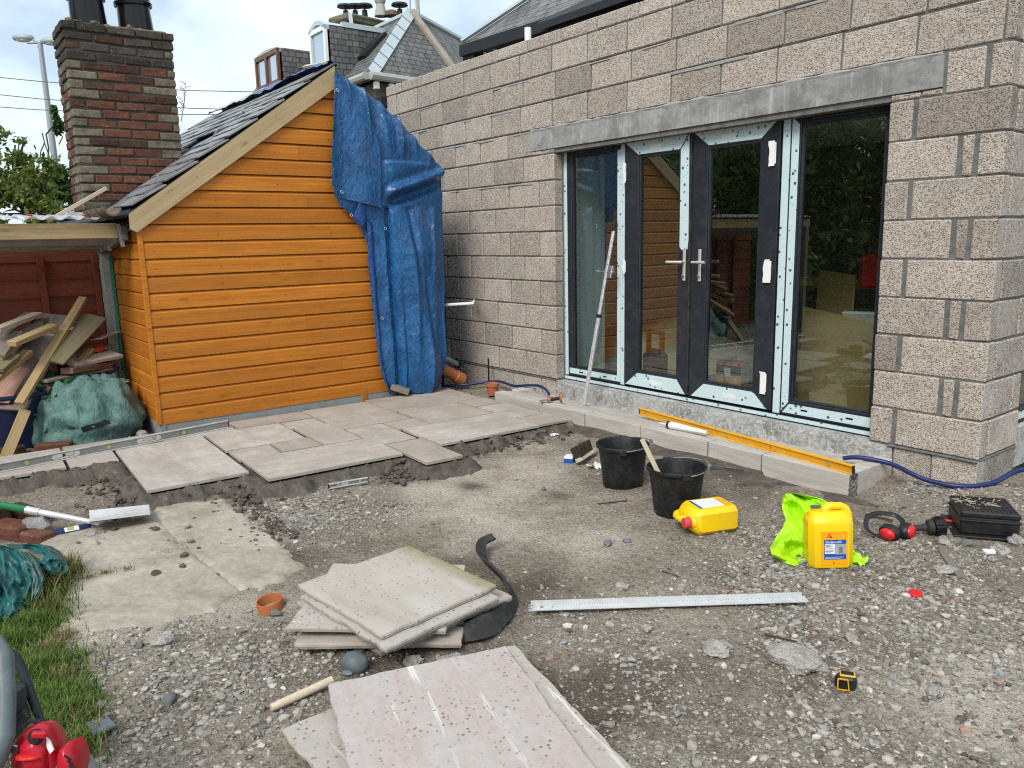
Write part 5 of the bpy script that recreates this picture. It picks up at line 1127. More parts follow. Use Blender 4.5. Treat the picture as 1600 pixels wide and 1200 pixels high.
# main house just behind the extension
hB = thing('stone_house', 'dark stone house with a slate roof and black eaves directly behind the extension', 'house', Dp(860, 60, 15))
F0 = Dp(721, 70, 15); zf = F0.z; F1 = Zp(936, 2, zf); ed = (F1-F0).normalized(); nb = Vector((-ed.y, ed.x, 0)); nb = nb if nb.dot(AWAY) > 0 else -nb
F2 = F0+ed*12; rise = (nb*1+Vector((0, 0, .80)))
T0 = F0+ed*3.2+rise*3.4; T1 = F2+rise*3.4
uvquad('roof', [[F0, F2, T1, T0]], 'farslate', hB, .10); BK = F0+nb*6.8; uvquad('roof', [[F0, T0, BK+ed*3.2, BK]], 'farslate', hB, .10)
G().beam(F0+Vector((0, 0, .06)), T0+Vector((0, 0, .06)), .2, .04, (0, 0, 1)).build('hip_flashing', 'zinc', hB)
G().beam(F0-Vector((0, 0, .12)), F2-Vector((0, 0, .12)), .12, .2, (0, 0, 1)).build('fascia', 'soffit', hB); G().box((F0+F2)/2+nb*.25-Vector((0, 0, .20)), ((F2-F0).length, .5, .03), frame(ed)).build('soffit', 'soffit', hB)
G().prism([F0+ed*.55+nb*.45, F2+nb*.45, F2+nb*6, F0+ed*.55+nb*6], (0, 0, -zf-.2)).build('wall', 'harl', hB)
for px, py in ((741, 60), (748, 58)):
    pass
for k in range(3): G().beam(F0+ed*(.25+.3*k)+nb*.12-Vector((0, 0, .22)), F0+ed*(.25+.3*k)+nb*.12-Vector((0, 0, .36)), .05, .05, (1, 0, 0)).build('eaves_pin', 'white_paint', hB)
G().box(F0+ed*.18+nb*.2-Vector((0, 0, .30)), (.35, .4, .22), frame(ed), 0, .02).build('box_end', 'soffit', hB)
H0 = Dp(839, 37, 13.2); H1 = Zp(960, -6, H0.z); he = (H1-H0).normalized(); 
G().prism([H0, H0+he*7, H0+he*7+nb*1.8+Vector((0, 0, 1.1)), H0+nb*1.8+Vector((0, 0, 1.1))], (0, 0, -.12)).build('porch_roof', 'soffit', hB)
for k in range(9):
    q = H0+he*(.5+.23*k)+nb*.35-Vector((0, 0, .38+.08*(k % 3))); G().box(q, (.21, .1, .065), frame(he), 0, .008, .004).build('brick', 'brick_red' if k % 3 != 1 else 'brick_dark', hB)
vp = Yp(825, 62, .5); tag(G().lathe([(.033, 0), (.033, .22), (.028, .222), (.028, .1)], 16, Matrix.Translation((vp.x, .5, vp.z-.11))).build('vent_pipe', 'white', None, True), 'short white vent pipe standing on the wall head', 'pipe')
# ================================================================== LOOSE TIMBER under the lean-to
PG = 'loose timber piled by the fence'
def plank(a, b, w, t, mat, label, name='plank', up=(.55, -.25, .8), lift=0, chip=.002):
    p0 = Xp(*a)+Vector((0, 0, lift)); p1 = Xp(*b)+Vector((0, 0, lift)); M = frame(p1-p0, up)
    g = G(); g.box((p0+p1)/2, ((p1-p0).length, w, t), M, 0, .003, chip); return tag(g.build(name, mat, rot=M), label, 'plank', PG)
plank((88, 492, -2.22), (6, 640, -1.42), .30, .02, 'ply', 'wide dirty plywood board sloping down the front of the timber pile', 'plywood_board', (.6, -.2, .75))
plank((66, 505, -2.2), (-12, 622, -1.46), .22, .018, 'pink', 'pink faced board showing along the left edge of the wide plywood board', 'board', (.6, -.2, .75), -.03)
plank((106, 490, -2.25), (60, 560, -1.9), .24, .02, 'pink', 'pinkish board end showing behind the top of the long batten', 'board', (.6, -.2, .75), -.03)
plank((131, 474, -2.18), (31, 641, -1.30), .062, .04, 'timber', 'long pale batten lying over the wide plywood board', 'batten', (.6, -.2, .75), .045)
plank((40, 640, -1.36), (7, 720, -1.22), .075, .035, 'timber', 'short batten leg standing below the corner of the plywood board', 'batten', (1, 0, .2))
plank((151, 505, -2.08), (82, 577, -1.60), .185, .022, 'greenwood', 'wide green grey treated plank lying across the right of the pile', 'plank', (.62, -.15, .75), .06)
plank((86, 523, -1.85), (20, 552, -1.45), .07, .04, 'timber', 'short yellow batten lying across the plywood board', 'batten', (.5, -.2, .85), .07)
plank((63, 512, -2.1), (-2, 566, -1.5), .06, .04, 'timber', 'pale batten just under the short yellow batten', 'batten', (.5, -.2, .85), .03)
plank((60, 498, -2.15), (-6, 524, -1.6), .075, .03, 'pale', 'pale grey batten at the top left of the pile', 'batten', (.5, -.2, .85), .04)
plank((72, 497, -2.2), (14, 533, -1.7), .05, .03, 'greywood', 'dark thin batten below the pale grey batten', 'batten', (.5, -.2, .85), .0)
plank((20, 522, -1.8), (-8, 560, -1.5), .14, .02, 'greywood', 'grey weathered board end at the left edge of the pile', 'plank', (.6, -.2, .75), .02)
plank((22, 556, -1.6), (-6, 578, -1.4), .10, .035, 'greenwood', 'short brown yellow plank end at the lower left of the pile', 'plank', (.6, -.2, .75), .0)
plank((48, 490, -2.25), (4, 520, -1.9), .09, .02, 'greywood', 'grey board leaning at the back left of the pile', 'plank', (.6, -.2, .75))
plank((183, 553, -2.0), (106, 568, -1.75), .15, .03, 'whiteboard', 'flaking white board sticking out right of the pile', 'board', (.5, -.45, .74))
plank((174, 569, -2.0), (104, 580, -1.6), .11, .05, 'redboard', 'red brown board under the flaking white board', 'board', (.5, -.5, .7))
plank((174, 575, -1.95), (66, 596, -1.5), .09, .022, 'greywood', 'thin grey brown board under the red brown board', 'plank', (.5, -.55, .68))
plank((173, 597, -1.9), (70, 606, -1.5), .09, .05, 'redboard', 'pink brown board lowest at the right of the pile', 'plank', (.7, -.4, .6))
plank((150, 586, -1.95), (110, 594, -1.7), .05, .03, 'greenwood', 'small splintered offcut between the lower boards', 'offcut', (.5, -.5, .7))
plank((182, 519, -2.2), (150, 530, -1.95), .10, .012, 'whiteboard', 'small white board corner poking up beside the shed wall', 'board', (.45, -.5, .75))
plank((124, 516, -2.05), (108, 522, -1.9), .02, .02, 'white', 'short white stick by the long batten', 'stick', (.5, -.2, .85), .04)
plank((85, 531, -1.9), (52, 525, -1.85), .03, .02, 'whiteboard', 'white painted lath under the short yellow batten', 'lath', (.5, -.2, .85), .03)
plank((142, 542, -1.9), (112, 572, -1.7), .05, .03, 'timber', 'yellow lath under the wide treated plank', 'lath', (.5, -.2, .85), -.02)
for k in range(6):
    plank((30+24*k, 592+(k % 3)*12, -2.1), (2+26*k, 632+(k % 2)*10, -1.65), .16, .03, ('greywood', 'redboard', 'ply')[k % 3], ('dark', 'brown', 'grey')[k % 3]+' hidden plank deep in the shaded heart of the pile, %s from the left' % ('first', 'second', 'third', 'fourth', 'fifth', 'sixth')[k], 'plank', (.4, -.3, .8), -.12)
plank((126, 500, -2.1), (40, 606, -1.62), .12, .025, 'greywood', 'grey board lying along the right edge of the plywood board', 'plank', (.6, -.2, .75), .02)
plank((58, 512, -2.15), (0, 548, -1.75), .09, .03, 'ply', 'dull brown board between the two upper left battens', 'plank', (.5, -.2, .85), .01)
plank((46, 560, -1.75), (-8, 604, -1.4), .07, .045, 'timber', 'square cut yellow timber end at the left of the plywood board', 'batten', (.5, -.2, .85), .05)
plank((168, 540, -2.1), (100, 556, -1.85), .12, .02, 'greywood', 'grey plank end under the small white board corner', 'plank', (.5, -.45, .74), .0)
plank((165, 607, -1.8), (60, 618, -1.5), .08, .03, 'greywood', 'weathered batten just above the teal sack', 'batten', (.7, -.4, .6))
v, f = lumps(9, (.035, .05, .03), 2, .7); c = Xp(152, 546, -2.0); tag(G().add([p+c for p in v], f).build('red_rag', 'red', None, True), 'scrap of red cloth caught behind the planks', 'rag')
c = Xp(158, 584, -2.0); tag(G().box(c, (.25, .22, .16), rot2(.3), 0, .03).build('blue_crate', 'navy'), 'dark blue crate in the shade under the right hand boards', 'crate')
tb = thing('dark_tub', 'dark blue plastic tub in the shade under the plywood board', 'tub', (-1.75, -4.05, -.2)); g = G(); g.lathe([(.24, -.21), (.30, .2), (.32, .2), (.32, .22), (.29, .22), (.23, -.18)], 20, Matrix.Translation((-1.72, -4.12, 0))); g.build('body', 'tubnavy', tb, True)
def softlump(name, c, r, sd, mat, amp, sc, label, cat, flatz=None, sub=5, pinch=0, p2=.3):
    bm = bmesh.new(); bmesh.ops.create_icosphere(bm, subdivisions=sub, radius=1); vs = []; off = Vector((sd*3.3, sd*1.7, sd*2.9)); c = Vector(c)
    for v in bm.verts:
        d = v.co.normalized(); a = noise.noise(d*sc+off)+.25*noise.noise(d*sc*2.3+off)+.30*math.sin(d.z*9+2.2*noise.noise(d*2.2+off)+d.y*2); crease = abs(noise.noise(Vector((d.x*sc*2.2, d.y*sc*2.2, d.z*sc*.9))+off)); h = 1+amp*a-p2*.35*(1-crease*2.2)*amp*2
        p = Vector((d.x*r[0]*h, d.y*r[1]*h, d.z*r[2]*h))
        if d.z > .1: p.z += pinch*noise.noise(Vector((d.x*4, d.y*4, 3))+off)
        p = c+p
        if flatz is not None and p.z < flatz: p.z = flatz+.004*noise.noise(p*9)
        vs.append(p)
    fs = [tuple(v.index for v in f.verts) for f in bm.faces]; bm.free()
    return tag(G().add(vs, fs).build(name, mat, None, True, sharp=70), label, cat)
sk_ = thing('rubble_sack', 'full teal rubble sack with a strip of black tape by the shed corner', 'sack', (-1.52, -3.66, -.2))
o = softlump('sack_body', (-1.52, -3.63, -.07), (.36, .41, .33), 12, 'sack', .12, 1.9, None, None, -.205, 5, .10, .5); adopt(o, sk_)
o = softlump('open_mouth', (-1.66, -3.50, .20), (.15, .19, .06), 15, 'sack', .3, 2.6, None, None, None, 4, .05, .6); adopt(o, sk_)
_tp = [Xp(126, 671, -1.13), Xp(133, 667, -1.115), Xp(150, 664, -1.105), Xp(165, 659, -1.10), Xp(172, 658, -1.10)]
dg = bpy.context.evaluated_depsgraph_get()
rows = []
for p in _tp:
    rows.append([p+Vector((0, 0, .022))+AWAY*-.0, p-Vector((0, 0, .022))])
TAPE = (sk_, rows)
softlump('green_sheet', Xp(88, 622, -1.75), (.30, .34, .16), 21, 'greentarp', .5, 2.4, 'crumpled dark green sheet between the plywood board and the teal sack', 'sheet', None, 5, .08, .7)
br_ = tag(G().box(Zp(85, 699, -.17), (.24, .11, .075), rot2(1.2), 0, .008, .004).build('brick', 'brick_red'), 'single red brick lying behind the long aluminium level', 'brick')
tag(G().box(Zp(14, 706, -.19), (.22, .10, .07), rot2(1.5), 0, .008, .004).build('brick', 'brick_dark'), 'dark brick in the shade behind the end of the aluminium level', 'brick')
for i, (px, py, r, lb) in enumerate(((222, 674, .05, 'grey stone at the foot of the shed corner'), (238, 652, .06, 'grey rubble lump beside the teal sack and shed corner'), (205, 682, .035, 'small stone behind the end of the aluminium level'))):
    v, f = lumps(60+i, (r, r*.9, r*.7), 2, .4); c = Zp(px, py+8, -.2)+Vector((0, 0, r*.4)); tag(G().add([p+c for p in v], f).build('stone', 'stone'), lb, 'stone')

# ================================================================== LEVELS, RULE
def boxlevel(name, p0, p1, w, h, mat, label, up=(0, 0, 1), slots=(), vials=(), cat='spirit level', caps='black'):
    o = thing(name, label, cat, p0); d = (p1-p0); M = frame(d, up); L = d.length; c = (p0+p1)/2+M @ Vector((0, 0, h/2)); hw = w/2
    g = G(); g.box(c+M @ Vector((0, 0, h/2-.004)), (L, w, .008), M, 0, .0015); g.box(c-M @ Vector((0, 0, h/2-.004)), (L, w, .008), M, 0, .0015)
    cuts = sorted([(s-l/2, s+l/2) for s, l in slots]); prev = 0
    for a, b in cuts+[(L, L)]:
        if a-prev > .002: g.box(c+M @ Vector(((a+prev)/2-L/2, 0, 0)), (a-prev, w*.45, h-.016), M, 1)
        prev = b
    for a, b in cuts:
        for s_ in (1, -1): g.box(c+M @ Vector(((a+b)/2-L/2, 0, s_*(h/2-.014))), (b-a, w*.7, .008), M, 0, .002)
        for e_ in (a, b): g.tube([c+M @ Vector((e_-L/2, -w*.36, 0)), c+M @ Vector((e_-L/2, w*.36, 0))], h*.30, 10)
    g.build('body', [mat, 'alu_dull' if mat == 'alu' else mat], o)
    for s in vials:
        g = G(); g.lathe([(h*.24, -w*.40), (h*.24, w*.40)], 14, Matrix.Translation(c+M @ Vector((s-L/2, 0, 0))) @ (M @ Matrix.Rotation(R(90), 3, 'X')).to_4x4()); g.build('vial', 'vial', o, True)
    for e_ in (0, L): G().box(c+M @ Vector((e_-L/2, 0, 0)), (.006, w*.95, h*.95), M, 0, .002).build('end_cap', caps, o)
    return o
la = Zp(357, 668, -.134); lb_ = Zp(0, 738, -.134); lb_ = la+(lb_-la).normalized()*1.8
boxlevel('long_level', la, lb_, .026, .062, 'alu', 'long aluminium spirit level standing on edge along the back of the patio', (0, 0, 1), ((.62, .14), (1.18, .14)), (.36, .90, 1.42))
ya = Zp(1334, 742, KT+.002); yb = Yp(996, 641, -.17); yb = Zp(1001, 648, -.105)
boxlevel('yellow_level', ya, yb, .024, .058, 'lvl', 'yellow spirit level lying along the step with scuffed paint', (.0, -.15, 1), ((.62, .05),), (.17, 1.02))
ra = Zp(826, 955, GZ+.022); rb = Zp(1264, 941, GZ+.022)
ru = thing('measuring_rule', 'long white metal rule lying on the gravel between the slab stack and yellow cans', 'rule', ra)
M = frame(rb-ra, (0, 0, 1)); L = (rb-ra).length; my = M @ Vector((0, 1, 0)); mx = M @ Vector((1, 0, 0)); sgn = 1 if my.dot(AWAY) > 0 else -1
g = G(); zz = Vector((0, 0, .003)); w = .052*sgn
poly = [ra-my*w*.0+mx*.0, rb, rb+my*w, ra+my*w, ra+my*w*.8+mx*.04, ra+my*w*.6, ra+my*w*.45+mx*.04, ra+my*w*.25, ra+my*w*.18+mx*.03]
g.prism(poly, zz); g.build('blade', 'alu_white', ru)
g = G(); g.box((ra+rb)/2+my*w*.97+Vector((0, 0, .011)), (L*.98, .003, .02), M); g.build('flange', 'alu_white', ru)
g = G()
for k in range(100):
    g.box(ra+mx*(.05+(L-.08)*k/100)+my*w*(.80 if k % 5 else .74)+Vector((0, 0, .0033)), (.0013, .006 if k % 5 else .012, .0005), M)
g.build('graduation', 'ink', ru, kind='stuff')
for s in (.055, .10): G().lathe([(.008 if s < .06 else .004, 0), (.008 if s < .06 else .004, .0012)], 12, Matrix.Translation(ra+mx*s+my*w*.5+Vector((0, 0, .003)))).build('hole', 'alu_dull', ru)
# folding prop leaning on the frame
pr = thing('telescopic_prop', 'grey telescopic pole leaning against the left side light', 'pole', (.66, -.26, -.1))
f0 = Zp(912, 634, -.11); f1 = Yp(960, 352, .085); ax = (f1-f0).normalized(); M = frame(ax, (0, -1, 0)); L = (f1-f0).length
g = G(); g.box(f0.lerp(f1, .25), (L*.5, .034, .022), M, 0, .004); g.build('lower_tube', 'alu', pr); g = G(); g.box(f0.lerp(f1, .73), (L*.48, .028, .018), M, 0, .004); g.build('upper_tube', 'alu', pr)
g = G(); g.box(f0.lerp(f1, .5), (.03, .040, .028), M, 0, .003); g.build('sleeve', 'black', pr)
g = G()
for k in range(4): g.tube([f1+ax*(.016*k-.03), f1+ax*(.016*k-.019)], .020, 10)
g.tube([f1-ax*.05, f1+ax*.04], .014, 10); g.build('rubber_tip', 'black', pr, True)
cl = f0.lerp(f1, .745); sx_ = M @ Vector((0, 1, 0)); sx_ = sx_ if sx_.x < 0 else -sx_
g = G(); g.tube([cl-sx_*.10, cl+sx_*.095], .008, 8); g.lathe([(.017, -.012), (.017, .012)], 8, Matrix.Translation(cl+sx_*.105) @ (frame(sx_) @ Matrix.Rotation(R(90), 3, 'Y')).to_4x4()); g.box(cl-sx_*.05, (.10, .045, .03), M, 0, .004); g.build('clamp', 'galv', pr)
g = G()
for k in range(22): g.box(f0+ax*(.1+L*.04*k)-sx_*.012+Vector((0, -.012, 0)), (.002, .012, .001), M)
g.build('graduation', 'ink', pr, kind='stuff')

# ================================================================== BUCKETS
def hdir(p): return Vector((p.x-CAMPOS.x, p.y-CAMPOS.y, 0)).normalized()
def bucket(base, label, ang):
    o = thing('bucket', label, 'bucket', base, 'black builders buckets'); T_ = Matrix.Translation(base)
    g = G(); g.lathe([(.118, 0), (.122, .004), (.132, .10), (.150, .245), (.158, .247), (.164, .252), (.166, .266), (.163, .272), (.156, .272), (.153, .262), (.146, .24), (.128, .09), (.115, .012)], 40, T_, wob=.006); g.build('body', 'bucket', o, True)
    for s in (0, math.pi):
        a = ang+s; c = base+Vector((.170*math.cos(a), .170*math.sin(a), .255)); G().box(c, (.022, .05, .04), rot2(a), 0, .006).build('handle_lug', 'bucket', o)
    pts = []; ca = Vector((math.cos(ang), math.sin(ang), 0)); cp = Vector((-math.sin(ang), math.cos(ang), 0)); cp = cp if cp.dot(SIDE) > 0 else -cp
    for q in range(13):
        t_ = math.pi*q/12; pts.append(base+ca*(.178*math.cos(t_))+cp*(.165*math.sin(t_)+.012)+Vector((0, 0, .262+.016*math.sin(t_))))
    G().tube(pts, .0035, 6).build('wire_handle', 'galv', o, True)
    m = (len(pts)-1)//2; G().tube(pts[m-1:m+2], .010, 8).build('hand_grip', 'galv', o, True)
    g = G(); v, f = lumps(int(ang*10)+2, (.112, .112, .03), 3, .25, 5); g.add([p+base+Vector((0, 0, .022)) for p in v], f); g.build('mortar_residue', 'wet', o, True)
    return o
b1 = on_ground(973, 766); b1 += hdir(b1)*.118; b1.z -= .006; bucket(b1, 'black bucket set further back against the step, brush at its left', 2.35)
b2 = on_ground(1056, 811); b2 += hdir(b2)*.118; b2.z -= .006; bucket(b2, 'black bucket nearer to us with a wooden stick in it', 2.6)
s1 = b2-SIDE*.135+Vector((0, 0, .235)); s2 = b2-SIDE*.10-hdir(b2)*-.02+Vector((0, 0, .02)); top_s = Dp(1003, 686, (b2-CAMPOS).dot(FW)+.02); mid_s = Dp(1030, 742, (b2-CAMPOS).dot(FW)-.0)
dir_s = (top_s-mid_s).normalized(); tag(G().beam(mid_s-dir_s*.10, top_s, .026, .010, -AWAY).build('stick', 'pale', rot=frame(dir_s, -AWAY)), 'flat wooden stick standing in the nearer black bucket', 'stick')
v0 = b1-SIDE*.155+Vector((0, 0, .24)); tag(G().prism([v0, v0+SIDE*.05+Vector((0, 0, -.01)), v0+SIDE*.03+Vector((0, 0, .012)), v0-SIDE*.008+Vector((0, 0, .045))], AWAY*.012).build('plastic_shard', 'black'), 'black plastic shard sticking up from the further bucket rim', 'shard')

# brush, carton, paper, trowel
c = on_ground(915, 722)+Vector((0, 0, .03)); bd = thing('hand_brush', 'stiff dark brown hand brush with a pale wooden back on its side by the buckets', 'brush', c)
ax = (Zp(932, 700, -.15)-Zp(898, 722, -.17)).normalized(); M = frame(ax, (SIDE*-.55-AWAY*.1+Vector((0, 0, .8))))
g = G()
for i in range(17):
    for k in range(4):
        q = c+M @ Vector((-.085+.0105*i, -.022+.014*k, .025)); tp = q+M @ Vector((random.uniform(-.008, .008), random.uniform(-.012, .012)+(.010*(k-1.5)), .075)); g.beam(q, tp, .010, .012)
g.build('bristles', 'bristle', bd, kind='stuff')
prof = [(-.11, .012), (-.09, .026), (.09, .03), (.12, .022), (.16, .014)]
g = G(); rings = [[c+M @ Vector((x, s*w_, z_)) for s, z_ in ((-1, .0), (1, .0), (1, .026), (-1, .026))] for x, w_ in prof]; g.loft(rings); g.build('wooden_back', 'pale', bd, bev=.004)
cb = on_ground(890, 722); tag(G().box(cb+Vector((0, 0, .022)), (.06, .07, .05), rot2(.6), 0, .002).build('small_carton', 'labelwhite'), 'crushed small blue and white carton under the brush', 'carton')
o = bpy.data.objects['small_carton']; G().box(cb+Vector((0, 0, .016)), (.0625, .0725, .034), rot2(.6)).build('blue_print', 'labelblue', o)
def crumple(name, c, r, sd, mat, label, cat, h=.03):
    vs = []; n = 16; c = Vector(c)
    for i in range(n):
        for k in range(n):
            x = (i/(n-1)*2-1); y = (k/(n-1)*2-1); e_ = 1+.35*noise.noise(Vector((math.atan2(y, x)*.8, sd, 0))); vs.append(c+Vector((x*r[0]*e_, y*r[1]*e_, h*(.5+.9*noise.fractal(Vector((x*1.6, y*1.6, sd)), 1, 2, 3)))))
    return tag(G().add(vs, [(i*n+k, (i+1)*n+k, (i+1)*n+k+1, i*n+k+1) for i in range(n-1) for k in range(n-1)]).build(name, mat, recalc=False), label, cat)
crumple('paper_scrap', on_ground(932, 731), (.045, .05), 3, 'paper', 'torn white paper scrap between brush and bucket', 'paper')
crumple('paper_scrap', on_ground(862, 680), (.05, .03), 5, 'paper', 'torn paper scrap beside the mortar under the slab corner', 'paper', .02)
tw = on_ground(1140, 742)+Vector((0, 0, .03)); ta = on_ground(1108, 737)+Vector((0, 0, .025)); tq = thing('trowel', 'black handled tool lying behind the nearer bucket', 'tool', tw)
tb_ = on_ground(1170, 744)+Vector((0, 0, .02)); G().tube([ta, ta.lerp(tb_, .3), ta.lerp(tb_, .75), tb_], [.013, .017, .016, .012], 10).build('handle', 'rubber', tq, True)
G().prism([tb_, tb_+(tb_-ta)*.25+AWAY*.012, tb_+(tb_-ta)*.55, tb_+(tb_-ta)*.25-AWAY*.012], (0, 0, .002)).build('blade', 'alu_dull', tq)
# sealant gun tube, bolster chisel on the step
p = Zp(1046, 664, KT+.028); q = Zp(1104, 676, KT+.024); tu = thing('sealant_tube', 'white sealant tube with a black collar lying on the step under the yellow level', 'tube', p)
d = (q-p).normalized(); G().tube([p, p+d*.04, q], [.027, .027, .014], 14).build('tube_body', 'white', tu, True); G().tube([p-d*.012, p+d*.006], .029, 14).build('collar', 'black', tu, True); G().tube([p-d*.012, p-d*.09], [.010, .005], 8).build('nozzle', 'white', tu, True)
p = Zp(876, 622, KT+.035); q = Zp(850, 626, KT+.02); bc = thing('bolster_chisel', 'bolster chisel with an orange hand guard lying on the step corner', 'chisel', p); d = (q-p).normalized()
M4 = Matrix.Translation(p) @ (frame(d) @ Matrix.Rotation(R(90), 3, 'Y')).to_4x4(); G().lathe([(.012, -.004), (.040, -.004), (.040, .006), (.018, .014)], 20, M4).build('hand_guard', 'terracotta', bc, True)
G().tube([p+d*.008, p+d*.09], .016, 10).build('grip', 'black', bc, True); G().tube([p+d*.09, p+d*.115], .019, 10).build('end_grip', 'terracotta', bc, True); G().prism([p+d*.115-AWAY*.01, p+d*.115+AWAY*.01, p+d*.18+AWAY*.028, p+d*.18-AWAY*.028], (0, 0, .006)).build('blade', 'alu_dull', bc)
# small level in the mortar
pa = on_ground(514, 767)+Vector((0, 0, .012)); pb2 = on_ground(575, 757)+Vector((0, 0, .016)); boxlevel('pocket_level', pa, pb2, .018, .034, 'alu', 'short grey spirit level lying at the edge of the wet mortar', (0, 0, 1), ((.10, .03),), (.06, .2))

# ================================================================== YELLOW CANS
def rrect(w, d, c):
    return [Vector((x, y, 0)) for x, y in ((-w+c, -d), (w-c, -d), (w, -d+c), (w, d-c), (w-c, d), (-w+c, d), (-w, d-c), (-w, -d+c))]
def jerrycan(M, label, cap, lab):
    """M: own frame, z up the can, neck at -x, broad face to -y"""
    base = M @ Vector((0, 0, 0)); o = thing('jerrycan', label, 'jerrycan', base, 'yellow five litre cans')
    rings = []
    for z, w, d, c, ox in ((0, .085, .056, .022, 0), (.006, .092, .063, .022, 0), (.02, .096, .067, .022, 0), (.205, .096, .067, .022, 0), (.228, .090, .060, .022, 0), (.250, .074, .038, .020, .004), (.256, .068, .030, .018, .004)):
        rings.append([M @ (p+Vector((ox, 0, z))) for p in rrect(w, d, c)])
    g = G(); g.loft(rings); g.build('body', 'yellow', o, True, bev=.0, sharp=32)
    hp = [Vector((-.016, 0, .238)), Vector((-.010, 0, .262)), Vector((.012, 0, .274)), Vector((.055, 0, .273)), Vector((.074, 0, .260)), Vector((.080, 0, .235)), Vector((.084, 0, .21))]
    g = G(); g.tube([M @ p for p in hp], [.028, .024, .018, .017, .020, .024, .024], 12); g.build('handle', 'yellow', o, True)
    Mn = M @ Matrix.Translation((-.052, 0, .236)); g = G(); g.lathe([(.036, 0), (.030, .016), (.022, .02), (.022, .034)], 20, Mn); g.build('neck', 'yellow', o, True)
    if cap == 'cap':
        g = G(); g.lathe([(.026, .02), (.027, .022), (.027, .048), (.023, .052)], 20, Mn); g.build('cap', 'pinkred', o, True); g = G(); g.lathe([(.0285, .018), (.0285, .026)], 20, Mn); g.build('tamper_ring', 'pinkred', o, True)
    else: g = G(); g.lathe([(.024, .034), (.024, .0365)], 20, Mn); g.build('foil_seal', 'galv', o, True)
    g = G(); 
    for k in range(3): g.loft([[M @ Vector((x, y, .035+.06*k+e_)) for x, y in ((-.0967, -.03), (-.0967, .03))] for e_ in (0, .03)], cap=False) if False else None
    y = -.0678
    def pl(x0, x1, z0, z1, mat, e_, nm='label'): G().prism([M @ Vector((x0, y-e_, z0)), M @ Vector((x1, y-e_, z0)), M @ Vector((x1, y-e_, z1)), M @ Vector((x0, y-e_, z1))], (M.to_3x3() @ Vector((0, .0006, 0)))).build(nm, mat, o)
    MX = M.to_3x3() @ Matrix.Rotation(R(90), 3, 'X')
    def tx(s_, size, x, z, mat, e_=.0022): text(s_, size, M @ Vector((x, y-e_, z)), MX, mat, o)
    if lab == 'front':
        pl(-.046, .066, .022, .178, 'labelorange', .0004); pl(-.034, .060, .048, .140, 'labelblue', .001, 'label_panel'); pl(-.031, .012, .075, .120, 'labelwhite', .0015, 'label_panel'); pl(.013, .060, .072, .120, 'labelgrey', .0015, 'label_picture')
        g = G(); e_ = .0014; tri = [Vector((-.022, y-e_, .149)), Vector((.002, y-e_, .149)), Vector((-.010, y-e_, .173))]
        g.prism([M @ p for p in tri], M.to_3x3() @ Vector((0, .0006, 0))); g.build('emblem', 'labelred', o)
        g = G(); g.prism([M @ Vector((x, y-.002, z)) for x, z in ((-.017, .152), (-.009, .152), (-.011, .158), (-.006, .160), (-.010, .165))], M.to_3x3() @ Vector((0, .0004, 0))); g.build('emblem_mark', 'labelorange', o)
        tx('SikaBond\u00ae', .0155, -.029, .1245, 'labelwhite'); tx('SBR+', .0145, -.029, .106, 'ink')
        for k in range(4): pl(-.029, -.029+(.036, .039, .035, .022)[k], .098-.0062*k, .0998-.0062*k, 'ink', .002, 'print_line')
        for k in range(2): pl(-.029, .05-.01*k, .058-.005*k, .0592-.005*k, 'labelwhite', .0016, 'print_line')
        tx('5L', .0085, .004, .029, 'ink'); pl(.03, .045, .078, .106, 'alu_dull', .002, 'picture_detail')
    else:
        pl(-.060, .060, .060, .185, 'labelwhite', .0006); pl(-.060, .060, .186, .200, 'labelblue', .0006, 'label_band'); pl(-.05, .05, .018, .056, 'labelorange', .0006, 'label_band')
        for k in range(9): pl(-.055, (.05, .02, .045, .035, .05, .01, .04, .048, .03)[k], .172-.0115*k, .1732-.0115*k, 'labelgrey', .001, 'print_line')
    return o
cc = on_ground(1293, 890); cc += hdir(cc)*.06; cc.z = gz(cc.x, cc.y)-.006
fd = -hdir(cc); fd = Matrix.Rotation(R(16), 3, 'Z') @ fd     # broad face turned a little to our right
X_ = Vector((0, 0, 1)).cross(-fd) * -1; X_ = (-fd).cross(Vector((0, 0, 1))); M = Matrix((X_, -fd, Vector((0, 0, 1)))).transposed().to_4x4(); M = Matrix.Translation(cc) @ M @ Matrix.Rotation(R(-3), 4, 'Y') @ Matrix.Scale(1.03, 4)
jerrycan(M, 'yellow can standing upright with a foil sealed neck and printed label', 'foil', 'front')
ca_ = on_ground(1152, 838); cb_ = on_ground(1070, 844)
axn = (on_ground(1062, 836)-on_ground(1150, 822)); axn.z = 0; axn.normalize(); zc = Vector((0, 0, 1)); xc = axn.cross(-zc)*-1; 
side = zc.cross(axn)
Mz = axn; My = -zc; Mx = My.cross(Mz); cl_ = on_ground(1138, 828); cl_ += hdir(cl_)*.055; cl_.z = gz(cl_.x, cl_.y)+.066
M = Matrix.Translation(cl_) @ Matrix((Mx, My, Mz)).transposed().to_4x4() @ Matrix.Scale(1.02, 4)
jerrycan(M, 'yellow can lying on its back with a pale red cap and white label upwards', 'cap', 'back')
cp_ = on_ground(1430, 931); g = G(); g.lathe([(.028, 0), (.029, .003), (.029, .016), (.026, .020), (.010, .021)], 20, Matrix.Translation(cp_-Vector((0, 0, .002))) @ Matrix.Rotation(.15, 4, 'X')); tag(g.build('bottle_cap', 'red', None, True), 'round red screw cap lying alone on the gravel', 'cap')

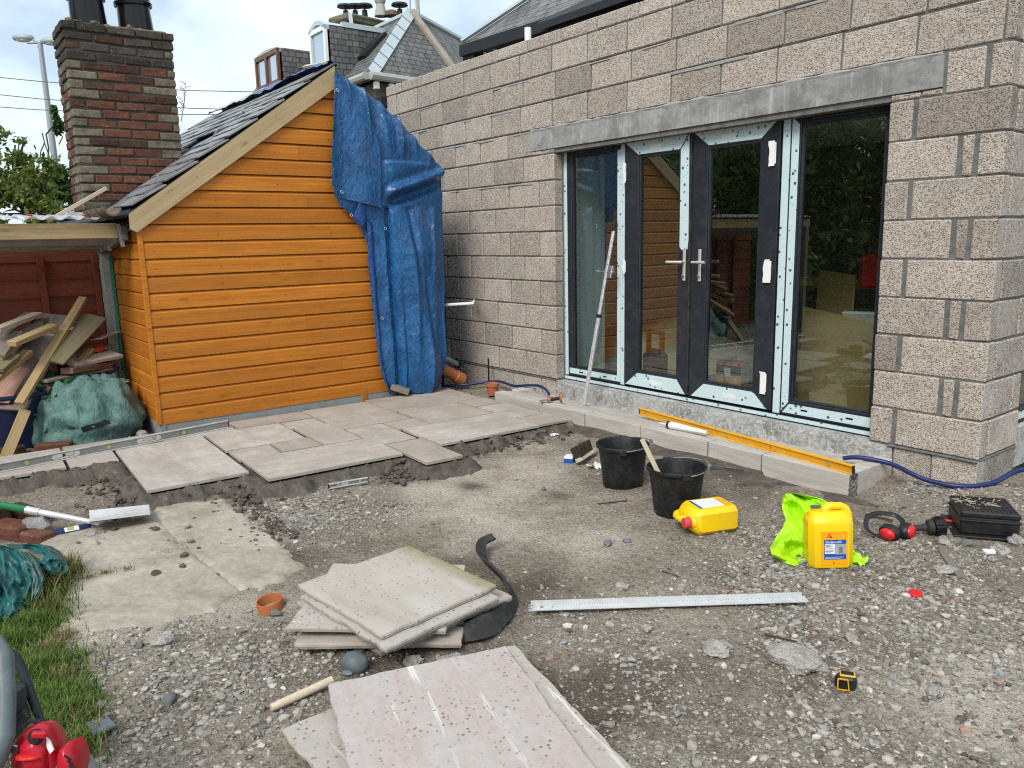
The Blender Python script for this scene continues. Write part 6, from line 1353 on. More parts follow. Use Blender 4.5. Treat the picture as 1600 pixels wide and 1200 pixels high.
# hi-vis garment behind the upright can
hv0 = on_ground(1290, 868); NU, NV = 46, 60; V = []
rowsv = [(771, 1226, 1245), (778, 1223, 1282), (795, 1222, 1312), (812, 1228, 1318), (826, 1222, 1322), (840, 1212, 1326), (856, 1203, 1330), (868, 1206, 1338), (878, 1222, 1346), (884, 1240, 1350)]
ys = [r[0] for r in rowsv]; depc = (on_ground(1265, 880)-CAMPOS).dot(FW)
for j in range(NV):
    py = ys[0]+(ys[-1]-ys[0])*j/(NV-1); l = np.interp(py, ys, [r[1] for r in rowsv]); r_ = np.interp(py, ys, [r[2] for r in rowsv]); f = j/(NV-1)
    for i in range(NU):
        u = i/(NU-1); dpt = depc+.30*(1-f)**.9+  .085*noise.fractal(Vector((u*2.6, f*3.4, 4)), 1, 2, 4)+.05*math.sin(u*7+f*5)*f+.03*abs(noise.noise(Vector((u*6+f*3, f*5-u*2, 2))))-.03*math.exp(-((f-.62-.2*u)/.05)**2)
        p = Dp(l+(r_-l)*u, py, dpt); p.z = max(p.z, gz(p.x, p.y)+.003); V.append(p)
hvo = thing('hi_vis_vest', 'crumpled fluorescent yellow green work vest behind the upright can', 'vest', hv0)
bigmesh('fabric', V, gridfaces(NV, NU), 'hivis', hvo, smooth=True)
tl = on_ground(1336, 880); crumple('vest_tail', tl+Vector((0, 0, .01)), (.05, .05), 8, 'hivis', None, None, .03); adopt(bpy.data.objects['vest_tail'], hvo)

# ================================================================== EAR DEFENDERS, TORCH, CHAMBER
c = on_ground(1398, 843); ed_ = thing('ear_defenders', 'red and black ear defenders lying on the gravel', 'ear defenders', c)
def cup(cen, axis, rr_, nm):
    M4 = Matrix.Translation(cen) @ (frame(axis) @ Matrix.Rotation(R(90), 3, 'Y')).to_4x4() @ Matrix.Diagonal((1, 1.25, 1, 1))
    g = G(); g.lathe([(.004, .050), (.020, .047), (.030, .036), (.033, .020), (.033, .012)], 22, M4); g.build('ear_cup', 'red', ed_, True); g = G(); g.lathe([(.036, .026), (.041, .018), (.042, .008), (.042, -.004), (.036, -.018), (.020, -.020)], 22, M4); g.build('cushion', 'black', ed_, True)
e1 = c+Vector((0, 0, .040))-SIDE*.025; e2 = c+Vector((0, 0, .042))+SIDE*.052+AWAY*.01
cup(e1, (-SIDE*.75-AWAY*.55+Vector((0, 0, -.15))), .04, 'a'); cup(e2, (SIDE*.7-AWAY*.65+Vector((0, 0, .1))), .04, 'b')
pts = []
for q in range(17):
    a = math.pi*q/16; pts.append(c+Vector((0, 0, .045))-SIDE*(.015+.085*math.sin(a))+AWAY*(.06-.02*math.cos(a))+SIDE*(.055-.055*math.cos(a)-.05)+Vector((0, 0, .045*math.sin(a))))
pts = [e1-SIDE*.01+Vector((0, 0, -.01)), e1-SIDE*.085+Vector((0, 0, -.015)), e1-SIDE*.105+AWAY*.05+Vector((0, 0, .01)), e1-SIDE*.075+AWAY*.10+Vector((0, 0, .045)), e1-SIDE*.01+AWAY*.13+Vector((0, 0, .055)), e2-SIDE*.0+AWAY*.11+Vector((0, 0, .045)), e2+SIDE*.02+AWAY*.06+Vector((0, 0, .03)), e2+AWAY*.01]
sm = []
for i in range(len(pts)-1):
    for q in range(4): sm.append(pts[i].lerp(pts[i+1], q/4))
for _ in range(2): sm = [sm[0]]+[(sm[i-1]+sm[i]*2+sm[i+1])/4 for i in range(1, len(sm)-1)]+[sm[-1]]
G().tube(sm, .013, 8, flat=.35).build('headband', 'black', ed_, True)
p = on_ground(1422, 836)+Vector((0, 0, .035)); q = on_ground(1470, 836)+Vector((0, 0, .048)); d = (q-p).normalized(); to = thing('torch', 'black torch like tool with a wide glossy head beside the ear defenders', 'torch', p)
M4 = Matrix.Translation(p) @ (frame(d) @ Matrix.Rotation(R(90), 3, 'Y')).to_4x4(); L = (q-p).length
G().lathe([(.012, 0), (.016, .004), (.016, L*.38), (.020, L*.42), (.020, L*.52)], 16, M4).build('handle', 'rubber', to, True); G().lathe([(.020, L*.50), (.036, L*.56), (.040, L*.72), (.036, L*.74)], 20, M4).build('collar', 'rubber', to, True)
G().lathe([(.036, L*.74), (.047, L*.76), (.049, L*1.05), (.044, L*1.08), (.030, L*1.06)], 24, M4).build('head', 'gloss_black', to, True)
for k in range(6):
    a = k*math.pi/3; G().box((M4 @ Vector((.049*math.cos(a), .049*math.sin(a), L*.9))), (L*.22, .012, .010), (frame(d)), 0, .003).build('rib', 'gloss_black', to)
bcn = [on_ground(1487, 834), on_ground(1546, 843), on_ground(1583, 812), on_ground(1522, 806)]
c = sum(bcn, Vector())/4; ax = (bcn[1]-bcn[0]); ax.z = 0; M = frame(ax, (0, 0, 1)); M = M @ Matrix.Rotation(R(0), 3, 'Z'); w1 = .235; zb = gz(c.x, c.y)
ic = thing('drain_chamber', 'square black plastic drain cover box with straw scattered on its lid', 'drain cover', c)
G().box((c.x, c.y, zb+.008), (.33, .33, .014), M, 0, .004).build('flange', 'black', ic); G().box((c.x, c.y, zb+.058), (.262, .262, .09), M, 0, .008).build('frame_body', 'black', ic); G().box((c.x, c.y, zb+.085), (.274, .274, .010), M, 0, .003).build('rib', 'black', ic)
g = G(); g.box((c.x, c.y, zb+.115), (.268, .268, .034), M, 0, .010); g.build('lid', 'black', ic)
g = G()
for i in range(12):
    for k in range(12):
        g.box(Vector((c.x, c.y, zb+.1325))+M @ Vector((-.115+.0209*i, -.115+.0209*k, 0)), (.014, .004, .002), M @ Matrix.Rotation(R(45 if (i+k) % 2 else -45), 3, 'Z'))
g.build('tread_pattern', 'black', ic, kind='stuff')
g = G()
for k in range(46):
    q = Vector((c.x, c.y, zb+.137))+M @ Vector((random.gauss(-.03, .05), random.gauss(.02, .05), 0)); a = random.uniform(0, 6.3); l_ = random.uniform(.01, .05); g.beam(q, q+Vector((math.cos(a)*l_, math.sin(a)*l_, .002)), .0022, .0012)
tag(g.build('straw_bits', 'pale'), 'dry straw bits scattered on the black lid', 'straw', kind='stuff')

# ================================================================== STACKS OF SLABS
GS = 'sandstone slabs stacked on the ground'
def rough_slab(c, sx, sy, th, ang, mat, label, tilt=(0, 0), sd=0):
    g = G(); n = 18; M = rot2(ang) @ Matrix.Rotation(tilt[0], 3, 'X') @ Matrix.Rotation(tilt[1], 3, 'Y'); pts = []
    for i in range(4):
        a = [(-1, -1), (1, -1), (1, 1), (-1, 1)][i]; b = [(1, -1), (1, 1), (-1, 1), (-1, -1)][i]
        for k in range(n):
            f = k/n; x = (a[0]+(b[0]-a[0])*f)*sx/2; y = (a[1]+(b[1]-a[1])*f)*sy/2; e_ = .008*noise.noise(Vector((x*13, y*13, sd*3.7)))+.005*noise.noise(Vector((x*45, y*45, sd*1.7))); pts.append(Vector((x*(1+e_/sx*2), y*(1+e_/sy*2), 0)))
    lo = []
    for k, p in enumerate(pts): e_ = 1-.008*(1+noise.noise(Vector((p.x*17, p.y*17, sd*5+1)))); lo.append(Vector((p.x*e_, p.y*e_, -th)))
    mi = [Vector((p.x*1.004, p.y*1.004, -th*.45)) for p in pts]; ch_ = [Vector((p.x*.994, p.y*.994, .0)) for p in pts]; up_ = [Vector((p.x, p.y, -.003)) for p in pts]
    rings = [[Vector(c)+M @ p for p in r_] for r_ in (lo, mi, up_, ch_)]
    g.loft(rings); return tag(g.build('paving_slab', mat, rot=M), label, 'paving slab', GS)
ztop = -.068; tcn = [Zp(x, y, ztop) for x, y in ((463, 912), (597, 992), (776, 913), (640, 853))]
c0 = sum(tcn, Vector())/4; eA = tcn[1]-tcn[0]; aA = math.atan2(eA.y, eA.x); sA = ((tcn[1]-tcn[0]).length+(tcn[2]-tcn[3]).length)/2; sB = ((tcn[2]-tcn[1]).length+(tcn[3]-tcn[0]).length)/2
qn = [Zp(478, 977, ztop-.05), Zp(725, 981, ztop-.05)]; eB = qn[1]-qn[0]; aB = math.atan2(eB.y, eB.x)
rough_slab(c0, sA, sB, .021, aA, 'flag_moss', 'topmost slab of the six slab stack, beige with a green mossy far edge', sd=1)
cB = (Zp(478, 978, ztop-.048)+Zp(725, 981, ztop-.048))/2+hdir(c0)*.29; 
q2_ = (Zp(782, 931, ztop-.024)+(c0-tcn[2])+Zp(467, 931, ztop-.024)+(c0-tcn[0]))/2; rough_slab((q2_.x, q2_.y, ztop-.024), sA*.99, sB*.97, .021, aA, 'flag_beige', 'second slab from the top of the six slab stack, almost square with the top one', sd=2)
rough_slab(Vector((cB.x, cB.y, ztop-.048)), .60, .58, .021, aB, 'flag_beige', 'third slab from the top of the six slab stack, turned to show a straight front edge', sd=3)
q4_ = Zp(622, 1010, ztop-.072)+(c0-tcn[1]); rough_slab((q4_.x, q4_.y, ztop-.072), .60, .58, .022, aA-.02, 'flag_beige', 'fourth slab of the six slab stack with one corner jutting towards us', sd=4)
rough_slab(Vector((cB.x, cB.y, ztop-.097))+SIDE*.03-AWAY*.015, .62, .60, .022, aB+.05, 'flag', 'fifth slab of the six slab stack, grey with a dark shadow under it', sd=5)
q6_ = Zp(596, 1017, ztop-.122)+(c0-tcn[1]); rough_slab((q6_.x, q6_.y, ztop-.122), .60, .58, .022, aA+.02, 'flag', 'bottom slab of the six slab stack, only a corner showing', sd=6)
zt2 = -.105; n0 = Zp(512, 1068, zt2); n1 = Zp(790, 1009, zt2); e_ = n1-n0; wN = e_.length; a2 = math.atan2(e_.y, e_.x); nrm = Vector((e_.y, -e_.x, 0)).normalized(); nrm = nrm if nrm.dot(AWAY) < 0 else -nrm
cN = (n0+n1)/2+nrm*.45; rough_slab((cN.x, cN.y, zt2), .90, wN, .022, a2+math.pi/2, 'flag_pink', 'large pink slab speckled with rain spots at the bottom of the picture, uppermost of its pile', sd=7)
k0 = Zp(803, 1010, zt2-.024); k1 = Zp(985, 1205, zt2-.024); ke = (k1-k0).normalized(); kn = Vector((ke.y, -ke.x, 0)); kn = kn if kn.dot(SIDE) < 0 else -kn
cK = k0+ke*.44+kn*.29; rough_slab((cK.x, cK.y, zt2-.024), .90, .60, .022, math.atan2(ke.y, ke.x), 'flag_beige', 'yellowish slab showing at the right edge of the large pink slab', sd=8)
m0 = Zp(439, 1140, zt2-.05); m1 = Zp(505, 1212, zt2-.05); me_ = (m1-m0).normalized(); mn = Vector((-me_.y, me_.x, 0)); mn = mn if mn.dot(SIDE) > 0 else -mn
cM = m0+me_*.30+mn*.30; rough_slab((cM.x, cM.y, zt2-.049), .60, .60, .022, math.atan2(me_.y, me_.x), 'flag_beige', 'beige slab corner showing left of the large pink slab', sd=9)
cQ = Zp(690, 1018, zt2-.05); rough_slab((cN.x+.03, cN.y, zt2-.075), .60, .60, .024, a2+.55, 'flag', 'lowest slab hidden under the pile with the large pink slab', sd=10)
rough_slab(Vector((cN.x, cN.y, zt2-.1))-nrm*.14-SIDE*.03, .60, .60, .022, a2+.42, 'flag', 'slab corner peeping out behind the far edge of the large pink slab', sd=11)
# offcuts of black rubber strap beside the stack
SP = [(772, 862, .10), (752, 868, .09), (752, 884, .06), (772, 902, .06), (792, 918, .05), (803, 942, .05), (797, 964, .06), (772, 988, .06), (735, 1003, .06), (698, 1008, .05)]
pts = [on_ground(x, y)+Vector((0, 0, h-.02)) for x, y, h in SP]; sm = []
for i in range(len(pts)-1):
    for q in range(5): sm.append(pts[i].lerp(pts[i+1], q/5))
for _ in range(3): sm = [sm[0]]+[(sm[i-1]+sm[i]*2+sm[i+1])/4 for i in range(1, len(sm)-1)]+[sm[-1]]
g = G(); rings = []
for i, p in enumerate(sm):
    d = (sm[min(i+1, len(sm)-1)]-sm[max(i-1, 0)]).normalized(); f = i/(len(sm)-1); tw_ = .25+.9*math.sin(f*3.0)+.3*noise.noise(Vector((f*5, 1, 1))); u_ = Vector((0, 0, 1)); s_ = d.cross(u_).normalized(); w_ = (.022+.022*f)*(1+.2*noise.noise(Vector((f*9, 3, 3)))); a_ = (u_*math.sin(tw_)+s_*math.cos(tw_))*w_; b_ = d.cross(a_).normalized()*.006
    rings.append([p-a_-b_, p-a_*.3+b_*-.2, p+a_-b_, p+a_+b_, p-a_*.2+b_*1.4, p-a_+b_])
g.loft(rings); tag(g.build('rubber_strap', 'rubber', None, True, sharp=55), 'twisted black rubber strap curling round the right side of the slab stack', 'strap')
# mallet
mh = on_ground(555, 1046); v, f = lumps(5, (.055, .042, .042), 3, .06); ml = thing('rubber_mallet', 'rubber mallet with a grey head and pale handle under the pink slab', 'mallet', mh); g = G(); g.add([rot2(.4) @ p+mh+Vector((0, 0, .025)) for p in v], f); g.build('head', 'mallet', ml, True)
hp = on_ground(424, 1113)+Vector((0, 0, .016)); hq = on_ground(520, 1075)+Vector((0, 0, .03)); G().tube([hp, hp.lerp(hq, .1), hq], [.012, .014, .015], 12).build('handle', 'pale', ml, True)
# clay pipe offcuts
c = on_ground(425, 953); M4 = Matrix.Translation(c+Vector((0, 0, -.012))) @ Matrix.Rotation(.12, 4, 'X'); g = G(); g.lathe([(.056, 0), (.056, .06), (.0555, .062), (.052, .062), (.0515, .06), (.0515, 0)], 32, M4, cap=False); tag(g.build('pipe_offcut', 'brown_pvc', None, True), 'short ring of orange brown pipe on the earth left of the slab stack', 'pipe')
a = Zp(690, 575, -.02); b = Zp(727, 598, -.07); a = Xp(684, 572, -1.1); b = Zp(722, 593, -.10); d = (b-a).normalized(); M4 = Matrix.Translation(a) @ (frame(d) @ Matrix.Rotation(R(90), 3, 'Y')).to_4x4(); L = (b-a).length
g = G(); g.lathe([(.055, 0), (.055, L*.7), (.064, L*.73), (.066, L), (.058, L), (.052, L*.9), (.050, 0)], 28, M4, cap=False); tag(g.build('clay_pipe', 'brown_pvc', None, True), 'orange brown socketed pipe lying between the blue sheet and block wall', 'pipe')
a = Xp(690, 557, -1.1); b = Zp(714, 569, .0); d = (b-a).normalized(); g = G(); g.tube([a, b], .03, 14); dp = thing('grey_pipe', 'short grey waste pipe with a black collar above the orange brown pipe', 'pipe', a); g.build('tube', 'film_grey', dp, True); g = G(); g.tube([b-d*.02, b+d*.05], .04, 14); g.build('collar', 'black', dp, True); g = G(); g.tube([b+d*.05, b+d*.10], .028, 14); g.build('spigot', 'white', dp, True)
pc = Zp(770, 617, -.18); pt = thing('clay_pot', 'small terracotta plant pot behind the end of the step', 'plant pot', pc); g = G(); g.lathe([(.045, 0), (.058, .085), (.066, .086), (.068, .115), (.060, .115), (.042, .01)], 24, Matrix.Translation(pc)); g.build('pot', 'terracotta', pt, True)
ia = Zp(764, 603, -.17); tag(G().beam(ia, Dp(763, 560, (ia-CAMPOS).dot(FW)), .012, .012, (0, 1, 0)).build('iron_pin', 'black'), 'thin black iron pin standing against the block wall', 'pin')
tag(G().box(Zp(1000, 660, -.1)+Vector((-.9, .2, .05)), (.01, .01, .01)).build('mortar_crumb', 'smear'), 'mortar crumb on the step', 'crumb', kind='stuff')
# blue hose in two visible lengths
def hose(pts, r, label):
    sm = []
    for i in range(len(pts)-1):
        for q in range(6): sm.append(pts[i].lerp(pts[i+1], q/6))
    sm.append(pts[-1])
    for _ in range(6): sm = [sm[0]]+[(sm[i-1]+sm[i]*2+sm[i+1])/4 for i in range(1, len(sm)-1)]+[sm[-1]]
    return tag(G().tube(sm, r, 10).build('blue_hose', 'hose', None, True), label, 'hose')
hose([Zp(690, 603, -.16), Zp(725, 602, -.15), Zp(765, 596, -.12), Zp(785, 596, -.10), Zp(803, 604, -.09), Zp(822, 602, -.06), Zp(842, 602, -.05), Zp(853, 608, -.06), Zp(858, 616, -.075)], .013, 'blue hose running from behind the blue sheet to the end of the step')
hose([Zp(1318, 716, KT+.015), Zp(1335, 714, KT+.02), Zp(1362, 717, KT+.015), Zp(1395, 725, -.08), Zp(1420, 738, -.10), Zp(1448, 751, -.13), Zp(1490, 760, -.135), Zp(1525, 760, -.13), Zp(1556, 754, -.11), Zp(1575, 742, -.09), Zp(1590, 734, -.07), Zp(1640, 730, -.06)], .014, 'blue hose passing round the foot of the block pier')
# tape measure
c = on_ground(1320, 1086); c += hdir(c)*.03; zc = gz(c.x, c.y); tm = thing('tape_measure', 'black and yellow tape measure lying on the gravel', 'tape measure', c)
M = frame(SIDE*.95-AWAY*.3, (0, 0, 1)); b0 = Vector((c.x, c.y, zc+.027))
g = G(); g.box(b0, (.068, .040, .058), M, 0, .014); g.build('case', 'black', tm); g = G(); g.box(b0+M @ Vector((.004, 0, .0275)), (.050, .034, .006), M, 0, .0029); g.build('top_rim', 'lvl', tm); g = G(); g.box(b0+M @ Vector((.004, 0, .0310)), (.040, .024, .002), M, 0, .0009); g.build('lock_pad', 'black', tm)
sY = -1 if (M @ Vector((0, -1, 0))).dot(AWAY) < 0 else 1
fpt = lambda x, z, e_=.0212: b0+M @ Vector((x, sY*e_, z))
g = G(); 
for a, b in (((-.026, -.020), (-.026, .018)), ((-.026, .018), (.004, .018)), ((.004, .018), (.010, -.020)), ((.010, -.020), (-.026, -.020))): g.beam(fpt(*a), fpt(*b), .004, .003, (0, 0, 1))
g.build('side_badge', 'lvl', tm); G().box(b0+M @ Vector((-.038, 0, .024)), (.012, .02, .008), M, 0, .002).build('end_hook', 'alu', tm)
# shovel, sealant cartridge, bricks at the left
so_ = thing('shovel', 'shovel with a green shaft and pale muddy blade lying on the path', 'shovel', on_ground(150, 810))
h0 = Zp(-30, 783, -.06); h1 = Zp(44, 797, -.09); h2 = Zp(140, 815, -.165); bl = Zp(232, 803, -.175)
G().tube([h0, h1], .020, 12).build('shaft', 'green', so_, True); dd_ = (h2-h1).normalized(); G().tube([h1-dd_*.01, h1+dd_*.06], .022, 12).build('ferrule', 'alu', so_, True); G().tube([h1, h1.lerp(h2, .6), h2, h2.lerp(bl, .15)], [.018, .017, .013, .008], 12).build('socket', 'alu_white', so_, True)
bx_ = (bl-h2); bx_.z = 0; bx_.normalize(); by_ = Vector((-bx_.y, bx_.x, 0)); L = .30; vs = []
for i in range(12):
    for k in range(10):
        f = i/11; s_ = k/9*2-1; w_ = .105*(1-.10*f); vs.append(h2+bx_*(L*f)+by_*(s_*w_)+Vector((0, 0, .010+.022*s_*s_*(1-f*.6)-.004*f)))
n_ = len(vs); vs += [v-Vector((0, 0, .003)) for v in vs]; ff = [(i*10+k, (i+1)*10+k, (i+1)*10+k+1, i*10+k+1) for i in range(11) for k in range(9)]
g = G(); g.add(vs, ff+[tuple(q+n_ for q in reversed(f)) for f in ff]); g.build('blade', 'alu_white', so_, True, recalc=False)
a = on_ground(76, 845)+Vector((0, 0, .028)); b = on_ground(149, 830)+Vector((0, 0, .028)); d = (b-a).normalized(); ct = thing('sealant_cartridge', 'dark blue sealant cartridge with a white nozzle lying by the shovel', 'cartridge', a)
b = a+d*.215; G().tube([a, b], .0245, 18).build('cartridge', 'navy', ct, True); G().tube([a-d*.001, a+d*.008], .0255, 18).build('rim', 'film_grey', ct, True); G().tube([b-d*.008, b+d*.004], .0255, 18).build('rim', 'film_grey', ct, True); G().tube([b, b+d*.02, b+d*.085], [.011, .009, .004], 10).build('nozzle', 'white', ct, True)
mm = a.lerp(b, .52); Mc = frame(d, (-AWAY*.6+Vector((0, 0, .8)))); g = G()
for k in range(7):
    an = -.7+.233*k; g.add([mm+Mc @ Vector((x, math.sin(an_)*.0250, math.cos(an_)*.0250)) for x in (-.035, .035) for an_ in (an, an+.233)], [(0, 1, 3, 2)])
g.build('print_patch', 'labelwhite', ct, recalc=False); g = G()
for k in range(5):
    an = -.5+.2*k; g.add([mm+Mc @ Vector((x, math.sin(an_)*.0253, math.cos(an_)*.0253)) for x in (-.022, .012) for an_ in (an, an+.2)], [(0, 1, 3, 2)])
g.build('print_patch', 'vial', ct, recalc=False)
for i, (px, py, dz, an, mt, lb, dim) in enumerate(((44, 812, .035, .1, 'brick_dark', 'dark brick lying flat under the green shovel shaft', (.34, .10, .075)), (22, 838, .035, .35, 'brick_red', 'red brick with a mortar crust nearest the green bag', (.24, .12, .085)), (-4, 818, .05, .2, 'brick_dark', 'grey crusted brick end at the left edge of the picture', (.12, .10, .10)), (60, 846, .03, .3, 'brick_red', 'red brick half under the lump of mortar by the cartridge', (.16, .10, .06)))):
    c = on_ground(px, py)+Vector((0, 0, dz)); tag(G().box(c, dim, rot2(an+.2), 0, .010, .005).build('brick', mt), lb, 'brick')
c = on_ground(62, 838)+Vector((0, 0, .07)); v, f = lumps(33, (.085, .055, .05), 2, .45); tag(G().add([rot2(.5) @ p+c for p in v], f).build('mortar_lump', 'lintel'), 'pale grey lump of old mortar on the bricks by the cartridge', 'rubble')
# stones one can tell apart
STN = [(150, 838, .045, 'stone', 'grey stone under the nozzle of the blue cartridge'), (248, 1008, .055, 'stone', 'pale stone lying alone left of the slab stack'), (1118, 1016, .060, 'stone', 'flat grey shard of concrete right of the pink slab'), (1240, 1034, .105, 'stone', 'largest broken concrete lump left of the tape measure'), (950, 850, .030, 'blueslate', 'small blue grey slate chip in front of the lying can'), (973, 919, .032, 'stone', 'angular grey stone below the lying yellow can'), (1055, 843, .026, 'darkstone', 'dark pebble under the pale red can cap'),
  (980, 846, .022, 'blueslate', 'thinner slate chip near the lying can'), (1512, 852, .035, 'darkstone', 'round dark stone in front of the drain cover'), (1474, 850, .042, 'stone', 'rounded grey stone end of the muddy strap'), (1478, 893, .045, 'stone', 'pale flat stone beside the muddy strap'), (1562, 862, .042, 'stone', 'long pale stone right of the muddy strap'), (700, 1040, .05, 'stone', 'pale stone between slab stack and pink slab'), (645, 1036, .035, 'stone', 'small grey stone behind the rubber mallet'), (545, 1052, .022, 'blueslate', 'blue slate chip by the rubber mallet'), (430, 960, .03, 'darkstone', 'dark stone in front of the orange pipe ring'), (1330, 1000, .03, 'stone', 'stone right of the end of the white rule'), (265, 1095, .03, 'darkstone', 'dark stone on the gravel near the slate offcut'), (1010, 985, .025, 'stone', 'small stone below the white rule'), (1460, 1085, .035, 'stone', 'pale stone right of the tape measure'), (850, 765, .018, 'darkstone', 'dark clod of mortar on the pale earth'), (1590, 850, .05, 'stone', 'stone at the right edge below the drain cover')]
for i, (px, py, r, mt, lb) in enumerate(STN):
    c = on_ground(px, py); fl_ = .34 if 'largest' in lb else .42 if 'flat' in lb or 'chip' in lb or 'shard' in lb else .55; v, f = lumps(100+i, (r, r*.72, r*fl_), 4 if r > .08 else (3 if r > .03 else 2), .45 if r < .08 else .28, 1.7); v = [q*(1+.07*noise.fractal(q.normalized()*4+Vector((i, 0, 0)), 1, 2, 5)) for q in v]; M = rot2(random.uniform(0, 3)); tag(G().add([M @ p+c+Vector((0, 0, r*fl_*.45)) for p in v], f).build('stone', mt, None, True, sharp=50), lb, 'stone', 'larger loose stones on the ground')
p = [on_ground(x, y)+Vector((0, 0, .016)) for x, y in ((135, 1140), (168, 1128), (183, 1143), (146, 1160))]; tag(G().prism(p, (0, 0, .008)).build('slate_offcut', 'blueslate'), 'flat blue grey slate offcut at the grass edge', 'slate offcut')
p = [on_ground(x, y)+Vector((0, 0, .007)) for x, y in ((1471, 854), (1476, 868), (1488, 885), (1503, 905))]; g = G(); g.tube(p, .021, 6, flat=.25); tag(g.build('webbing_strap', 'strap'), 'muddy flat webbing strap lying in the gravel', 'strap')
p = on_ground(1398, 834); tag(G().tube([on_ground(1352, 806)+Vector((0, 0, .01)), on_ground(1395, 817)+Vector((0, 0, .014))], .006, 6).build('twig', 'bark'), 'thin grey twig behind the ear defenders', 'twig')
for i, (x0, y0, x1, y1, lb) in enumerate(((935, 788, 980, 784, 'rusty thin stick on the earth in front of the buckets'), (1035, 893, 1060, 903, 'broken grey stick in front of the lying can'), (1195, 992, 1240, 1004, 'thin brown stick right of the white rule'))):
    tag(G().tube([on_ground(x0, y0)+Vector((0, 0, .004)), on_ground(x1, y1)+Vector((0, 0, .007))], .004, 6).build('twig', 'bark'), lb, 'twig')
tag(G().box(on_ground(1545, 865)+Vector((0, 0, .01)), (.05, .03, .018), rot2(.8), 0, .003).build('plastic_chip', 'white'), 'small white plastic chip on the gravel', 'chip')
tag(G().box(on_ground(1480, 818)+Vector((0, 0, .012)), (.05, .02, .02), rot2(.3), 0, .004).build('red_offcut', 'red'), 'small red plastic offcut beside the drain cover', 'offcut')

# ================================================================== GREEN BAG AND ENGINE, lower left
gb = thing('garden_bag', 'crumpled dark teal woven garden bag with a stitched edge on the grass', 'bag', on_ground(30, 960))
def patch(name, rows, nu, nv, dep, amp, sd, mat, parent, bow=.1):
    ys = [r[0] for r in rows]; V = []
    for j in range(nv):
        py = ys[0]+(ys[-1]-ys[0])*j/(nv-1); l = np.interp(py, ys, [r[1] for r in rows]); r_ = np.interp(py, ys, [r[2] for r in rows]); f = j/(nv-1); dp0 = dep[0]+(dep[1]-dep[0])*f
        for i in range(nu):
            u = i/(nu-1); t_ = dp0-bow*math.sin(math.pi*min(1, u*.9+.1))*math.sin(math.pi*(f*.8+.1))+amp*noise.fractal(Vector((u*3.4, f*3.0, sd)), 1, 2, 4)+amp*.5*abs(noise.noise(Vector((u*7+f*3, f*4-u*3, sd+3))))
            p = Dp(l+(r_-l)*u, py, t_); p.z = max(p.z, GZ-.02); V.append(p)
    return bigmesh(name, V, gridfaces(nv, nu), mat, parent, smooth=True)
dB = (on_ground(40, 975)-CAMPOS).dot(FW)
patch('front_panel', [(852, -60, 6), (862, -60, 30), (880, -60, 46), (905, -60, 52), (940, -60, 50), (968, -60, 48), (985, -60, 30), (998, -60, 2)], 50, 60, (dB+.42, dB-.04), .10, 4, 'greenbag', gb, .12)
patch('back_fold', [(850, 10, 60), (853, 12, 80), (862, 20, 95), (875, 30, 104), (890, 45, 107), (898, 75, 98)], 34, 30, (dB+.52, dB+.28), .07, 9, 'greenbag', gb, .08)
patch('inner_fold', [(858, 26, 44), (870, 34, 70), (885, 48, 76), (900, 66, 74)], 20, 20, (dB+.40, dB+.26), .04, 12, 'strap', gb, .03)
patch('side_panel', [(862, 32, 46), (880, 46, 62), (905, 52, 70), (925, 50, 66), (938, 48, 56)], 24, 30, (dB+.34, dB+.08), .05, 15, 'sack', gb, .05)
st_ = [Dp(x, y, d_) for x, y, d_ in ((4, 862, dB+.30), (26, 866, dB+.26), (42, 880, dB+.20), (50, 903, dB+.12), (49, 935, dB+.04), (47, 966, dB-.06))]
en = thing('petrol_compactor', 'red petrol engine in a scuffed grey tube frame at the bottom left corner', 'engine', Dp(50, 1190, 2.1))
DE = 2.05
def ep(x, y, d_=0): return Dp(x, y, DE+d_)
def blob(name, rows, mat, d0, thick, bev=.006):
    """a moulded cover: outline at its own depth, real thickness"""
    pts = [ep(x, y, d0) for x, y in rows]; sm = []
    for i in range(len(pts)):
        a, b, c = pts[i-1], pts[i], pts[(i+1) % len(pts)]; sm += [b.lerp(a, .22), (b*2+a.lerp(b, .78)+c.lerp(b, .78))/4, b.lerp(c, .22)]
    cen = sum(sm, Vector())/len(sm); thick = min(thick, .07); ring = lambda s_, d_: [cen+(p-cen)*s_+FW*d_ for p in sm]
    g = G(); g.loft([ring(.80, thick), ring(.93, thick*.6), ring(1, .03), ring(.985, .014), ring(.94, .001), ring(.82, -.010), ring(.45, -.016)]); return g.build(name, mat, en, True, sharp=60)

blob('engine_cover', [(18, 1165), (28, 1147), (55, 1134), (70, 1140), (86, 1166), (90, 1190), (92, 1230), (16, 1235), (14, 1185)], 'enginered', -.06, .16, .012)
blob('recoil_housing', [(90, 1172), (102, 1163), (112, 1172), (119, 1190), (121, 1235), (88, 1235)], 'enginered', -.09, .14, .010)
blob('fuel_tank', [(-2, 1150), (2, 1110), (16, 1106), (25, 1124), (23, 1150), (8, 1170)], 'frame_dark', .04, .16, .015)
G().lathe([(.030, -.04), (.036, -.01), (.034, .02), (.02, .03)], 20, Matrix.Translation(ep(18, 1086, .06))).build('filler_cap', 'frame_dark', en, True)
g = G(); g.lathe([(.019, 0), (.020, .008), (.014, .016)], 16, Matrix.Translation(ep(58, 1150, -.08)) @ FW.to_track_quat('-Z', 'Y').to_matrix().to_4x4()); g.build('switch_ring', 'black', en, True)
g = G(); g.box(ep(62, 1148, -.095), (.040, .018, .016), frame(RT, -FW), 0, .005); g.build('engine_switch', 'enginered', en)
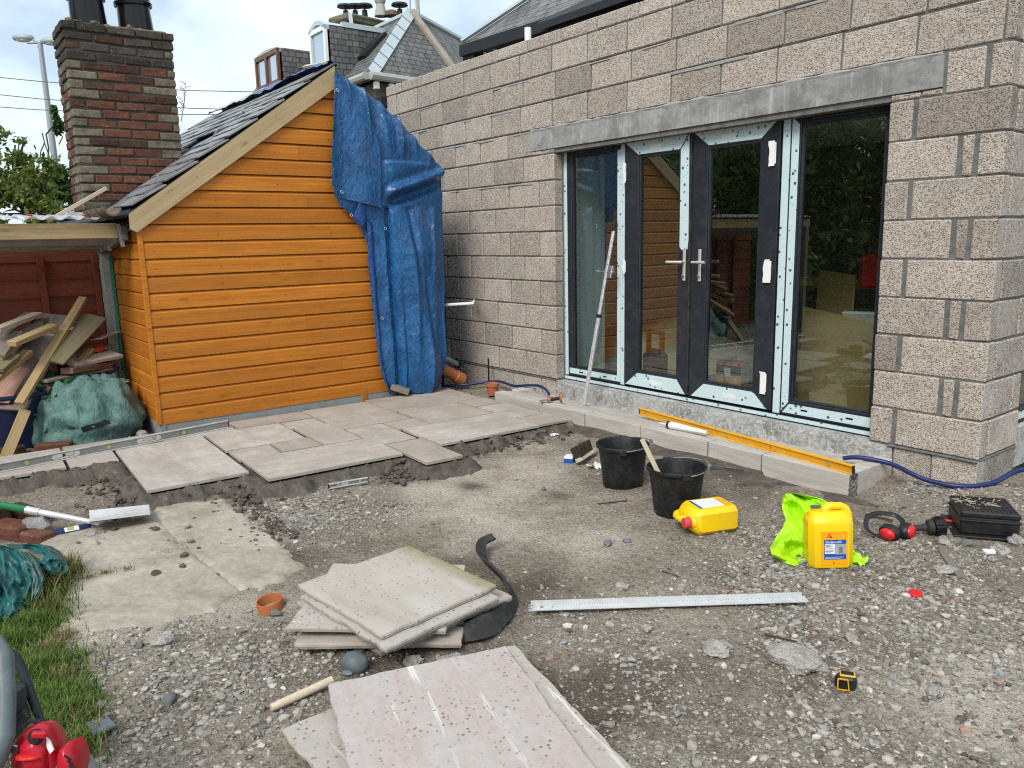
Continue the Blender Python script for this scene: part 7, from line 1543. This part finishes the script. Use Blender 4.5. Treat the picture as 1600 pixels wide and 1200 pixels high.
g = G(); g.prism([ep(72, 1153, -.0755), ep(78, 1158, -.0755), ep(84, 1172, -.0755), ep(78, 1178, -.0755), ep(73, 1168, -.0755)], FW*.004); g.build('sticker', 'labelwhite', en)
for k in range(4): G().box(ep(106+2.5*k, 1184+7*k, -.1025), (.022, .004, .004), frame(RT*.8-UP*.6, -FW)).build('vent_slot', 'black', en)
G().tube([ep(-40, 990, .02), ep(-6, 1006, 0), ep(6, 1025, -.02), ep(9, 1090, -.06), ep(8, 1150, -.10), ep(-4, 1185, -.12), ep(-30, 1230, -.12)], .023, 14).build('frame_tube', 'frame_grey', en, True)
G().tube([ep(4, 1016, .10), ep(24, 1026, .10), ep(34, 1046, .10), ep(50, 1090, .10), ep(66, 1132, .10)], [.013, .013, .0125, .012, .011], 12).build('guard_bar', 'frame_dark', en, True)
G().tube([ep(38, 1135, .0), ep(46, 1126, -.02), ep(60, 1128, -.01), ep(72, 1127, .02), ep(70, 1138, .02)], .006, 8).build('fuel_hose', 'frame_dark', en, True)
G().tube([ep(36, 1110, .05), ep(44, 1120, .05), ep(40, 1132, .05)], .008, 8).build('cable', 'black', en, True)
G().lathe([(.04, 0), (.045, .05), (.03, .09)], 16, Matrix.Translation(ep(134, 1215, .0)) @ Matrix.Rotation(.5, 4, 'X')).build('exhaust', 'alu_dull', en, True)
blob('cover_ridge', [(30, 1160), (58, 1150), (72, 1172), (76, 1205), (40, 1206), (32, 1180)], 'enginered', -.078, .02)
blob('cover_step', [(24, 1178), (62, 1178), (66, 1186), (24, 1187)], 'red', -.092, .02)
g = G(); g.lathe([(.010, 0), (.010, .006)], 8, Matrix.Translation(ep(24, 1170, -.082)) @ FW.to_track_quat('-Z', 'Y').to_matrix().to_4x4()); g.build('bolt', 'galv', en)

# ================================================================== GRAVEL AND GRASS
def ico():
    bm = bmesh.new(); bmesh.ops.create_icosphere(bm, subdivisions=1, radius=1); v = np.array([x.co[:] for x in bm.verts]); f = np.array([[q.index for q in x.verts] for x in bm.faces]); bm.free(); return v, f
IV, IF = ico()
N = 420000
gx_ = rng.uniform(-.2, 5.4, N); gy_ = rng.uniform(-5.0, .15, N)
dn = blobs(gx_, gy_, GRAV); pl_ = blobs(gx_, gy_, PALE); dnz = np.clip(fbm(np.c_[gx_, gy_, 0*gx_], 2.6, 31, 3), -1, 1)
prob = np.clip(.05+.13*dnz+.95*dn*(.8+1.3*dnz)-.15*pl_*(1-dn), .010, 1)
uu = (gx_-PO.x)*PX.x+(gy_-PO.y)*PX.y; vv = (gx_-PO.x)*PY.x+(gy_-PO.y)*PY.y
on_bed = (uu < .06) & (vv > -1.9) & (vv < 2.55); on_step = (gy_ > kd-.14) & (gx_ < 3.3) & (gx_ > -.35); on_path = np.zeros(N, bool)
pcs = [Zp(x, y, GZ) for x, y in ((60, 842), (238, 792), (345, 778), (473, 884), (330, 948), (100, 990))]
ins = np.ones(N, bool)
for i in range(6):
    a, b = pcs[i], pcs[(i+1) % 6]; ins &= ((b.x-a.x)*(gy_-a.y)-(b.y-a.y)*(gx_-a.x)) < 0
if ins.sum() == 0:
    ins = np.ones(N, bool)
    for i in range(6):
        a, b = pcs[i], pcs[(i+1) % 6]; ins &= ((b.x-a.x)*(gy_-a.y)-(b.y-a.y)*(gx_-a.x)) > 0
prob = np.where(ins, .02, prob); keep = (rng.uniform(size=N) < prob*.62) & ~on_bed & ~on_step & ~((gy_ > -.02) & (gx_ < 3.66))
gx_, gy_, dn = gx_[keep], gy_[keep], dn[keep]; n = len(gx_)
r = np.clip(rng.lognormal(math.log(.0034), .62, n)*(1+.5*dn), .0020, .021)
h_ = ground_heights(gx_, gy_)
jit = rng.uniform(.65, 1.35, (n, 12))[:, :, None]; ax3 = np.stack([np.ones(n), rng.uniform(.5, 1, n), rng.uniform(.35, .8, n)], -1)
th = rng.uniform(0, 6.3, n); c_, s_ = np.cos(th), np.sin(th); base = IV[None]*jit*ax3[:, None]*r[:, None, None]
V = np.empty_like(base); V[..., 0] = base[..., 0]*c_[:, None]-base[..., 1]*s_[:, None]+gx_[:, None]; V[..., 1] = base[..., 0]*s_[:, None]+base[..., 1]*c_[:, None]+gy_[:, None]; V[..., 2] = base[..., 2]+(h_+r*rng.uniform(-.25, .25, n))[:, None]
tone = np.clip(rng.normal(.42, .22, n), 0, 1)[:, None]; C = np.array([.10, .088, .073])*(1-tone)+np.array([.52, .485, .43])*tone
wh = rng.uniform(size=n); C[wh > .985] = (.56, .54, .50); C[wh < .015] = (.36, .22, .17); C[(wh > .90) & (wh < .92)] = (.26, .285, .30)
big = r > .0052
VB = V[big]; nb_ = len(VB); FB = (IF[None]+(np.arange(nb_)*12)[:, None, None]).reshape(-1, 3)
OV = np.array([[1, 0, 0], [-1, 0, 0], [0, 1, 0], [0, -1, 0], [0, 0, 1], [0, 0, -1]], float); OF = np.array([[0, 2, 4], [2, 1, 4], [1, 3, 4], [3, 0, 4], [2, 0, 5], [1, 2, 5], [3, 1, 5], [0, 3, 5]])
sm_ = ~big; ns = int(sm_.sum()); bs_ = OV[None]*rng.uniform(.6, 1.4, (ns, 6))[:, :, None]*ax3[sm_][:, None]*(r[sm_]*1.15)[:, None, None]; VS = np.empty_like(bs_)
VS[..., 0] = bs_[..., 0]*c_[sm_][:, None]-bs_[..., 1]*s_[sm_][:, None]+gx_[sm_][:, None]; VS[..., 1] = bs_[..., 0]*s_[sm_][:, None]+bs_[..., 1]*c_[sm_][:, None]+gy_[sm_][:, None]; VS[..., 2] = bs_[..., 2]+(h_+r*.1)[sm_][:, None]
FS = (OF[None]+(np.arange(ns)*6)[:, None, None]).reshape(-1, 3)+nb_*12
bigmesh('gravel', np.concatenate([VB.reshape(-1, 3), VS.reshape(-1, 3)]), np.concatenate([FB, FS]), 'gravel', attr=('tint', np.concatenate([np.repeat(C[big], 12, 0), np.repeat(C[sm_], 6, 0)])), label='loose grey gravel and rubble chips strewn over the earth', cat='gravel', kind='stuff')
# lumps of mortar and earth
def blades(pts_r, n, hgt, sd, cols):
    rg = np.random.default_rng(sd); P = []
    ws = np.array([w for *_, w in pts_r]); k = rg.choice(len(pts_r), n, p=ws/ws.sum())
    cx = np.array([Zp(a, b, GZ)[:2] for a, b, *_ in pts_r]); rr_ = np.array([c for _, _, c, _ in pts_r])
    an = rg.uniform(0, 6.3, n); rad = np.abs(rg.normal(0, .55, n)); x = cx[k, 0]+np.cos(an)*rad*rr_[k]; y = cx[k, 1]+np.sin(an)*rad*rr_[k]; z = gh(x, y)+.0
    h = hgt*rg.uniform(.4, 1.25, n); lean = rg.uniform(0, 6.3, n); ll = h*rg.uniform(.15, .9, n); w = rg.uniform(.0016, .0038, n); lx, ly = np.cos(lean), np.sin(lean); sx, sy = -ly, lx
    L = []
    for f in (0, .4, .75, 1):
        b_ = ll*f*f; ww = w*(1-f*.85); zz = z+h*(f-.28*f*f*np.minimum(1, ll/h)); L += [np.stack([x+lx*b_+sx*ww, y+ly*b_+sy*ww, zz], -1), np.stack([x+lx*b_-sx*ww, y+ly*b_-sy*ww, zz], -1)]
    V = np.stack(L, 1).reshape(-1, 3); q = np.array([[0, 1, 3, 2], [2, 3, 5, 4], [4, 5, 7, 6]]); F = (q[None]+(np.arange(n)*8)[:, None, None]).reshape(-1, 4)
    t_ = rg.uniform(size=n)[:, None]; cols = np.array(cols); C = cols[0]*(1-t_)+cols[1]*t_; dry = rg.uniform(size=n); C[dry < cols[2, 0]] = (.33, .26, .12); return V, F, np.repeat(C, 8, 0)
parts = [blades([(20, 1010, .16, 1), (50, 980, .14, 1), (62, 1050, .14, 1), (90, 1100, .12, .8), (110, 1120, .10, .6), (20, 1070, .18, 1), (70, 1150, .14, .8), (40, 1110, .16, 1), (95, 1180, .12, .6), (70, 940, .10, .7)], 19000, .058, 3, ((.045, .11, .014), (.15, .26, .045), (.12, 0, 0))),
         blades([(90, 925, .10, 1), (100, 905, .08, 1), (80, 960, .10, .8), (110, 895, .06, .5)], 900, .11, 5, ((.07, .10, .02), (.17, .19, .05), (.35, 0, 0))), blades([(75, 1020, .10, 1), (95, 1065, .1, 1), (110, 1165, .10, 1), (120, 1130, .08, .8), (100, 1000, .08, .6)], 1500, .05, 7, ((.20, .16, .06), (.34, .28, .14), (.6, 0, 0))),
         blades([(140, 905, .05, .5), (200, 893, .05, .5), (165, 898, .05, .5), (295, 828, .03, .3), (300, 850, .03, .3)], 330, .03, 9, ((.10, .12, .03), (.22, .20, .07), (.5, 0, 0)))]
off = 0; VV, FF, CC = [], [], []
for V, F, C in parts: VV.append(V); FF.append(F+off); CC.append(C); off += len(V)
bigmesh('grass', np.concatenate(VV), np.concatenate(FF), 'grass', attr=('tint', np.concatenate(CC)), label='rough grass and dry stalks at the left edge of the site', cat='grass', kind='stuff')

# black tape on the sack, laid on its surface
sb = bpy.data.objects['sack_body']; deps = bpy.context.evaluated_depsgraph_get(); inv = wm(sb).inverted(); hitp = []
for px, py in [(126, 668), (130, 676), (138, 664), (141, 672), (152, 661), (154, 669), (163, 656), (165, 664), (171, 657), (173, 662)]:
    o_ = inv @ CAMPOS; d_ = (inv.to_3x3() @ ray(px, py)).normalized(); ok, loc, nr, ix = sb.ray_cast(o_, d_)
    hitp.append((wm(sb) @ loc)+(-ray(px, py).normalized()*.005) if ok else Xp(px, py, -1.12))
g = G(); g.add(hitp, [(0, 1, 3, 2), (2, 3, 5, 4), (4, 5, 7, 6), (6, 7, 9, 8)]); adopt(g.build('black_tape', 'black', None, recalc=False), sk_)
